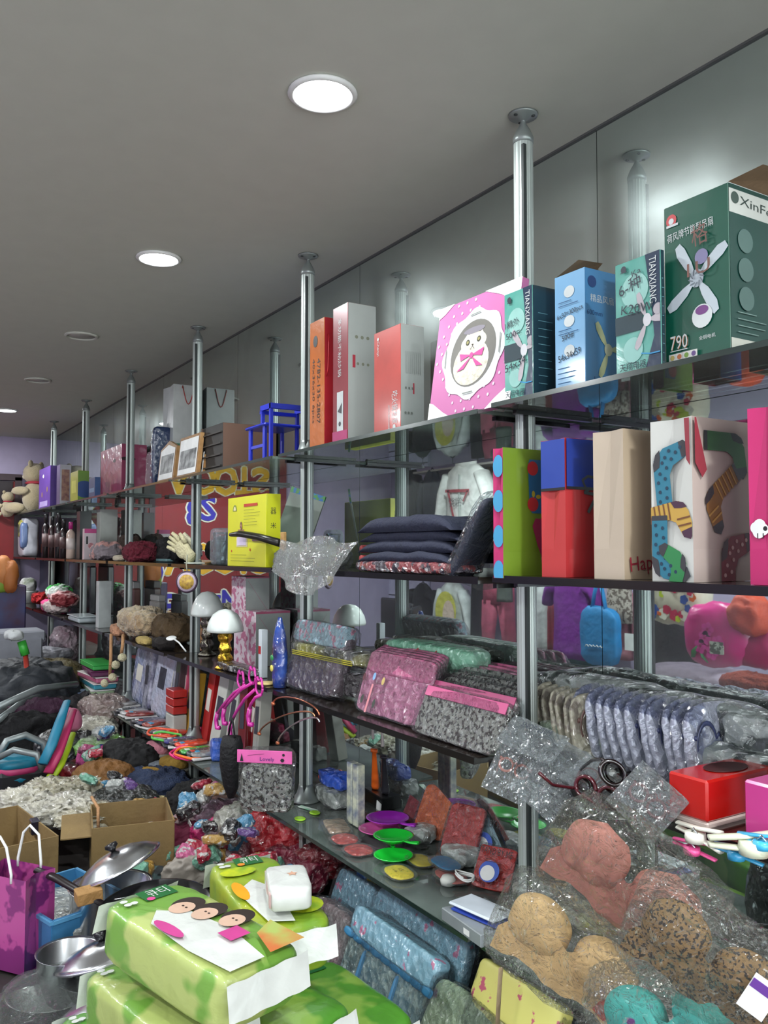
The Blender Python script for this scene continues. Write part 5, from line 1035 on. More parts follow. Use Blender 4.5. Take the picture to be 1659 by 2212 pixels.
t = thing('white_mug', 'white mug beside the pot near the end wall', 'mug', B(38, 0, z=SH[3]+.001, Y=1.31).p); MB().lathe([(.0, .0), (.05, 0), (.055, .16), (.05, .16), (.046, .01)], 20).build('mug', M('#c9c2d6', .4), t); MB().tube([(-.052, 0, .12), (-.09, 0, .10), (-.09, 0, .05), (-.052, 0, .03)], .008, 8).build('handle', M('#c9c2d6', .4), t)
for i, (px, ht, c) in enumerate(((100, 125, '#232b44'), (190, 120, '#2c2c30'), (285, 95, '#5a3a34'), (340, 80, '#7d7a76'))):
    q = B(px, 0, z=SH[3]+.001, Y=1.54); t = thing('tall_packet', ['navy packet with an orange top at the mirror', 'charcoal packet at the mirror by the tall white box', 'brown packet at the mirror behind the fur hat', 'grey packet at the mirror near the post'][i], 'package', q.p, 0, 'packets standing at the mirror')
    MB().box((0, 0, q.z(ht)*.42), (q.x(20), .05, q.z(ht)*.84), b=.008).build('packet', M(c, .4, coat=.4), t); MB().box((0, 0, q.z(ht)*.92), (q.x(18), .045, q.z(ht)*.16), b=.004).build('top', M('#c06a24' if i == 0 else '#8a8a88', .5), t)

# ================================================================ fourth shelf, far and lamp bays
for i, c in enumerate(('#3aa04a', '#7a2a5c', '#b0607c', '#3a8a9c', '#9ab08a')):
    b = B(200, 0, z=SH[4]+.001, Y=1.30); lab = ['lowest pale green box of the flat stack', 'teal box in the flat stack', 'dusty pink box in the flat stack', 'purple box in the flat stack', 'bright green box on top of the flat stack'][i]
    t = thing('flat_box', lab, 'box', b.p+Vector((0, .03, .038*i)), .08*(i % 3-1), 'flat stack of boxes on the fourth shelf'); cc = ('#9ab08a', '#3a8a9c', '#b0607c', '#5a2048', '#3aa04a')[i]
    MB().box((0, 0, .018), (.44-.02*i, .14, .030), b=.006).build('box', M(cc, .4, coat=.4), t); MB().box((0, 0, .0345), (.445-.02*i, .145, .006), b=.002).build('lid', M('#c9c4c0' if i < 3 else cc, .35), t)
b = B(165, 1500, z=SH[4]+.001); tag(MB().box((0, 0, .006), (.36, .14, .010), b=.003).build('magazine', M('#3a5a9c', .3, coat=.6, col2='#a8b8c8', vs=9), None, B(215, 0, z=SH[4]+.001, Y=1.235+.0).p+Vector((-.35, .03, 0)), (0, 0, .1)), 'blue-covered magazine lying at the front left of the flat stack', 'magazine')
rr = random.Random(11); pal = ['#2b2b2e', '#6c1d1f', '#8c8a88', '#24242a', '#a0a0a0', '#7a2420', '#3c3c40', '#1f2a4a', '#8a3a30', '#2c2c30', '#b8b8b4', '#c83424', '#2a2a6a', '#1c1c20', '#d8401c', '#2f9a3c', '#3c3c40', '#7a7a78']
words = ['first', 'second', 'third', 'fourth', 'fifth', 'sixth', 'seventh', 'eighth', 'ninth', 'tenth', 'eleventh', 'twelfth', 'thirteenth', 'fourteenth', 'fifteenth', 'sixteenth', 'seventeenth', 'eighteenth']
cname = ['charcoal', 'maroon', 'grey', 'black', 'silver grey', 'dark red', 'graphite', 'dark navy', 'rust', 'near-black', 'pale grey', 'red', 'blue', 'jet black', 'orange', 'green', 'dark grey', 'mid grey']
for i in range(18):
    u = i/17; px = 232+205*u; b = B(px, 0, z=SH[4]+.001, Y=1.27+.012*(i % 3)); t = thing('stationery_pack', '%s blister pack, %s from the left in the row of flat packs' % (cname[i], words[i]), 'package', b.p, rr.uniform(-.3, .3), 'blister packs along the fourth shelf')
    MB().box((0, .03, .008), (.10, .17, .010), b=.003).build('card', M('#b4b2b0' if i % 3 else '#303034', .4), t); MB().blob((0, .025, .022), (.08, .15, .022), .6, .004, 30, i).build('blister', M(pal[i], .25, coat=.9, crk=.5), t); MB().box((rr.uniform(-.02, .02), -.02, .030), (.03, .02, .006), b=.001).build('tag', M(('#c8c8c8', '#c23a2a', '#3a8ab0')[i % 3], .4), t)
bk = [(345, 1395, '#a8b0c4', 1), (365, 1400, '#7d7e8a', 1), (383, 1405, '#3c2c30', 0), (400, 1412, '#c24a6a', 0), (412, 1450, '#c89a34', 0), (450, 1440, '#b02020', 0), (470, 1455, '#c4c6bc', 0), (486, 1460, '#202024', 0), (500, 1455, '#b8bab0', 0), (516, 1460, '#8a8c84', 0), (530, 1465, '#6e1418', 0), (545, 1475, '#7a1c20', 0), (560, 1470, '#a8a89c', 0), (300, 1400, '#8a92b8', 1), (320, 1398, '#5a5a78', 1)]
bl2 = ['pale blue clear packet', 'grey clear packet', 'dark brown slim box leaning', 'pink slim box', 'yellow slim box', 'red box behind the post', 'white slim box', 'black slim box with white marks', 'off-white slim box', 'grey slim box', 'dark red tall box', 'second dark red box', 'cream slim box', 'lilac clear packet', 'dusk blue clear packet']
for i, (px, pt, c, cl) in enumerate(bk):
    b = B(px, 0, z=SH[4]+.001, Y=1.42+.03*(i % 2)); zt = Z_at(pt, b.p.x, b.p.y)-b.p.z; t = thing('slim_box', bl2[i]+' standing at the back of the fourth shelf', 'box', b.p, (radians(-6), radians(rr.uniform(-8, 8)), rr.uniform(-.2, .2)), 'boxes standing at the back of the fourth shelf')
    if cl: MB().blob((0, 0, zt*.5), (b.x(22), .05, zt), .3, .008, 16, i).build('packet', M(c, .3, col2='#b8b8c8', vs=14, crk=1), t)
    else: MB().box((0, 0, zt*.5), (b.x(14), .05, zt), b=.002).build('box', M(c, .4, coat=.3), t)
    MB().box((0, -.0265, zt*.55), (b.x(8), .002, zt*.3)).build('label', M('#d8d4c8' if i % 2 else '#3a3a44', .5), t)
# red stack of little cartons at the post
for i in range(3): b = B(383, 0, z=SH[4]+.001, Y=1.36); t = tag(MB().box((0, 0, .02), (.12, .07, .036), b=.003).build('small_carton', M('#a82420', .35, coat=.4), None, b.p+Vector((-.02, .0, .10+.04*i))), ['lowest', 'middle', 'top'][i]+' of three small red cartons stacked by the post', 'box', 'small red cartons')
b = B(383, 0, z=SH[4]+.001, Y=1.36); tag(MB().box((0, 0, .048), (.12, .07, .096), b=.004).build('white_tub', M('#a8aaa4', .5), None, b.p+Vector((-.02, 0, 0))), 'white tub carrying the three small red cartons', 'tub')
# bright trinkets on the fourth shelf front
def ring(name, label, px, py, Y, r, col, rot=(1.2, 0, 0), th=.006, cat='ring', parts=1, dz=0):
    t = MB().tube([(r*cos(a), r*.7*sin(a), .004*sin(3*a)) for a in [2*pi*i/26 for i in range(27)]], th, 8).build(name, M(col, .35, coat=.4), None, atY(px, py, Y)+Vector((0, 0, dz)), rot); return tag(t, label, cat)
for i, (px, py, col, n, lab) in enumerate(((395, 1592, '#d8206c', 'hair_band', 'hot pink hair band at the shelf front'), (405, 1600, '#e0287c', 'hair_band', 'second hot pink hair band just below the first'), (410, 1612, '#e0641c', 'hair_band', 'orange hair band at the shelf edge'), (360, 1572, '#48a83c', 'hair_band', 'green hair band left of the pink ones'), (352, 1562, '#c84a28', 'hair_band', 'red hair band left of the green one'))):
    o = ring(n, lab, px, py, 1.245+.004*i, .075, col, (.15, .05, .2*i)); o.location.z = SH[4]+.010+.006*i; o['group'] = 'coloured hair bands'
t = thing('bow_clip', 'hot pink ribbon bow beside the hair bands', 'hair bow', B(448, 1592, 4).p+Vector((0, 0, .02)), (.5, 0, .3)); mHP = M('#d81c68', .45)
for s in (-1, 1): MB().blob((s*.04, 0, 0), (.075, .02, .055), .7, .006, 20, s+3).build('loop', mHP, t)
MB().blob((0, 0, 0), (.02, .022, .022), 1).build('knot', mHP, t)
for s in (-1, 1): MB().tube([(0, 0, 0), (s*.02, -.01, -.02), (s*.05, -.01, -.035)], [.004, .009, .010], 8, flat=.3).build('tail', mHP, t)
# magenta hooks hanging at the third shelf's edge
mMg = M('#b8288c', .3, coat=.6)
t = thing('hanger_bunch', 'bunch of magenta cat-head hooks hanging from the third shelf edge', 'hooks', atY(530, 1470, 1.23)); o = t.location.copy()
for (ax, ay, bx_, by_) in ((530, 1480, 470, 1540), (550, 1490, 500, 1560), (565, 1500, 540, 1530), (545, 1475, 485, 1530)):
    P0 = atY(ax, ay, 1.23)-o; P1 = atY(bx_, by_, 1.22)-o
    hk = MB().tube([P0, P0.lerp(P1, .3)+Vector((0, -.01, .005)), P0.lerp(P1, .7)+Vector((0, -.01, .0)), P1], .006, 8).build('arm', mMg, t)
    MB().tube([P1, P1+Vector((-.015, 0, -.03)), P1+Vector((-.005, 0, -.06)), P1+Vector((.02, 0, -.055))], .009, 8).build('claw', mMg, hk)
for (ax, ay) in ((520, 1470), (545, 1462), (560, 1485)):
    c = atY(ax, ay, 1.235)-o; m = MB(); m.tube([c+Vector((.03*cos(a), 0, .026*sin(a)+(.012 if abs(a-pi*.3) < .25 or abs(a-pi*.7) < .25 else 0))) for a in [2*pi*i/24 for i in range(25)]], .0045, 8); m.build('cat_head', mMg, t)
# black pouch on a strap, copper headbands, pink-header pack
t = thing('black_strap_pouch', 'long black pouch hanging from a strap before the fourth shelf', 'pouch', atY(500, 1650, 1.20)); o = t.location.copy(); mB2 = M('#08080a', .7, bump=.3)
MB().loft([(-.125, .010, .012), (-.08, .030, .030), (.0, .046, .044), (.07, .044, .042), (.10, .036, .034)], 24).build('pouch', mB2, t)
for s in (-1, 1): MB().tube([(s*.032, 0, .095), (s*.018, 0, .135), (.004, 0, .17)], .004, 8, flat=.4).build('strap', mB2, t)
def headband(label, px0, py0, px1, py1, col):
    t = thing('headband', label, 'headband', atY((px0+px1)/2, (py0+py1)/2, 1.22), 0, 'metal headbands hung at the post'); o = t.location.copy(); a = atY(px0, py0, 1.23)-o; b_ = atY(px1, py1, 1.19)-o
    n = (b_-a); MB().tube([a+n*(.5-.5*cos(q))+Vector((0, 0, .035*sin(q))) for q in [pi*i/16 for i in range(17)]], .003, 8).build('hoop', M(col, .2, 1), t)
    MB().blob(a, (.02, .012, .012), .8).build('tip', M('#b86a4a', .3, .6), t)
headband('copper-coloured headband looping round the post', 590, 1520, 690, 1545, '#c87a5a'); headband('silver headband looping down to the left of the post', 600, 1605, 690, 1560, '#d8d8dc'); headband('rose gold headband above the silver one', 560, 1585, 680, 1548, '#c8906c')
t = thing('leopard_pouch', 'hanging leopard-print pack with a pink printed header card', 'package', atY(577, 1680, 1.18), .85); q = B(577, 0, z=t.location.z, Y=1.18)
ww, hh = q.z(122), q.z(112)
MB().blob((0, 0, -hh*.20), (ww*.95, .05, hh*.85), .35, .008, 14, 6, 40, 20).build('leopard_cloth', mLeo, t); MB().blob((0, 0, -.0), (ww, .056, hh*1.15), .3, .008, 16, 7, 44, 22).build('clear_bag', fm, t)
MB().box((0, -.03, hh*.44), (ww, .004, hh*.24), b=.001).build('header', M('#d05c9c', .4, coat=.4), t)
ff = Face((-ww/2, -.0335, hh*.32), (1, 0, 0), (0, 0, 1), t, wh=(ww, hh*.24)); ff.fit([('Lovely', ww*.55, hh*.08, ww*.26, hh*.09)], M('#3a2a6a')); ff.shapes([circ(ww*.83, hh*.07, .007, 6), circ(ww*.85, hh*.17, .005, 6), [(ww*.06, hh*.03), (ww*.12, hh*.03), (ww*.09, hh*.18)]]+band([(ww*.2, hh*.14), (ww*.5, hh*.18)], .001), mK, 'tower_print')
# ================================================================ fourth shelf, middle bay
def F4(px, py): return B(px, py, 4)
flat_item('card_strip', 'green and white card lying at the foot of the post', F4(665, 1748), .10, .025, .003, M('#4f9a70', .4, col2='#c9d0c8', vs=22), .3, 'card', bag=False, e=.1)
for i, (px, py, lab) in enumerate(((648, 1770, 'lime oval clip lying left of the post foot'), (680, 1757, 'lime round clip behind the oval one'))):
    b = F4(px, py); t = tag(MB().lathe([(.010, 0), (.021, 0), (.023, .003), (.020, .005), (.011, .004)], 24, Matrix.Diagonal((1, .8, 1, 1))).build('hair_clip', M('#a0d828', .3, coat=.5), None, b.p), lab, 'clip')
flat_item('snack_packet', 'brown patterned packet with a rounded end, lying flat', F4(727, 1790), .15, .09, .014, M('#9c7a5c', .5, col2='#b8a488', vs=30, crk=.7), -.3)
flat_item('snack_packet', 'small reddish packet behind the brown patterned one', F4(785, 1765), .09, .04, .012, M('#9c5c4c', .5, crk=.6), -.2)
for i, (px, py, rz) in enumerate(((745, 1818, -.2), (775, 1842, -.1))):
    flat_item('red_packet', ['round red pad in a clear bag, the upper one', 'round red pad in a clear bag, the lower one'][i], F4(px, py), .11, .10, .014, M('#c03428', .5, crk=.6), rz, e=.8, group='round red pads')
def scoop(label, px, py, col, s=1, rz=0):
    s *= 1.55
    b = F4(px, py); t = thing('plastic_scoop', label, 'scoop', b.p+Vector((0, 0, .004)), rz, 'plastic scoops'); m1 = M(col, .25, coat=.8)
    MB().lathe([(0, 0), (.026*s, .001), (.036*s, .012), (.040*s, .016), (.036*s, .016), (.024*s, .004), (0, .004)], 26).build('bowl', m1, t); MB().tube([(.036*s, 0, .013), (.05*s, 0, .014), (.068*s, .01, .018)], [.006*s, .005*s, .008*s], 8, flat=.4).build('handle', m1, t); return t
scoop('pink scoop under the purple one', 820, 1802, '#d05aa0', 1.1, -.1); t = scoop('bright purple scoop over the pink one', 838, 1796, '#9a24b0', 1.15, .15); t.location.z += .026
scoop('bright green scoop with a handle to the right', 850, 1838, '#20c83c', 1.0, .1).location.z += .028; scoop('lower bright green scoop in front', 850, 1860, '#1ec03a', .95, 2.6)
for i, (px, py, w_, d_, col, lab) in enumerate(((862, 1892, .092, .060, '#e4c81c', 'yellow oval sticker pad with small dark characters'), (908, 1866, .085, .052, '#c8b420', 'yellow flat pad behind the blue one'), (963, 1882, .095, .056, '#1c78a8', 'teal blue round pad in a clear bag'), (975, 1900, .10, .06, '#c86a60', 'salmon pink round pad under the teal one'))):
    w_ *= 1.35; d_ *= 1.5
    t = flat_item('round_pad', lab, F4(px, py), w_, d_, .012, M(col, .45, coat=.4), -.15, e=.75, lift=.003 if i != 2 else .016)
    t['group'] = 'round pads in clear bags'
    if i == 0: ff = Face((-w_/2, -d_/2, .0135), (1, 0, 0), (0, 1, 0), t); ff.fit([('1.5', w_*.5, d_*.55, .018, .012), ('公斤装', w_*.5, d_*.35, .02, .006)], mInk)
t = thing('cable_coil', 'white cable coiled beside the phone case box', 'cable', F4(992, 1925).p+Vector((0, .02, .03))); MB().tube([(.03*cos(a)*(1+.2*sin(a*.5)), .018*sin(a), .003*sin(a*2)+.0006*a) for a in [i*.3 for i in range(60)]], .0022, 6).build('cable', mW, t)
MB().lathe([(0, 0), (.02, 0), (.022, .012), (.016, .022), (0, .024)], 20, Matrix.Translation((-.05, -.02, -.028))).build('bulb', M('#c9ccc4', .35), t)
b = F4(985, 2005); t = thing('phone_case_box', 'silver grey box carrying a white phone case and a blue card', 'box', b.p+Vector((.035, .055, 0)), radians(-4)); bw, bd = .17, .13
MB().box((0, 0, .016), (bw, bd, .030), b=.002).build('box', M('#7e8486', .3, coat=.5), t); MB().box((.01, .0, .036), (bw*.92, bd*.6, .004), Matrix.Rotation(.25, 4, 'Z')).build('blue_card', M('#2c44a0', .4), t)
pc = MB().box((0, 0, 0), (.155, .08, .008), b=.004).build('phone_case', M('#c4ccd4', .25, coat=.5), t, (-.005, 0, .046), (0, -.03, .18)); MB().box((.05, .02, .0045), (.018, .008, .001)).build('camera_hole', mK, pc)
ff = Face((-bw/2, -bd/2-.0003, 0), (1, 0, 0), (0, 0, 1), t); ff.shapes([rect(.10, .008, .125, .022)], mW, 'sticker')
# sticks in a black holder
b = F4(805, 1740); t = thing('stick_holder', 'black box holding the selfie sticks, white price card on its corner', 'holder', b.p+Vector((0, .05, 0)), -.1)
MB().box((0, 0, .022), (.16, .10, .044), b=.003).build('box', M('#0c0c0e', .3, coat=.5), t); MB().box((.06, -.053, .012), (.036, .002, .05), Matrix.Rotation(.15, 4, 'Y')).build('price_card', mW, t); MB().box((-.06, .03, .15), (.03, .03, .25), b=.004).build('back_pillar', M('#101014', .3), t)
for i, (px0, py0, px1, py1, col, lab) in enumerate(((786, 1722, 812, 1625, '#d8601c', 'selfie stick with an orange grip, nearest'), (845, 1725, 832, 1640, '#24242a', 'black selfie stick right of the orange one'))):
    hl = bpy.data.objects['stick_holder'].location; a = Vector((hl.x-.035+.07*i, hl.y-.01, SH[4]+.046)); c = atY(px1+4, py1-32, hl.y); t = thing('selfie_stick', lab, 'selfie stick', a, 0, 'selfie sticks'); v = c-a; L_ = v.length; q = v.to_track_quat('Z', 'Y').to_matrix().to_4x4()
    MB().lathe([(.019, 0), (.022, .01), (.020, L_*.7), (.026, L_*.72), (.026, L_*.78)], 16, q).build('grip', M(col, .35, coat=.4), t); MB().lathe([(.006, L_*.78), (.006, L_*1.0)], 12, q).build('tube', mChrome, t)
    m = MB(); m.box((0, 0, L_*1.13), (.044, .025, .06), q, b=.003); m.build('clamp', M('#b0a8a0', .4), t); MB().lathe([(.0095, -.012), (.0095, 0)], 12, q).build('cap', mW, t)
for i, (px, py) in enumerate(((762, 1700), (775, 1712))): t = thing('charger_box', ['tall clear charger pack behind the stick holder', 'second clear charger pack beside it'][i], 'package', atY(px, py, 1.42)); MB().box((0, 0, .06), (.035, .03, .20), b=.003).build('pack', M('#6a7484', .3, coat=.8, col2='#c4c8b0', vs=30), t)
for t_ in ('charger_box', 'charger_box.001'): bpy.data.objects[t_].location.z = SH[4]+.041
pouch('orange_pouch', 'orange soft pouch in clear film, leaning', F4(922, 1812), .14, .17, .02, M('#d86a20', .5, col2='#b84a1c', vs=8, crk=.7), -30, .25, fm, lift=.0)
pouch('red_pouch', 'red soft pouch in clear film in front of the orange one', F4(985, 1858), .13, .165, .024, M('#c43832', .5, col2='#a02420', vs=10, crk=.7), -30, .35, fm)
pouch('dark_red_pouch', 'dark red pouch in film behind the orange one', F4(885, 1780), .10, .12, .02, M('#a0303c', .5, crk=.8), -30, .1, fm)
for i, (px, py, w_, lab) in enumerate(((1000, 1762, .16, 'silver film-wrapped bundle behind the orange pouch'), (1075, 1795, .15, 'silver film-wrapped bundle behind the red pouch'), (1180, 1800, .22, 'grey green film-wrapped bundle right of the near post'), (1270, 1830, .22, 'yellowish film-wrapped bundle behind the pink bras'), (910, 1735, .12, 'small silver packet with a lime ribbon'))):
    b = F4(px, py); b.p.y = min(max(b.p.y, 1.46), 1.52); b.p.x = X_at(px, b.p.y, b.p.z); w_ *= .8; soft_pack('film_bundle', lab, b.p, (w_, .10, .045), .1*i, M(('#8a918c', '#9aa09c', '#6f7f78', '#a8a848', '#7c8480')[i], .3, col2='#a4aaa4', vs=18, crk=1.2, crs=30), amp=.012, e=.6, crimp=False, group='film-wrapped bundles on the fourth shelf')
# STAND BY ME packs (plain blue and white shapes instead of a figure)
for i, (px, py, c, lab, rz, w_, h_) in enumerate(((1095, 1848, '#8fb0b8', 'pale blue pack reading AND BY ME, half hidden by the post', .45, .12, .13), (1058, 1925, '#bc2a22', 'red pack reading STAND BY ME at the front', .5, .115, .12))):
    b = F4(px, py); t = pouch('slogan_pack', lab, b, w_, h_, .018, M(c, .4, crk=.5, var=.03), -38 if i else -20, rz, fm, e=.15, group='STAND BY ME packs')
    ff = Face((-w_/2, -.021, 0), (1, 0, 0), (0, 0, 1), t, wh=(w_, h_)); ff.fit([('STAND BY ME', w_*.5, h_*.80, w_*.86, h_*.15, -.05)], mK)
    ff.shapes([circ(w_*.45, h_*.36, h_*.24)], M('#1f4aa8', .4), 'blue_disc'); ff.shapes([circ(w_*.42, h_*.32, h_*.17)], mW, 'white_disc')
    if i: ff.shapes(lines(w_*.3, h_*.62, w_*.7, 2, .006), M('#4a1210'), 'small_print')
# orange bobbles, blue wrapped comb and others left of the mid post area
t = thing('bobble_tie', 'hair tie with two orange bobbles lying right of the post', 'hair tie', F4(700, 1690).p+Vector((0, 0, .02)));
for s in (-1, 1): MB().blob((s*.016, 0, 0), (.03,)*3, 1).build('bobble', M('#d84818', .4, coat=.3), t)
MB().tube([(.02, 0, -.005), (.04, -.02, -.015), (.08, -.04, -.017)], .0015, 6).build('string', mK, t)
soft_pack('blue_toy_pack', 'bright blue toy in clear film behind the post', B(725, 0, z=SH[4]+.06, Y=1.48).p, (.15, .07, .05), .1, M('#1c4ab0', .35, coat=.7, crk=1), amp=.016, crimp=False)
soft_pack('clear_bundle', 'pale clear bundle under the bright blue toy', B(722, 0, z=SH[4]+.001, Y=1.47).p, (.17, .09, .058), 0, M('#9aa09a', .35, crk=1.2, col2='#6c746e', vs=18), amp=.012, crimp=False)
rr = random.Random(4)
for i, (px, py, c, w_, lab) in enumerate(((560, 1640, '#a8a89c', .1, 'white plush scrap beside the hooks'), (600, 1600, '#c0205c', .07, 'crimson bow pack left of the near post'), (620, 1650, '#b4b8b0', .06, 'white phone case box with an oval window'), (470, 1640, '#2450a8', .07, 'royal blue clip at the end of the trinkets'), (530, 1610, '#8a2444', .09, 'wine red pack behind the headbands'), (545, 1580, '#bfc0a8', .08, 'cream figure pack at the back of the trinkets'), (585, 1575, '#4a8a6a', .09, 'green pack behind the copper headband'), (480, 1600, '#8a8074', .08, 'taupe packet behind the black pouch'), (505, 1640, '#5f7ea8', .10, 'pale blue film packet behind the black pouch'))):
    b = F4(px, py); b.p.y = min(b.p.y, 1.5); soft_pack('trinket_pack', lab, b.p, (w_*1.3, .06, .055+.03*(i % 2)), rr.uniform(-.4, .4), M(c, .4, coat=.5, crk=.7), amp=.010, crimp=False, group='small trinket packs on the fourth shelf')
# clips on the third shelf's front edge, right side
def edge_clip(label, px, py, col, rz, s=1):
    t = thing('edge_clip', label, 'clip', atY(px, py, 1.232), rz, 'large plastic clips on the shelf edge'); m1 = M(col, .35, coat=.4)
    for sg in (-1, 1): MB().tube([(-.05*s, 0, sg*.004*s), (0, 0, sg*.008*s), (.05*s, 0, sg*.016*s)], .007*s, 8, flat=.5).build('jaw', m1, t)
    MB().lathe([(0, -.008*s), (.017*s, -.008*s), (.018*s, 0), (.017*s, .008*s), (0, .008*s)], 20, Matrix.Translation((.0, -.008, -.005))).build('disc', m1, t); MB().tube([(-.008, -.01, 0), (0, -.012, .01), (.008, -.01, 0)], .002, 6).build('spring', mChrome, t)
    return t
edge_clip('white clip on the shelf edge below the red tissue box', 1510, 1800, '#d4d2c4', -.15, 1.0); edge_clip('pink clip just below the white one', 1500, 1828, '#d8508c', .1, .8); edge_clip('blue clip left of the cream one', 1595, 1838, '#2e8ab4', .2, .8); edge_clip('sky blue clip at the right edge behind the cream one', 1650, 1815, '#3aa0c8', .3, .8)
t = edge_clip('large cream clip with a round eye and orange tip at the right edge', 1625, 1820, '#c4c8b0', .9, 1.35); MB().box((.055, -.012, -.012), (.02, .016, .03), Matrix.Rotation(.5, 4, 'Y'), b=.003).build('orange_tip', M('#d84a1c', .4), t)

# ================================================================ bras in clear bags hung before the lower shelves
def bra(label, px, py, Y, s, rot, mat, cup=1, seams=0, extra=None, film=None):
    c = atY(px, py, Y); t = thing('bra', label, 'bra', c, rot, 'bras in clear bags'); r = .062*s; wx = 1.18
    for sg in (-1, 1):
        m = MB()
        def cupf(u, v):
            a = 2*pi*u; q = sin(v*pi/2); h_ = cos(v*pi/2)
            up = 1+.30*max(0, sin(a))**4*q*q; sq = 1-.06*cos(4*a)*q
            x = r*q*cos(a)*sq; z_ = r*.92*q*sin(a)*up*sq
            w_ = .055*abs(sin(x/r*4.2+.6))*r*3*q if seams else 0
            return Vector((wx*(sg*r*1.04+x), -r*.75*h_**.75-w_, z_))
        m.grid(cupf, 40, 14); m.build('cup', mat, t)
    def base(u, v):
        x = (u-.5)*r*5.0; e_ = abs(u-.5)*2; top = r*.1+r*.5*abs(sin((u-.5)*2*pi*.95))-r*1.0*max(0, e_-.55)/.45; bot = -r*(1.35+.15*cos((u-.5)*13))-r*.5*abs(u-.5)
        return Vector((x, -.012-r*.3*cos((u-.5)*3)+.002*sin(u*40+v*5), bot+(top-bot)*v))
    MB().grid(base, 40, 8).build('band', mat, t)
    MB().blob((0, 0, -r*.1), (r*5.7, r*1.9, r*3.7), .42, .014, 13, px, 64, 32).build('clear_bag', film or FILM('#eeeee6', .03, 1, 30, .34), t)
    if extra: extra(t, r)
    return t
def redtag(t, r): MB().box((r*1.9, -r*.8, -r*.2), (.026, .002, .030), Matrix.Rotation(.3, 4, 'Y')).build('red_tag', M('#b03020', .4), t)
def purp(t, r): o = MB().box((r*1.6, -r*1.05, r*.5), (.036, .002, .058)).build('card', mW, t); MB().box((r*1.6, -r*1.05-.002, r*.85), (.034, .001, .014)).build('purple_band', M('#5c3484', .4), o)
bra('pink quilted bra in a clear bag, the upper one', 1362, 1895, 1.13, .86, (radians(10), radians(30), .5), M('#b4786c', .7, bump=.3, bs=20), seams=1)
bra('beige moulded bra in a clear bag with a red tag', 1235, 2045, 1.08, .82, (radians(5), radians(24), .5), M('#cfae7c', .65), extra=redtag)
bra('leopard-print bra in a clear bag with a purple and white card', 1535, 2065, 1.06, .70, (radians(8), radians(28), .5), M('#7c6240', .6, col2='#2a2320', vs=190, thr=.45), extra=purp)
bra('turquoise flowered bra in a clear bag at the bottom edge', 1450, 2195, 1.04, .68, (radians(5), radians(-15), .5), M('#3c9a94', .6, col2='#5c2a6a', vs=26, thr=.36))
soft_pack('dark_bundle', 'dark film-wrapped bundle under the bras', Vector((X_at(1560, 1.42, .7), 1.42, SH[4]+.002)), (.34, .16, .20), .1, M('#2f332f', .35, crk=1, col2='#4a5048', vs=12), amp=.03, crimp=False)
t = MB().tube([atY(1082, 2090, 1.15), atY(1078, 2150, 1.15), atY(1072, 2260, 1.15)], .006, 8, flat=.3).build('cloth_tape', M('#8c7a5c', .8)); tag(t, 'tan cloth tape hanging beside the beige bra', 'tape')
ALB = 1.0
# ================================================================ lowest shelf, middle bay: big soft packs leaning in rows
def pk(label, px0, px1, pyt, Y, th, mat, tilt=-14, rz=0, name='soft_pack', top=None, grp='large soft packs on the lowest shelf', k=5, film=None):
    z = SH[k]+.002; xa, xb = X_at(px0, Y, .4), X_at(px1, Y, .4); zt = Z_at(pyt, (xa+xb)/2, Y); h = min(zt-z, SH[k-1]-z-.02)
    t = thing(name, label, 'package', ((xa+xb)/2, Y, z), (radians(tilt), 0, rz), grp); w = xb-xa
    MB().blob((0, 0, h*.5), (w*.95, th*.8, h*.96), .3, .006, 16, int(px0), 44, 22).build('contents', mat, t)
    if top: MB().blob((0, -th*.12, h*.84), (w*.96, th*.8, h*.30), .28, .004, 16, int(px1), 40, 16).build('printed_flap', top, t)
    MB().blob((0, 0, h*.5), (w, th, h), .28, .012, 14, int(px0)+3, 50, 26).build('clear_bag', film or fm, t)
    return t, w, h, th
mFl = M('#8fbcd0', .45, col2='#c77a9c', vs=26, thr=.36, crk=.5); mFl2 = M('#d8d486', .45, col2='#b0506a', vs=30, thr=.36, crk=.5); mGl = M('#7f9a9a', .5, col2='#a8bcb4', vs=30, thr=.5, crk=.9, crs=40); mPg = M('#a8bc98', .5, col2='#7c5c6a', vs=10, thr=.40, crk=.7)
t, w, h, th = pk('sky blue flowered pack with a scalloped flap, front of the lowest shelf', 722, 905, 2010, 1.235, .075, mGl, -22, 0, top=mFl)
m = MB()
for i in range(9): m.blob((-w*.45+w*.1125*i, -th*.41, h*.68), (w*.14, .012, .024), .8, nu=12, nv=8)
m.build('scalloped_edge', M('#4a98c8', .45), t); 
for sx in (-.22, .16): MB().blob((w*sx, -th*.40, h*.33), (.012, .02, h*.6), .5).build('blue_seam', M('#4f88b0', .5), t)
pk('long sky blue flowered pack behind the front one', 760, 965, 1955, 1.31, .06, mFl, -20, 0); pk('pale blue rolled pack in the third row', 800, 985, 1925, 1.38, .05, M('#7d98b4', .45, crk=.8), -18)
pk('mauve pack in thick clear film at the left end of the row', 655, 745, 1960, 1.26, .09, M('#a8868c', .5, crk=.8, col2='#b9b4b0', vs=10), -20)
pk('light blue cherry-printed pack showing behind the mauve one', 690, 800, 1900, 1.35, .05, mFl, -20)
pk('pale green pack rising behind the blue ones', 790, 1000, 1895, 1.42, .05, M('#8aa060', .45, col2='#a8b89a', vs=12, thr=.5, crk=.7), -16); pk('grey green soft pack beside the pale green one', 850, 1040, 1935, 1.47, .05, M('#8a9c82', .45, crk=.9), -14)
pk('dark plum and olive pack under the glass shelf', 900, 1080, 1950, 1.52, .05, M('#3c3840', .4, crk=1, col2='#8c8a3a', vs=6, thr=.45), -10)
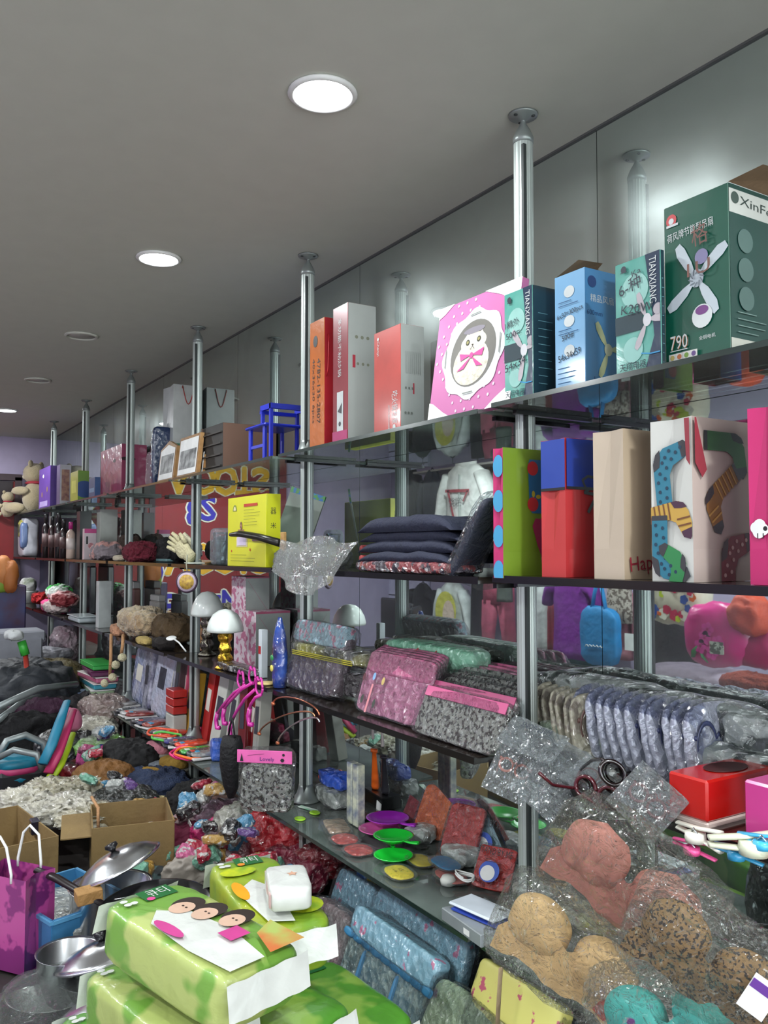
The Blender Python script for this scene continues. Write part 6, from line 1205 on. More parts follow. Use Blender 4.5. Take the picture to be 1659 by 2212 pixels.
pk('yellow cherry-printed pack with a scalloped edge at the bottom', 950, 1130, 2120, 1.215, .07, mFl2, -26, 0, top=M('#d6cf74', .45, col2='#c05a70', vs=34, thr=.36)); pk('pale green pack with a purple print at the bottom edge', 868, 1010, 2150, 1.19, .06, mPg, -30, 0)
pk('dark teal film-wrapped pack beside the post', 1040, 1120, 2060, 1.33, .07, M('#22403c', .35, crk=1.1), -10)
soft_pack('yellow_book', 'small yellow and blue pack standing left of the green packs', B(790, 0, z=SH[5]+.15, Y=1.45).p, (.06, .05, .12), 0, M('#c8b84a', .4, col2='#2c62a0', vs=12, thr=.5, coat=.4), amp=.003, crimp=False)
for i in range(5):   # dark goods to the right of the post, low
    b = B(1240+90*i, 0, z=SH[5]+.002, Y=1.40); soft_pack('dark_pack', ['dark film-wrapped pack just right of the near post, low shelf', 'second dark pack under the beige bra', 'third dark pack under the pink bras', 'fourth dark pack under the leopard bra', 'dark pack at the lower right corner'][i], b.p, (.17, .26, .22), .1*i, M(('#20302c', '#3a302c', '#2c3430', '#332a30', '#24282a')[i], .35, col2='#59605a', vs=10, crk=1), amp=.02, crimp=False, group='dark packs on the lowest shelf')

# ================================================================ the goods table along the aisle, before the shelves
TZ = .30
t = thing('goods_table', 'low table along the aisle buried under goods', 'table', (-3.9, .60, 0))
MB().box((0, 0, TZ-.02), (5.6, .96, .04), b=.004).build('tabletop', M('#2e2a28', .5), t)
for sx in (-2.7, -.9, .9, 2.7):
    for sy in (-.42, .42): MB().box((sx, sy, (TZ-.04)/2), (.05, .05, TZ-.04)).build('leg', mD, t)
for sy in (-.481, .481): MB().box((0, sy, TZ-.09), (5.5, .006, .10)).build('apron', M('#26221f', .6), t)
# sanitary packs
mPG = M('#6f9e3e', .4, coat=.4, crk=.3, crs=16, col2='#aab86a', vs=5, thr=.5); mPG2 = M('#4f8e2c', .4, coat=.4, crk=.3, crs=16, col2='#86ac48', vs=5, thr=.5); mPW = M('#dfe2dc', .4, coat=.5, crk=.3, crs=14); mDG = M('#1f6a34', .35, coat=.5)
def green_pack(label, c, d, rot, mat, art=0, endlab=False):
    t = thing('sanitary_pack', label, 'package', c, rot, 'green sanitary packs'); w, l, h = d
    MB().blob((0, 0, h/2), (w, l, h), .30, .004, 18, int(w*999)+art, 56, 28).build('body', mat, t)
    for s in (-1, 1): MB().grid(lambda u, v: Vector(((u-.5)*w*.97, s*(l/2+.002+.016*v), h*(.90-.55*v)+.0015*sin(u*20))), 20, 4, flip=s < 0).build('sealed_end', mPW, t)
    f = Face((-w/2, -l/2, h), (1, 0, 0), (0, 1, 0), t, .0012, wh=(w, l))
    f.shapes([rect(w*.36, l*.84, w*.74, l*.955)], mDG, 'brand_panel'); f.fit([('큐티', w*.57, l*.90, w*.24, l*.075)], mPW); f.shapes([circ(w*.42, l*.852, .010, 14, .008)], M('#d0488c' if art == 1 else '#e08a2c', .4), 'flavour_spot')
    f.shapes([circ(w*(.16+.07*(i % 2)), l*(.86+.04*(i // 2)), .009, 12, .007) for i in range(3)], mPW, 'blossom_print')
    if art == 1:
        f.shapes([[(w*.10, l*.62), (w*.3, l*.72), (w*.55, l*.60), (w*.62, l*.34), (w*.50, l*.03), (w*.10, l*.03), (w*.05, l*.3)]], mPW, 'white_shirts')
        for i, (u, v) in enumerate(((.52, .66), (.60, .53), (.70, .38))):
            f.shapes([circ(w*(u+.10), l*(v+.015), w*.19, 18, l*.070)], M('#2a1c16', .5), 'hair_print'); f.shapes([circ(w*u, l*v, w*.145, 18, l*.056)], M('#d8b49c', .5), 'face_print')
            f.shapes([circ(w*(u+.03), l*(v+.012), .003, 8), circ(w*(u+.03), l*(v-.014), .003, 8)], M('#3a241c'), 'eye_print')
        f.shapes([circ(w*.13, l*.50, w*.07, 14, l*.11), rect(w*.42, l*.22, w*.66, l*.32)], M('#c8408c', .4), 'pink_stickers'); f.shapes([[(w*.55, l*.02), (w*.98, l*.02), (w*.98, l*.26), (w*.7, l*.2)]], M('#c8703c', .4, col2='#a8b860', vs=12), 'orange_print')
    if art == 2:
        f.shapes([[(w*.1, l*.5), (w*.4, l*.62), (w*.6, l*.45), (w*.5, l*.05), (w*.2, l*.1)]], mPW, 'white_shirt'); f.shapes([circ(w*.15, l*.5, w*.09, 16, l*.12), circ(w*.6, l*.3, w*.14, 14, l*.06)], M('#e8a018', .4), 'orange_stickers'); f.shapes([circ(w*.3, l*.75, w*.25, 16, l*.06), circ(w*.75, l*.2, w*.25, 16, l*.10)], M('#c0c820', .4, col2='#6a9a2c', vs=20), 'lime_print')
    if endlab:
        e = Face((-w/2, -l/2-.002, 0), (1, 0, 0), (0, 0, 1), t, .002, wh=(w, h)); e.fit([('큐티', w*.5, h*.6, w*.24, h*.3)], mPW); e.shapes([rect(w*.46, h*.26, w*.62, h*.38), rect(w*.72, h*.30, w*.92, h*.46)], M('#d04c88' if art != 2 else '#e08a2c', .4), 'colour_tabs')
    return t
green_pack('lowest green sanitary pack, nearest the pots', (-1.90, .54, TZ+.001), (.21, .42, .13), radians(100), mPG2, 0)
green_pack('green pack below the top left one, its brand panel half covered', (-1.80, .575, TZ+.133), (.20, .40, .14), radians(102), mPG, 0, True)
green_pack('green pack below the right-hand one', (-1.80, .83, TZ+.001), (.20, .42, .13), radians(88), mPG2, 0)
green_pack('green pack at the front with its printed end showing', (-1.72, .775, TZ+.133), (.19, .34, .11), radians(108), mPG2, 0, True)
green_pack('top green pack printed with three women in white shirts', (-1.75, .622, TZ+.300), (.215, .43, .12), (radians(4), radians(2), radians(108)), mPG, 1)
green_pack('top right green pack with an orange sticker, under the white tissue pack', (-1.93, .86, TZ+.262), (.185, .42, .12), (radians(3), 0, radians(86)), M('#6f9a2c', .4, coat=.4, crk=.3, crs=16, col2='#a8b024', vs=6), 2)
p = atZ(622, 1945, TZ+.385); t = thing('tissue_pack', 'small white tissue pack with a pale orange star, on the right green pack', 'package', p, radians(-20))
MB().blob((0, 0, .03), (.16, .10, .055), .32, .004, 24, 3).build('body', mPW, t); f = Face((-.08, -.05, .0585), (1, 0, 0), (0, 1, 0), t); f.shapes([[(.075+.014*(1 if i % 2 else .5)*cos(i*pi/5), .06+.014*(1 if i % 2 else .5)*sin(i*pi/5)) for i in range(10)]], M('#d8a88c', .5), 'star_print')
MB().box((0, -.047, .03), (.15, .004, .03), b=.001).build('pink_band', M('#c9a8a4', .5), t)
pk0 = green_pack('green pack peeking in at the bottom edge', atZ(730, 2245, .36), (.20, .36, .10), radians(95), mPG2, 0)

# pots, pans and boxes
mSt = M('#dfe1e4', .22, 1, var=.02, bump=.02, bs=30); mStD = M('#b4b6b8', .3, 1, var=.03)
def onT(px, py, z): return atZ(px, py, z)
p = onT(240, 1862, .56); t = thing('steel_pot', 'shiny steel pot with its domed lid tilted on top', 'pot', (p.x, p.y, TZ+.001))
MB().lathe([(0, 0), (.10, 0), (.115, .02), (.118, .19), (.123, .195), (.114, .19), (.11, .01), (0, .005)], 40).build('pot', mSt, t)
l = MB().lathe([(.128, 0), (.130, .005), (.118, .010), (.10, .024), (.06, .040), (.02, .046), (0, .047)], 40).build('lid', mSt, t, (.02, .02, .25), Matrix.Rotation(radians(24), 3, Vector((.849, -.528, 0))).to_euler()); MB().lathe([(.006, .046), (.012, .055), (.02, .062), (.018, .070), (0, .072)], 20).build('knob', M('#17171a', .3), l)
p = onT(338, 1955, .50); t = thing('wok', 'black wok with a long dark handle in a card sleeve', 'pan', (p.x, p.y, TZ+.115), (radians(4), radians(4), 0))
MB().lathe([(0, 0), (.07, .004), (.13, .045), (.155, .085), (.158, .088), (.152, .088), (.125, .05), (.07, .010), (0, .007)], 44).build('bowl', M('#0e0e0f', .3, coat=.5), t)
a = Vector((-.10, -.12, .085)); MB().tube([a, a+Vector((-.06, -.05, .025)), a+Vector((-.13, -.10, .05)), a+Vector((-.20, -.14, .055))], [.010, .013, .014, .012], 12, flat=.7).build('handle', M('#1e1517', .35), t)
MB().box(a+Vector((-.035, -.03, .02)), (.05, .07, .035), b=.002).build('card_sleeve', M('#a47c48', .7), t)
p = onT(150, 2040, .44); t = thing('small_saucepan', 'small steel saucepan with two black handles, below the blue box', 'pot', (p.x, p.y, TZ+.001)); MB().lathe([(0, 0), (.072, 0), (.08, .01), (.082, .12), (.087, .124), (.079, .12), (.076, .012), (0, .006)], 36).build('pot', mStD, t)
for s in (0, .03): MB().tube([(.07, .05+s, .115), (.03, .13+s, .13), (-.03, .19+s, .14)], [.006, .008, .009], 8).build('handle', M('#141416', .35), t)
def lidd(label, px, py, z, r, rot, sup=True):
    p = onT(px, py, z); t = thing('pot_lid', label, 'lid', p, rot, 'steel pot lids'); MB().lathe([(r, 0), (r*1.02, .004), (r*.9, .010), (r*.7, .024), (r*.35, .036), (0, .040)], 40).build('dome', mSt, t); MB().lathe([(.005, .038), (.014, .046), (.018, .056), (.014, .062), (0, .063)], 20).build('knob', M('#17171a', .3), t); MB().lathe([(r*1.0, -.002), (r*1.03, 0), (r*1.02, .004), (r, .003)], 40).build('rim', mStD, t)
lidd('large steel lid leaning against the stacked green packs', 225, 2065, .42, .125, (radians(8), radians(-14), 0)); lidd('steel lid at the bottom edge left of the green packs', 232, 2180, .40, .12, (radians(10), radians(-12), 0))
for i, (px, py, z, r) in enumerate(((120, 2130, .37, .12), (95, 2200, .34, .14), (215, 2120, .34, .11))):
    p = onT(px, py, z); t = thing('steel_basin', ['upper grey steel basin wrapped in clear film', 'film-wrapped basin at the bottom left corner', 'deep steel basin below the leaning lid'][i], 'basin', (p.x, p.y, TZ+.001), 0, 'steel basins'); MB().lathe([(0, 0), (r*.7, 0), (r*.95, .06), (r*1.05, .068), (r*.93, .062), (r*.68, .008), (0, .006)], 40).build('basin', M('#a8aca6', .25, .8), t)
    if i < 2: MB().blob((0, 0, .04), (r*2.15, r*2.1, .10), .7, .010, 14, i).build('clear_film', FILM('#e0e6e4', .08, 1.0, 30, .3), t)
p = onT(140, 1925, .46); t = thing('blue_crate', 'light blue plastic crate with film-wrapped goods inside', 'crate', (p.x, p.y, TZ+.001), radians(16)); mC = M('#3f7fae', .4, coat=.3); W_, D_, H_ = .32, .24, .155
for (c, d_) in (((0, -D_/2, H_/2), (W_, .006, H_)), ((0, D_/2, H_/2), (W_, .006, H_)), ((-W_/2, 0, H_/2), (.006, D_, H_)), ((W_/2, 0, H_/2), (.006, D_, H_)), ((0, 0, .003), (W_, D_, .006))): MB().box(c, d_).build('panel', mC, t)
m = MB(); m.box((0, -D_/2-.004, H_-.006), (W_+.014, .012, .010)); m.box((0, D_/2+.004, H_-.006), (W_+.014, .012, .010)); m.box((-W_/2-.004, 0, H_-.006), (.012, D_, .010)); m.box((W_/2+.004, 0, H_-.006), (.012, D_, .010)); m.build('rim', M('#5a9ac4', .4), t)
for i in range(4): soft_pack('wrapped_ware', ['left', 'second', 'third', 'right'][i]+' film-wrapped piece inside the blue crate', Vector((p.x-.11+.07*i, p.y+.03*(i % 2)-.01, TZ+.03)), (.10, .16, .09), .5*i, M('#8a9090', .3, .3, col2='#c9cdc8', vs=18, crk=1.2), amp=.014, crimp=False, group='film-wrapped ware in the blue crate')
# purple gift bag at the left edge
p = onT(28, 2075, TZ+.01); t = thing('gift_bag', 'purple and pink patterned gift bag with white cord handles', 'bag', p, radians(35)); mPu = M('#7c2a6c', .35, coat=.6, col2='#b04a8c', vs=12, thr=.5); mPu2 = M('#5c1c58', .35, coat=.6, col2='#9a3a7c', vs=14, thr=.5)
hB = .26; wB, dB = .20, .11
MB().add([(-wB/2, -dB/2, 0), (wB/2, -dB/2, 0), (wB/2, dB/2, 0), (-wB/2, dB/2, 0), (-wB/2, -dB/2, hB), (wB/2, -dB/2, hB), (wB/2, dB/2, hB), (-wB/2, dB/2, hB)], [(0, 1, 5, 4), (2, 3, 7, 6), (3, 2, 1, 0)]).build('panel', mPu, t)
for s in (-1, 1): MB().add([(s*wB/2, -dB/2, 0), (s*(wB/2-.01), 0, 0), (s*wB/2, dB/2, 0), (s*wB/2, -dB/2, hB), (s*(wB/2-.02), 0, hB), (s*wB/2, dB/2, hB)], [(0, 1, 4, 3), (1, 2, 5, 4)] if s > 0 else [(3, 4, 1, 0), (4, 5, 2, 1)]).build('gusset', mPu2, t)
for sy in (-1, 1): MB().tube([(-.045, sy*dB/2, hB-.015), (-.045, sy*dB/2, hB+.01), (-.03, sy*(dB/2+.005), hB+.085), (0, sy*dB/2, hB+.11), (.03, sy*(dB/2+.005), hB+.085), (.045, sy*dB/2, hB+.01), (.045, sy*dB/2, hB-.015)], .004, 8).build('handle', mW, t)
# cardboard cartons with film-wrapped goods
mCB = M('#8c7448', .8, bump=.1, col2='#7c6640', vs=4)
def open_carton(label, c, W_, D_, H_, rz, name='open_carton'):
    t = thing(name, label, 'carton', c, rz, 'open cardboard cartons')
    for (q, d_) in (((0, -D_/2, H_/2), (W_, .005, H_)), ((0, D_/2, H_/2), (W_, .005, H_)), ((-W_/2, 0, H_/2), (.005, D_, H_)), ((W_/2, 0, H_/2), (.005, D_, H_)), ((0, 0, .003), (W_, D_, .005))): MB().box(q, d_).build('wall', mCB, t)
    for s, a in ((-1, .5),): MB().box((0, s*(D_/2+.05), H_-.03), (W_*.96, .11, .004), Matrix.Identity(4)).build('flap', mCB, t)
    return t
p1 = onT(75, 1810, .52); open_carton('large cardboard carton at the left edge, filled with clear bags', (p1.x-.10, p1.y-.20, TZ+.001), .44, .46, .24, radians(8))
p2 = onT(205, 1790, .52); open_carton('smaller cardboard carton right of the large one, a cord hanging over it', (p2.x-.12, p2.y+.16, TZ+.001), .30, .28, .22, radians(-12))
def heap(name, label, px, py, D, wp, hp, mat, cat, dep=.25, amp=.03, fr=9, e=.7, seed=None, group=None, rot=0):
    c = atD(px, py, D); sc = D/F; w, h = wp*sc/.8, hp*sc*1.1
    c.z = max(c.z-h/2, TZ+.002) if c.y < 1.1 else max(c.z-h/2, SH[5]+.002)
    return cloth_heap(name, label, c, (w, dep, h), mat, cat, rot, amp, fr, seed if seed is not None else px % 37, group, e)
mCw = M('#b8b29c', .3, coat=.9, crk=1.2, crs=26, col2='#8c8874', vs=10); mCl2 = M('#9c9a90', .3, coat=.9, crk=1.2, crs=26, col2='#c4c0b0', vs=12)
for i, (px, py, D, wp, hp, lab) in enumerate(((50, 1738, 3.55, 130, 50, 'crumpled clear bags filling the large carton'), (110, 1712, 3.7, 120, 40, 'cream film bundle at the back of the large carton'), (150, 1745, 3.45, 110, 40, 'silver film bundle between the two cartons'), (190, 1762, 3.35, 110, 30, 'pale film bundle filling the smaller carton'), (95, 1755, 3.4, 90, 34, 'shiny film bundle at the front of the large carton'), (160, 1700, 3.8, 90, 28, 'dark-tipped film bundle at the back of the cartons'))):
    heap('film_bundle', lab, px, py, D, wp, hp, mCw if i % 2 else mCl2, 'package', .22, .035, 16, group='film bundles in the cartons')
t = thing('hanging_cord', 'tan cord with a tassel hanging over the smaller carton', 'cord', atD(205, 1730, 3.1)); o = t.location.copy(); MB().tube([atD(198, 1722, 3.12)-o, atD(212, 1745, 3.06)-o, atD(212, 1790, 3.05)-o], .006, 8).build('cord', mTan, t); MB().lathe([(.004, .0), (.014, -.02), (.010, -.05), (.004, -.055)], 12, Matrix.Translation(atD(212, 1795, 3.05)-o)).build('tassel', M('#c9bfa0', .8), t)
tag(MB().box((0, 0, 0), (.05, .03, .05), b=.004).build('camera_case', M('#16182a', .25, coat=.8), None, atD(75, 1785, 3.0)), 'small dark glossy case at the corner of the large carton', 'case')
# behind them: basket, tubes, bands, dark bags
t = thing('wire_basket', 'basket with a grey tube rim holding teal and pink foam', 'basket', atD(45, 1655, 4.3)); o = t.location.copy(); mTube = M('#8c9494', .35, .4)
MB().tube([atD(-20, 1660, 4.2)-o, atD(15, 1600, 4.25)-o, atD(55, 1588, 4.3)-o, atD(95, 1605, 4.35)-o, atD(105, 1660, 4.3)-o], .018, 10).build('upper_rim', mTube, t); MB().tube([atD(-20, 1645, 4.1)-o, atD(30, 1620, 4.1)-o, atD(80, 1630, 4.1)-o, atD(92, 1665, 4.1)-o], .016, 10).build('lower_rim', mTube, t)
for i, (py, c) in enumerate(((1690, '#8cb01c'), (1672, '#1a7a94'), (1655, '#b83a6c'), (1642, '#1a7a94'))):
    MB().blob(atD(35, py, 4.25)-o, (.26, .22, .06), .6, .006, 10, i).build('foam_layer', M(c, .5), t)
MB().box((0, 0, TZ+.06-o.z), (.34, .26, .11), b=.02).build('basket_body', M('#1c1c20', .5), t)
for i, (a, b_, c, lab) in enumerate((((92, 1650), (145, 1515), '#1c7a98', 'teal foam strip leaning leftmost of three'), ((104, 1670), (158, 1535), '#b02a5c', 'crimson foam strip between the teal and the lime one'), ((110, 1680), (156, 1585), '#a8c41c', 'lime green foam strip leaning lowest'))):
    P0, P1 = atD(*a, 3.95), atD(*b_, 4.25); t = MB().tube([P0-P0, (P1-P0)*.3+Vector((.03, 0, 0)), (P1-P0)*.65+Vector((.015, 0, 0)), P1-P0], [.026, .028, .027, .02], 12, flat=.55).build('foam_strip', M(c, .5), None, P0); tag(t, lab, 'foam strip', 'leaning foam strips')
tag(MB().blob((0, 0, 0), (.12, .10, .12), .8, .01, 10, 4).build('pink_bundle', M('#b86a84', .6), None, atD(155, 1555, 4.45)), 'dusty pink bundle behind the foam strips', 'bundle')
for i, ((x0, y0), (x1, y1)) in enumerate((((-10, 1530), (165, 1478)), ((-10, 1560), (110, 1500)))):
    P0, P1 = atD(x0, y0, 4.6), atD(x1, y1, 5.2); t = MB().tube([P0-P0, (P1-P0)*.5+Vector((0, 0, .04)), P1-P0], .02, 10).build('handle_tube', mTube, None, P0); tag(t, ['upper grey trolley tube above the basket', 'lower grey trolley tube above the basket'][i], 'tube')
heap('dark_bag', 'large charcoal bag heap at the left edge', 50, 1510, 5.3, 170, 150, M('#17191c', .6, bump=.4, bs=12, col2='#2a2e34', vs=4), 'bag', .6, .05, 5)
heap('olive_bag', 'olive and black soft bag beside the charcoal heap', 98, 1478, 5.6, 100, 90, M('#2f2a18', .7, bump=.4, col2='#5a4f2c', vs=5), 'bag', .5, .05, 5)
heap('black_coat', 'black coat slumped toward the shelf ends', 140, 1475, 6.2, 90, 70, M('#0e0e10', .8, bump=.3), 'clothes', .5, .05, 5)
heap('purple_coat', 'dull purple coat under the trolley tubes', 80, 1580, 4.9, 80, 110, M('#3c1c34', .8, bump=.3), 'clothes', .4, .04, 6)
heap('black_heap', 'black cloth heap under the basket end', 30, 1600, 4.8, 120, 100, M('#0c0c0f', .8, bump=.3), 'clothes', .5, .05, 6)
t = thing('broom', 'red-handled broom with a green socket standing among the bags', 'broom', atD(60, 1520, 5.0)); o = t.location.copy()
MB().tube([atD(66, 1525, 5.0)-o, atD(55, 1415, 5.2)-o], .016, 10).build('handle', M('#a8342c', .4, coat=.4), t); MB().tube([atD(55, 1415, 5.2)-o, atD(46, 1385, 5.2)-o], .026, 10).build('socket', M('#3cb03c', .4), t); MB().blob(atD(30, 1372, 5.2)-o, (.22, .10, .06), .7, .015, 20, 2).build('head', M('#c4c8c8', .7), t)
for i, (px, py, w_, h_, lab) in enumerate(((20, 1405, 70, 60, 'white carton at the left edge behind the broom'), (28, 1372, 60, 22, 'white lid lying on the left-edge carton'))):
    c = atD(px, py, 6.3); tag(MB().box((0, 0, 0), (w_*6.3/F*1.6, .4, h_*6.3/F), b=.01).build('white_carton', M('#8f929a', .5), None, c), lab, 'carton')
heap('white_film_bag', 'pile of white folded film lying on the shelf end', 105, 1412, 6.6, 60, 24, M('#a8a8b0', .4, coat=.5, crk=.6), 'package', .35, .02, 9); heap('pink_film_bag', 'pink-tinged clear bag standing beside the folded film', 138, 1395, 6.7, 34, 70, M('#9a7a88', .35, coat=.7, crk=.8, col2='#b8aab0', vs=9), 'package', .2, .03, 9); heap('white_fur', 'white shaggy trim hanging under the third shelf end', 72, 1380, 6.8, 40, 26, M('#a8a4b4', .9, bump=.8), 'trim', .2, .02, 14)
for i, (px, py, c) in enumerate(((8, 1235, '#b8743c'), (22, 1245, '#a8642c'), (5, 1262, '#7a9a2c'))):
    tag(MB().blob((0, 0, 0), (.16, .12, .26 if i < 2 else .14), .8, .02, 8, i).build('wooden_ornament', M(c, .6), None, atD(px, py, 6.8)), ['tan curved ornament at the left edge by the doorway', 'amber ornament leaning beside the tan one', 'small green item at the foot of the ornaments'][i], 'ornament')
c = atD(8, 1330, 6.9); tag(MB().box((0, 0, 0), (.25, .3, .5), b=.01).build('poster_stand', M('#2c3a6a', .4, col2='#3a1c3c', vs=5), None, c), 'dark blue and purple box stand at the left edge below the ornaments', 'stand')
# heaps between the table and the shelves
H5 = [('green_film_bag', 'bright green piece in a clear bag below the flat packs', 215, 1612, 4.5, 62, 34, M('#6aa838', .4, crk=.8, col2='#a8b0a0', vs=8), 'package'),
 ('clear_film_bag', 'grey clear film bundle above the bright green one', 200, 1580, 4.7, 70, 44, mCl2, 'package'),
 ('brown_knit', 'brownish pink knitted bundle under the fourth shelf', 225, 1535, 4.9, 80, 52, M('#5c4444', .8, crk=.6, col2='#8a7c74', vs=8), 'clothes'),
 ('blue_cloth', 'deep blue cloth peeking over the pink plush', 243, 1622, 4.4, 50, 20, M('#1c2a7c', .7), 'clothes'),
 ('pink_plush', 'pink plush toy with a dark dot', 228, 1645, 4.3, 66, 42, M('#b84a84', .9, bump=.6), 'soft toy'),
 ('black_beret', 'black cap behind the pink slippers', 285, 1640, 4.2, 90, 60, M('#09090b', .8), 'hat'),
 ('brown_bag', 'orange brown paper bag heap below the pink plush', 225, 1705, 4.0, 90, 70, M('#7c5428', .7, bump=.3), 'bag'),
 ('grey_flannel', 'grey lining cloth between the pink and mustard pieces', 300, 1665, 4.15, 90, 30, M('#6a7078', .8), 'clothes'),
 ('jeans', 'dark blue jeans rumpled below the mustard slippers', 340, 1690, 4.0, 130, 44, M('#18233c', .85, bump=.5, bs=120, col2='#2c3a58', vs=8), 'clothes'),
 ('red_card_stack', 'red edge of a card stack under the jeans', 350, 1718, 3.9, 80, 14, M('#9c3440', .5), 'cards'),
 ('cream_card_stack', 'cream and white cards fanned below the red ones', 350, 1745, 3.8, 70, 40, M('#b8a878', .5, col2='#a8b4b8', vs=20, thr=.5), 'cards'),
 ('black_sweater', 'black sweater hanging over the shelf before the cards', 425, 1760, 3.6, 80, 110, M('#0b0b0c', .9, bump=.5), 'clothes'),
 ('black_trousers', 'black trousers bundled below the black sweater', 420, 1830, 3.45, 90, 60, M('#111113', .85, bump=.4), 'clothes'),
 ('orange_black_cloth', 'orange and black striped cloth left of the black trousers', 340, 1845, 3.35, 70, 50, M('#a8501c', .8, col2='#141214', vs=16, thr=.5), 'clothes'),
 ('wine_cloth', 'wine red cloth right of the striped one', 385, 1862, 3.25, 40, 60, M('#6c1c3a', .8), 'clothes'),
 ('grey_teal_cloth', 'grey and teal mixed cloth beside the wok', 330, 1895, 3.1, 80, 34, M('#5c7474', .7, col2='#2c3234', vs=14, thr=.5), 'clothes'),
 ('skin_satin', 'skin-coloured satin garment in film', 480, 1710, 3.6, 60, 46, M('#c09484', .4, crk=.6, sheen=.3), 'clothes'),
 ('pink_film_heap', 'mauve pink clothes in clear film below the satin', 475, 1765, 3.5, 90, 60, M('#a8748c', .4, crk=1, col2='#8c8c94', vs=8), 'clothes'),
 ('hot_pink_ball', 'hot pink ball in a clear bag', 482, 1792, 3.3, 34, 34, M('#d02a74', .4, crk=.8), 'ball'),
 ('clear_goods_heap', 'glittering clear bags of mixed goods in the middle of the heap', 500, 1840, 3.2, 110, 70, M('#9c9494', .25, coat=1, crk=1.3, crs=24, col2='#7c4a54', vs=12), 'package'),
 ('blue_slip', 'blue strip of packaging upright in the heap', 542, 1830, 3.15, 26, 70, M('#3a7ca0', .4, coat=.5), 'package'),
 ('silver_film_heap', 'silver film bundle hanging below the leopard pack', 540, 1785, 3.3, 70, 80, M('#a8a89c', .25, coat=1, crk=1.3, crs=24, col2='#6c6c64', vs=12), 'package'),
 ('red_film_ball', 'round bright red cloth in tight clear film', 598, 1815, 3.2, 100, 95, M('#b01c28', .35, coat=1, crk=1.1, crs=26), 'package'),
 ('maroon_ring_cushion', 'maroon neck cushion in clear film behind the post', 625, 1885, 3.0, 95, 70, M('#7c1a34', .4, coat=1, crk=.9), 'cushion'),
 ('dark_red_bundle', 'dark red bundle on the lowest shelf right of the post', 705, 1855, 3.05, 80, 60, M('#6c0f1c', .45, coat=.7, crk=.7), 'package'),
 ('beige_bottle', 'beige rounded bottle shape between the heaps and the green packs', 432, 1900, 3.0, 30, 60, M('#9c948a', .5), 'bottle'),
 ('orange_print_film', 'pinkish film packet by the red tag', 395, 1800, 3.4, 60, 50, M('#8c5c64', .35, coat=.8, crk=1, col2='#c4a8a8', vs=12), 'package'),
 ('grey_film_left', 'dark grey film and straps behind the steel pot', 270, 1800, 3.7, 110, 60, M('#2c302e', .35, coat=.8, crk=.8), 'package')]
for n, lab, px, py, D, wp, hp, mt_, ct in H5: heap(n, lab, px, py, D, wp*1.15, hp*1.15, mt_, ct, .26, .028, 10, seed=px % 41)
def slipper(label, px, py, D, rz, col, lin_, z=0):
    t = thing('slipper', label, 'slipper', atD(px, py, D)+Vector((0, 0, z)), rz, 'soft slippers in the heap')
    MB().blob((0, 0, .012), (.24, .09, .024), .6).build('sole', M('#8a8478', .7), t); MB().blob((.04, 0, .04), (.15, .095, .07), .8, .006, 14, px).build('upper', M(col, .9, bump=.4), t); MB().blob((-.07, 0, .03), (.10, .08, .03), .8, .006, 14, px).build('lining', M(lin_, .9, bump=.5), t)
slipper('pink slipper on top of the slipper pile', 325, 1632, 4.2, .6, '#c4808c', '#c9949c'); slipper('second pink slipper, nearer the black cap', 268, 1665, 4.15, .4, '#c4748c', '#7c848c'); slipper('mustard slipper with a button, across the pile', 308, 1690, 4.05, .5, '#a07c30', '#6c5c3a'); slipper('mustard slipper behind, half hidden by the post', 360, 1665, 4.1, .7, '#94742c', '#7c848c')
t = thing('swing_tag', 'red and white tag on the black clothes', 'tag', atD(402, 1795, 3.3)); MB().box((0, 0, 0), (.055, .003, .04), Matrix.Rotation(.5, 4, 'Y')).build('red_half', M('#c81c18', .4), t); MB().box((.022, 0, .038), (.035, .003, .045), Matrix.Rotation(.4, 4, 'Y')).build('white_half', mW, t)
# bulk filling of the far table end, seen only between things
heap('dark_pile', 'dark mixed pile on the far end of the table', 170, 1560, 5.2, 70, 100, M('#1c1a1c', .8, bump=.4, col2='#3a3438', vs=8), 'pile', .5, .05, 7)
heap('silver_black_bag', 'black bag with silver sheen behind the foam strips', 142, 1640, 4.5, 60, 90, M('#3c3c40', .3, coat=.7, crk=.5, col2='#141416', vs=6), 'bag', .3, .03, 8)
heap('red_black_shoe', 'dark red and black shoe near the cartons', 175, 1665, 4.3, 70, 34, M('#6c1418', .4, coat=.5, col2='#141214', vs=8), 'shoe', .2, .02, 8)

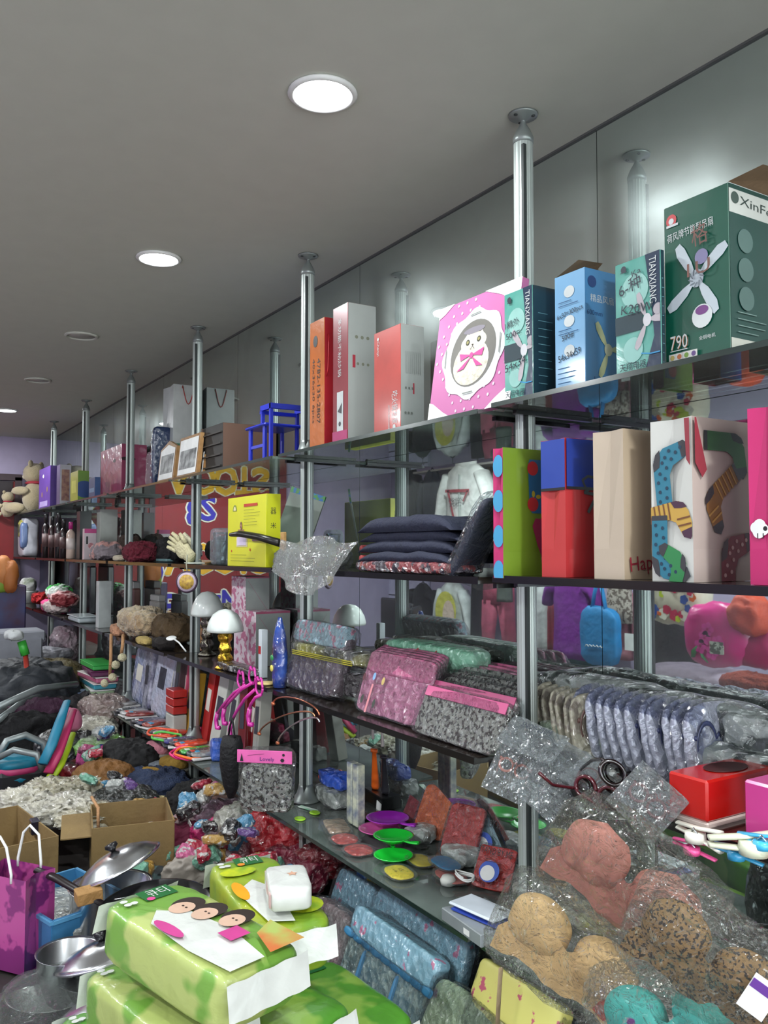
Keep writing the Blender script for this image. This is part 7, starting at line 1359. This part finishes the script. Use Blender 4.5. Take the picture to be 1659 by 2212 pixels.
heap('grey_sack', 'pale grey film-wrapped sack in the bottom left corner', 15, 2185, 2.5, 100, 110, M('#7f8680', .4, coat=.6, crk=.5), 'sack', .2, .02, 8)
heap('tan_cloth', 'tan grey cloth under the purple gift bag', 60, 2110, 2.65, 90, 40, M('#6f655c', .8), 'clothes', .2, .02, 8)

# small crumpled packets lying between the bigger pieces; each is named by what it lies against
near = [(185, 1700, 3.9, 'the smaller open carton'), (250, 1690, 3.9, 'the orange brown bag heap'), (300, 1745, 3.75, 'the jeans'), (330, 1790, 3.55, 'the black sweater'), (300, 1830, 3.4, 'the striped cloth'), (350, 1810, 3.4, 'the cream cards'), (400, 1850, 3.2, 'the wine red cloth'), (440, 1790, 3.35, 'the swing tag'), (450, 1850, 3.15, 'the beige bottle shape'), (470, 1820, 3.2, 'the hot pink ball'), (520, 1800, 3.15, 'the blue strip'), (560, 1860, 3.0, 'the red film ball'), (520, 1880, 2.95, 'the right green pack'), (600, 1900, 2.85, 'the maroon neck cushion'), (460, 1700, 3.6, 'the skin-coloured satin'), (190, 1630, 4.3, 'the bright green film bag'), (240, 1590, 4.6, 'the brownish knitted bundle'), (300, 1880, 3.15, 'the wok rim'), (280, 1770, 3.7, 'the dark grey film and straps'), (430, 1740, 3.5, 'the black pouch end')]
tone = [('crimson', '#a01c34'), ('silvery', '#a4a8a4'), ('pink', '#c05c88'), ('sky blue', '#4a86a8'), ('ochre', '#a8843c'), ('black', '#141416'), ('mint', '#6fa890'), ('violet', '#5c3c7c')]
rr = random.Random(21)
for i, (px, py, D, nm) in enumerate(near):
    for j in range(4):
        cn, cc = tone[(i*3+j*2+i//3) % 8]; q = atD(px+rr.uniform(-26, 26), py+rr.uniform(-18, 12), D-.06-.05*j)
        q.z = max(q.z, TZ+.05); w_ = rr.uniform(.06, .11)
        t = MB().blob((0, 0, 0), (w_, w_*.7, w_*rr.uniform(.3, .55)), .45, .014, 20, i*4+j, 40, 22).build('film_packet', M(cc, .35, coat=.9, crk=1, crs=40, col2='#b8b8b4', vs=26, thr=.40), None, q, (rr.uniform(-.5, .5), rr.uniform(-.5, .5), rr.uniform(0, 3)))
        tag(t, 'small %s film packet lying by %s' % (cn, nm), 'package', 'small film packets in the heap')
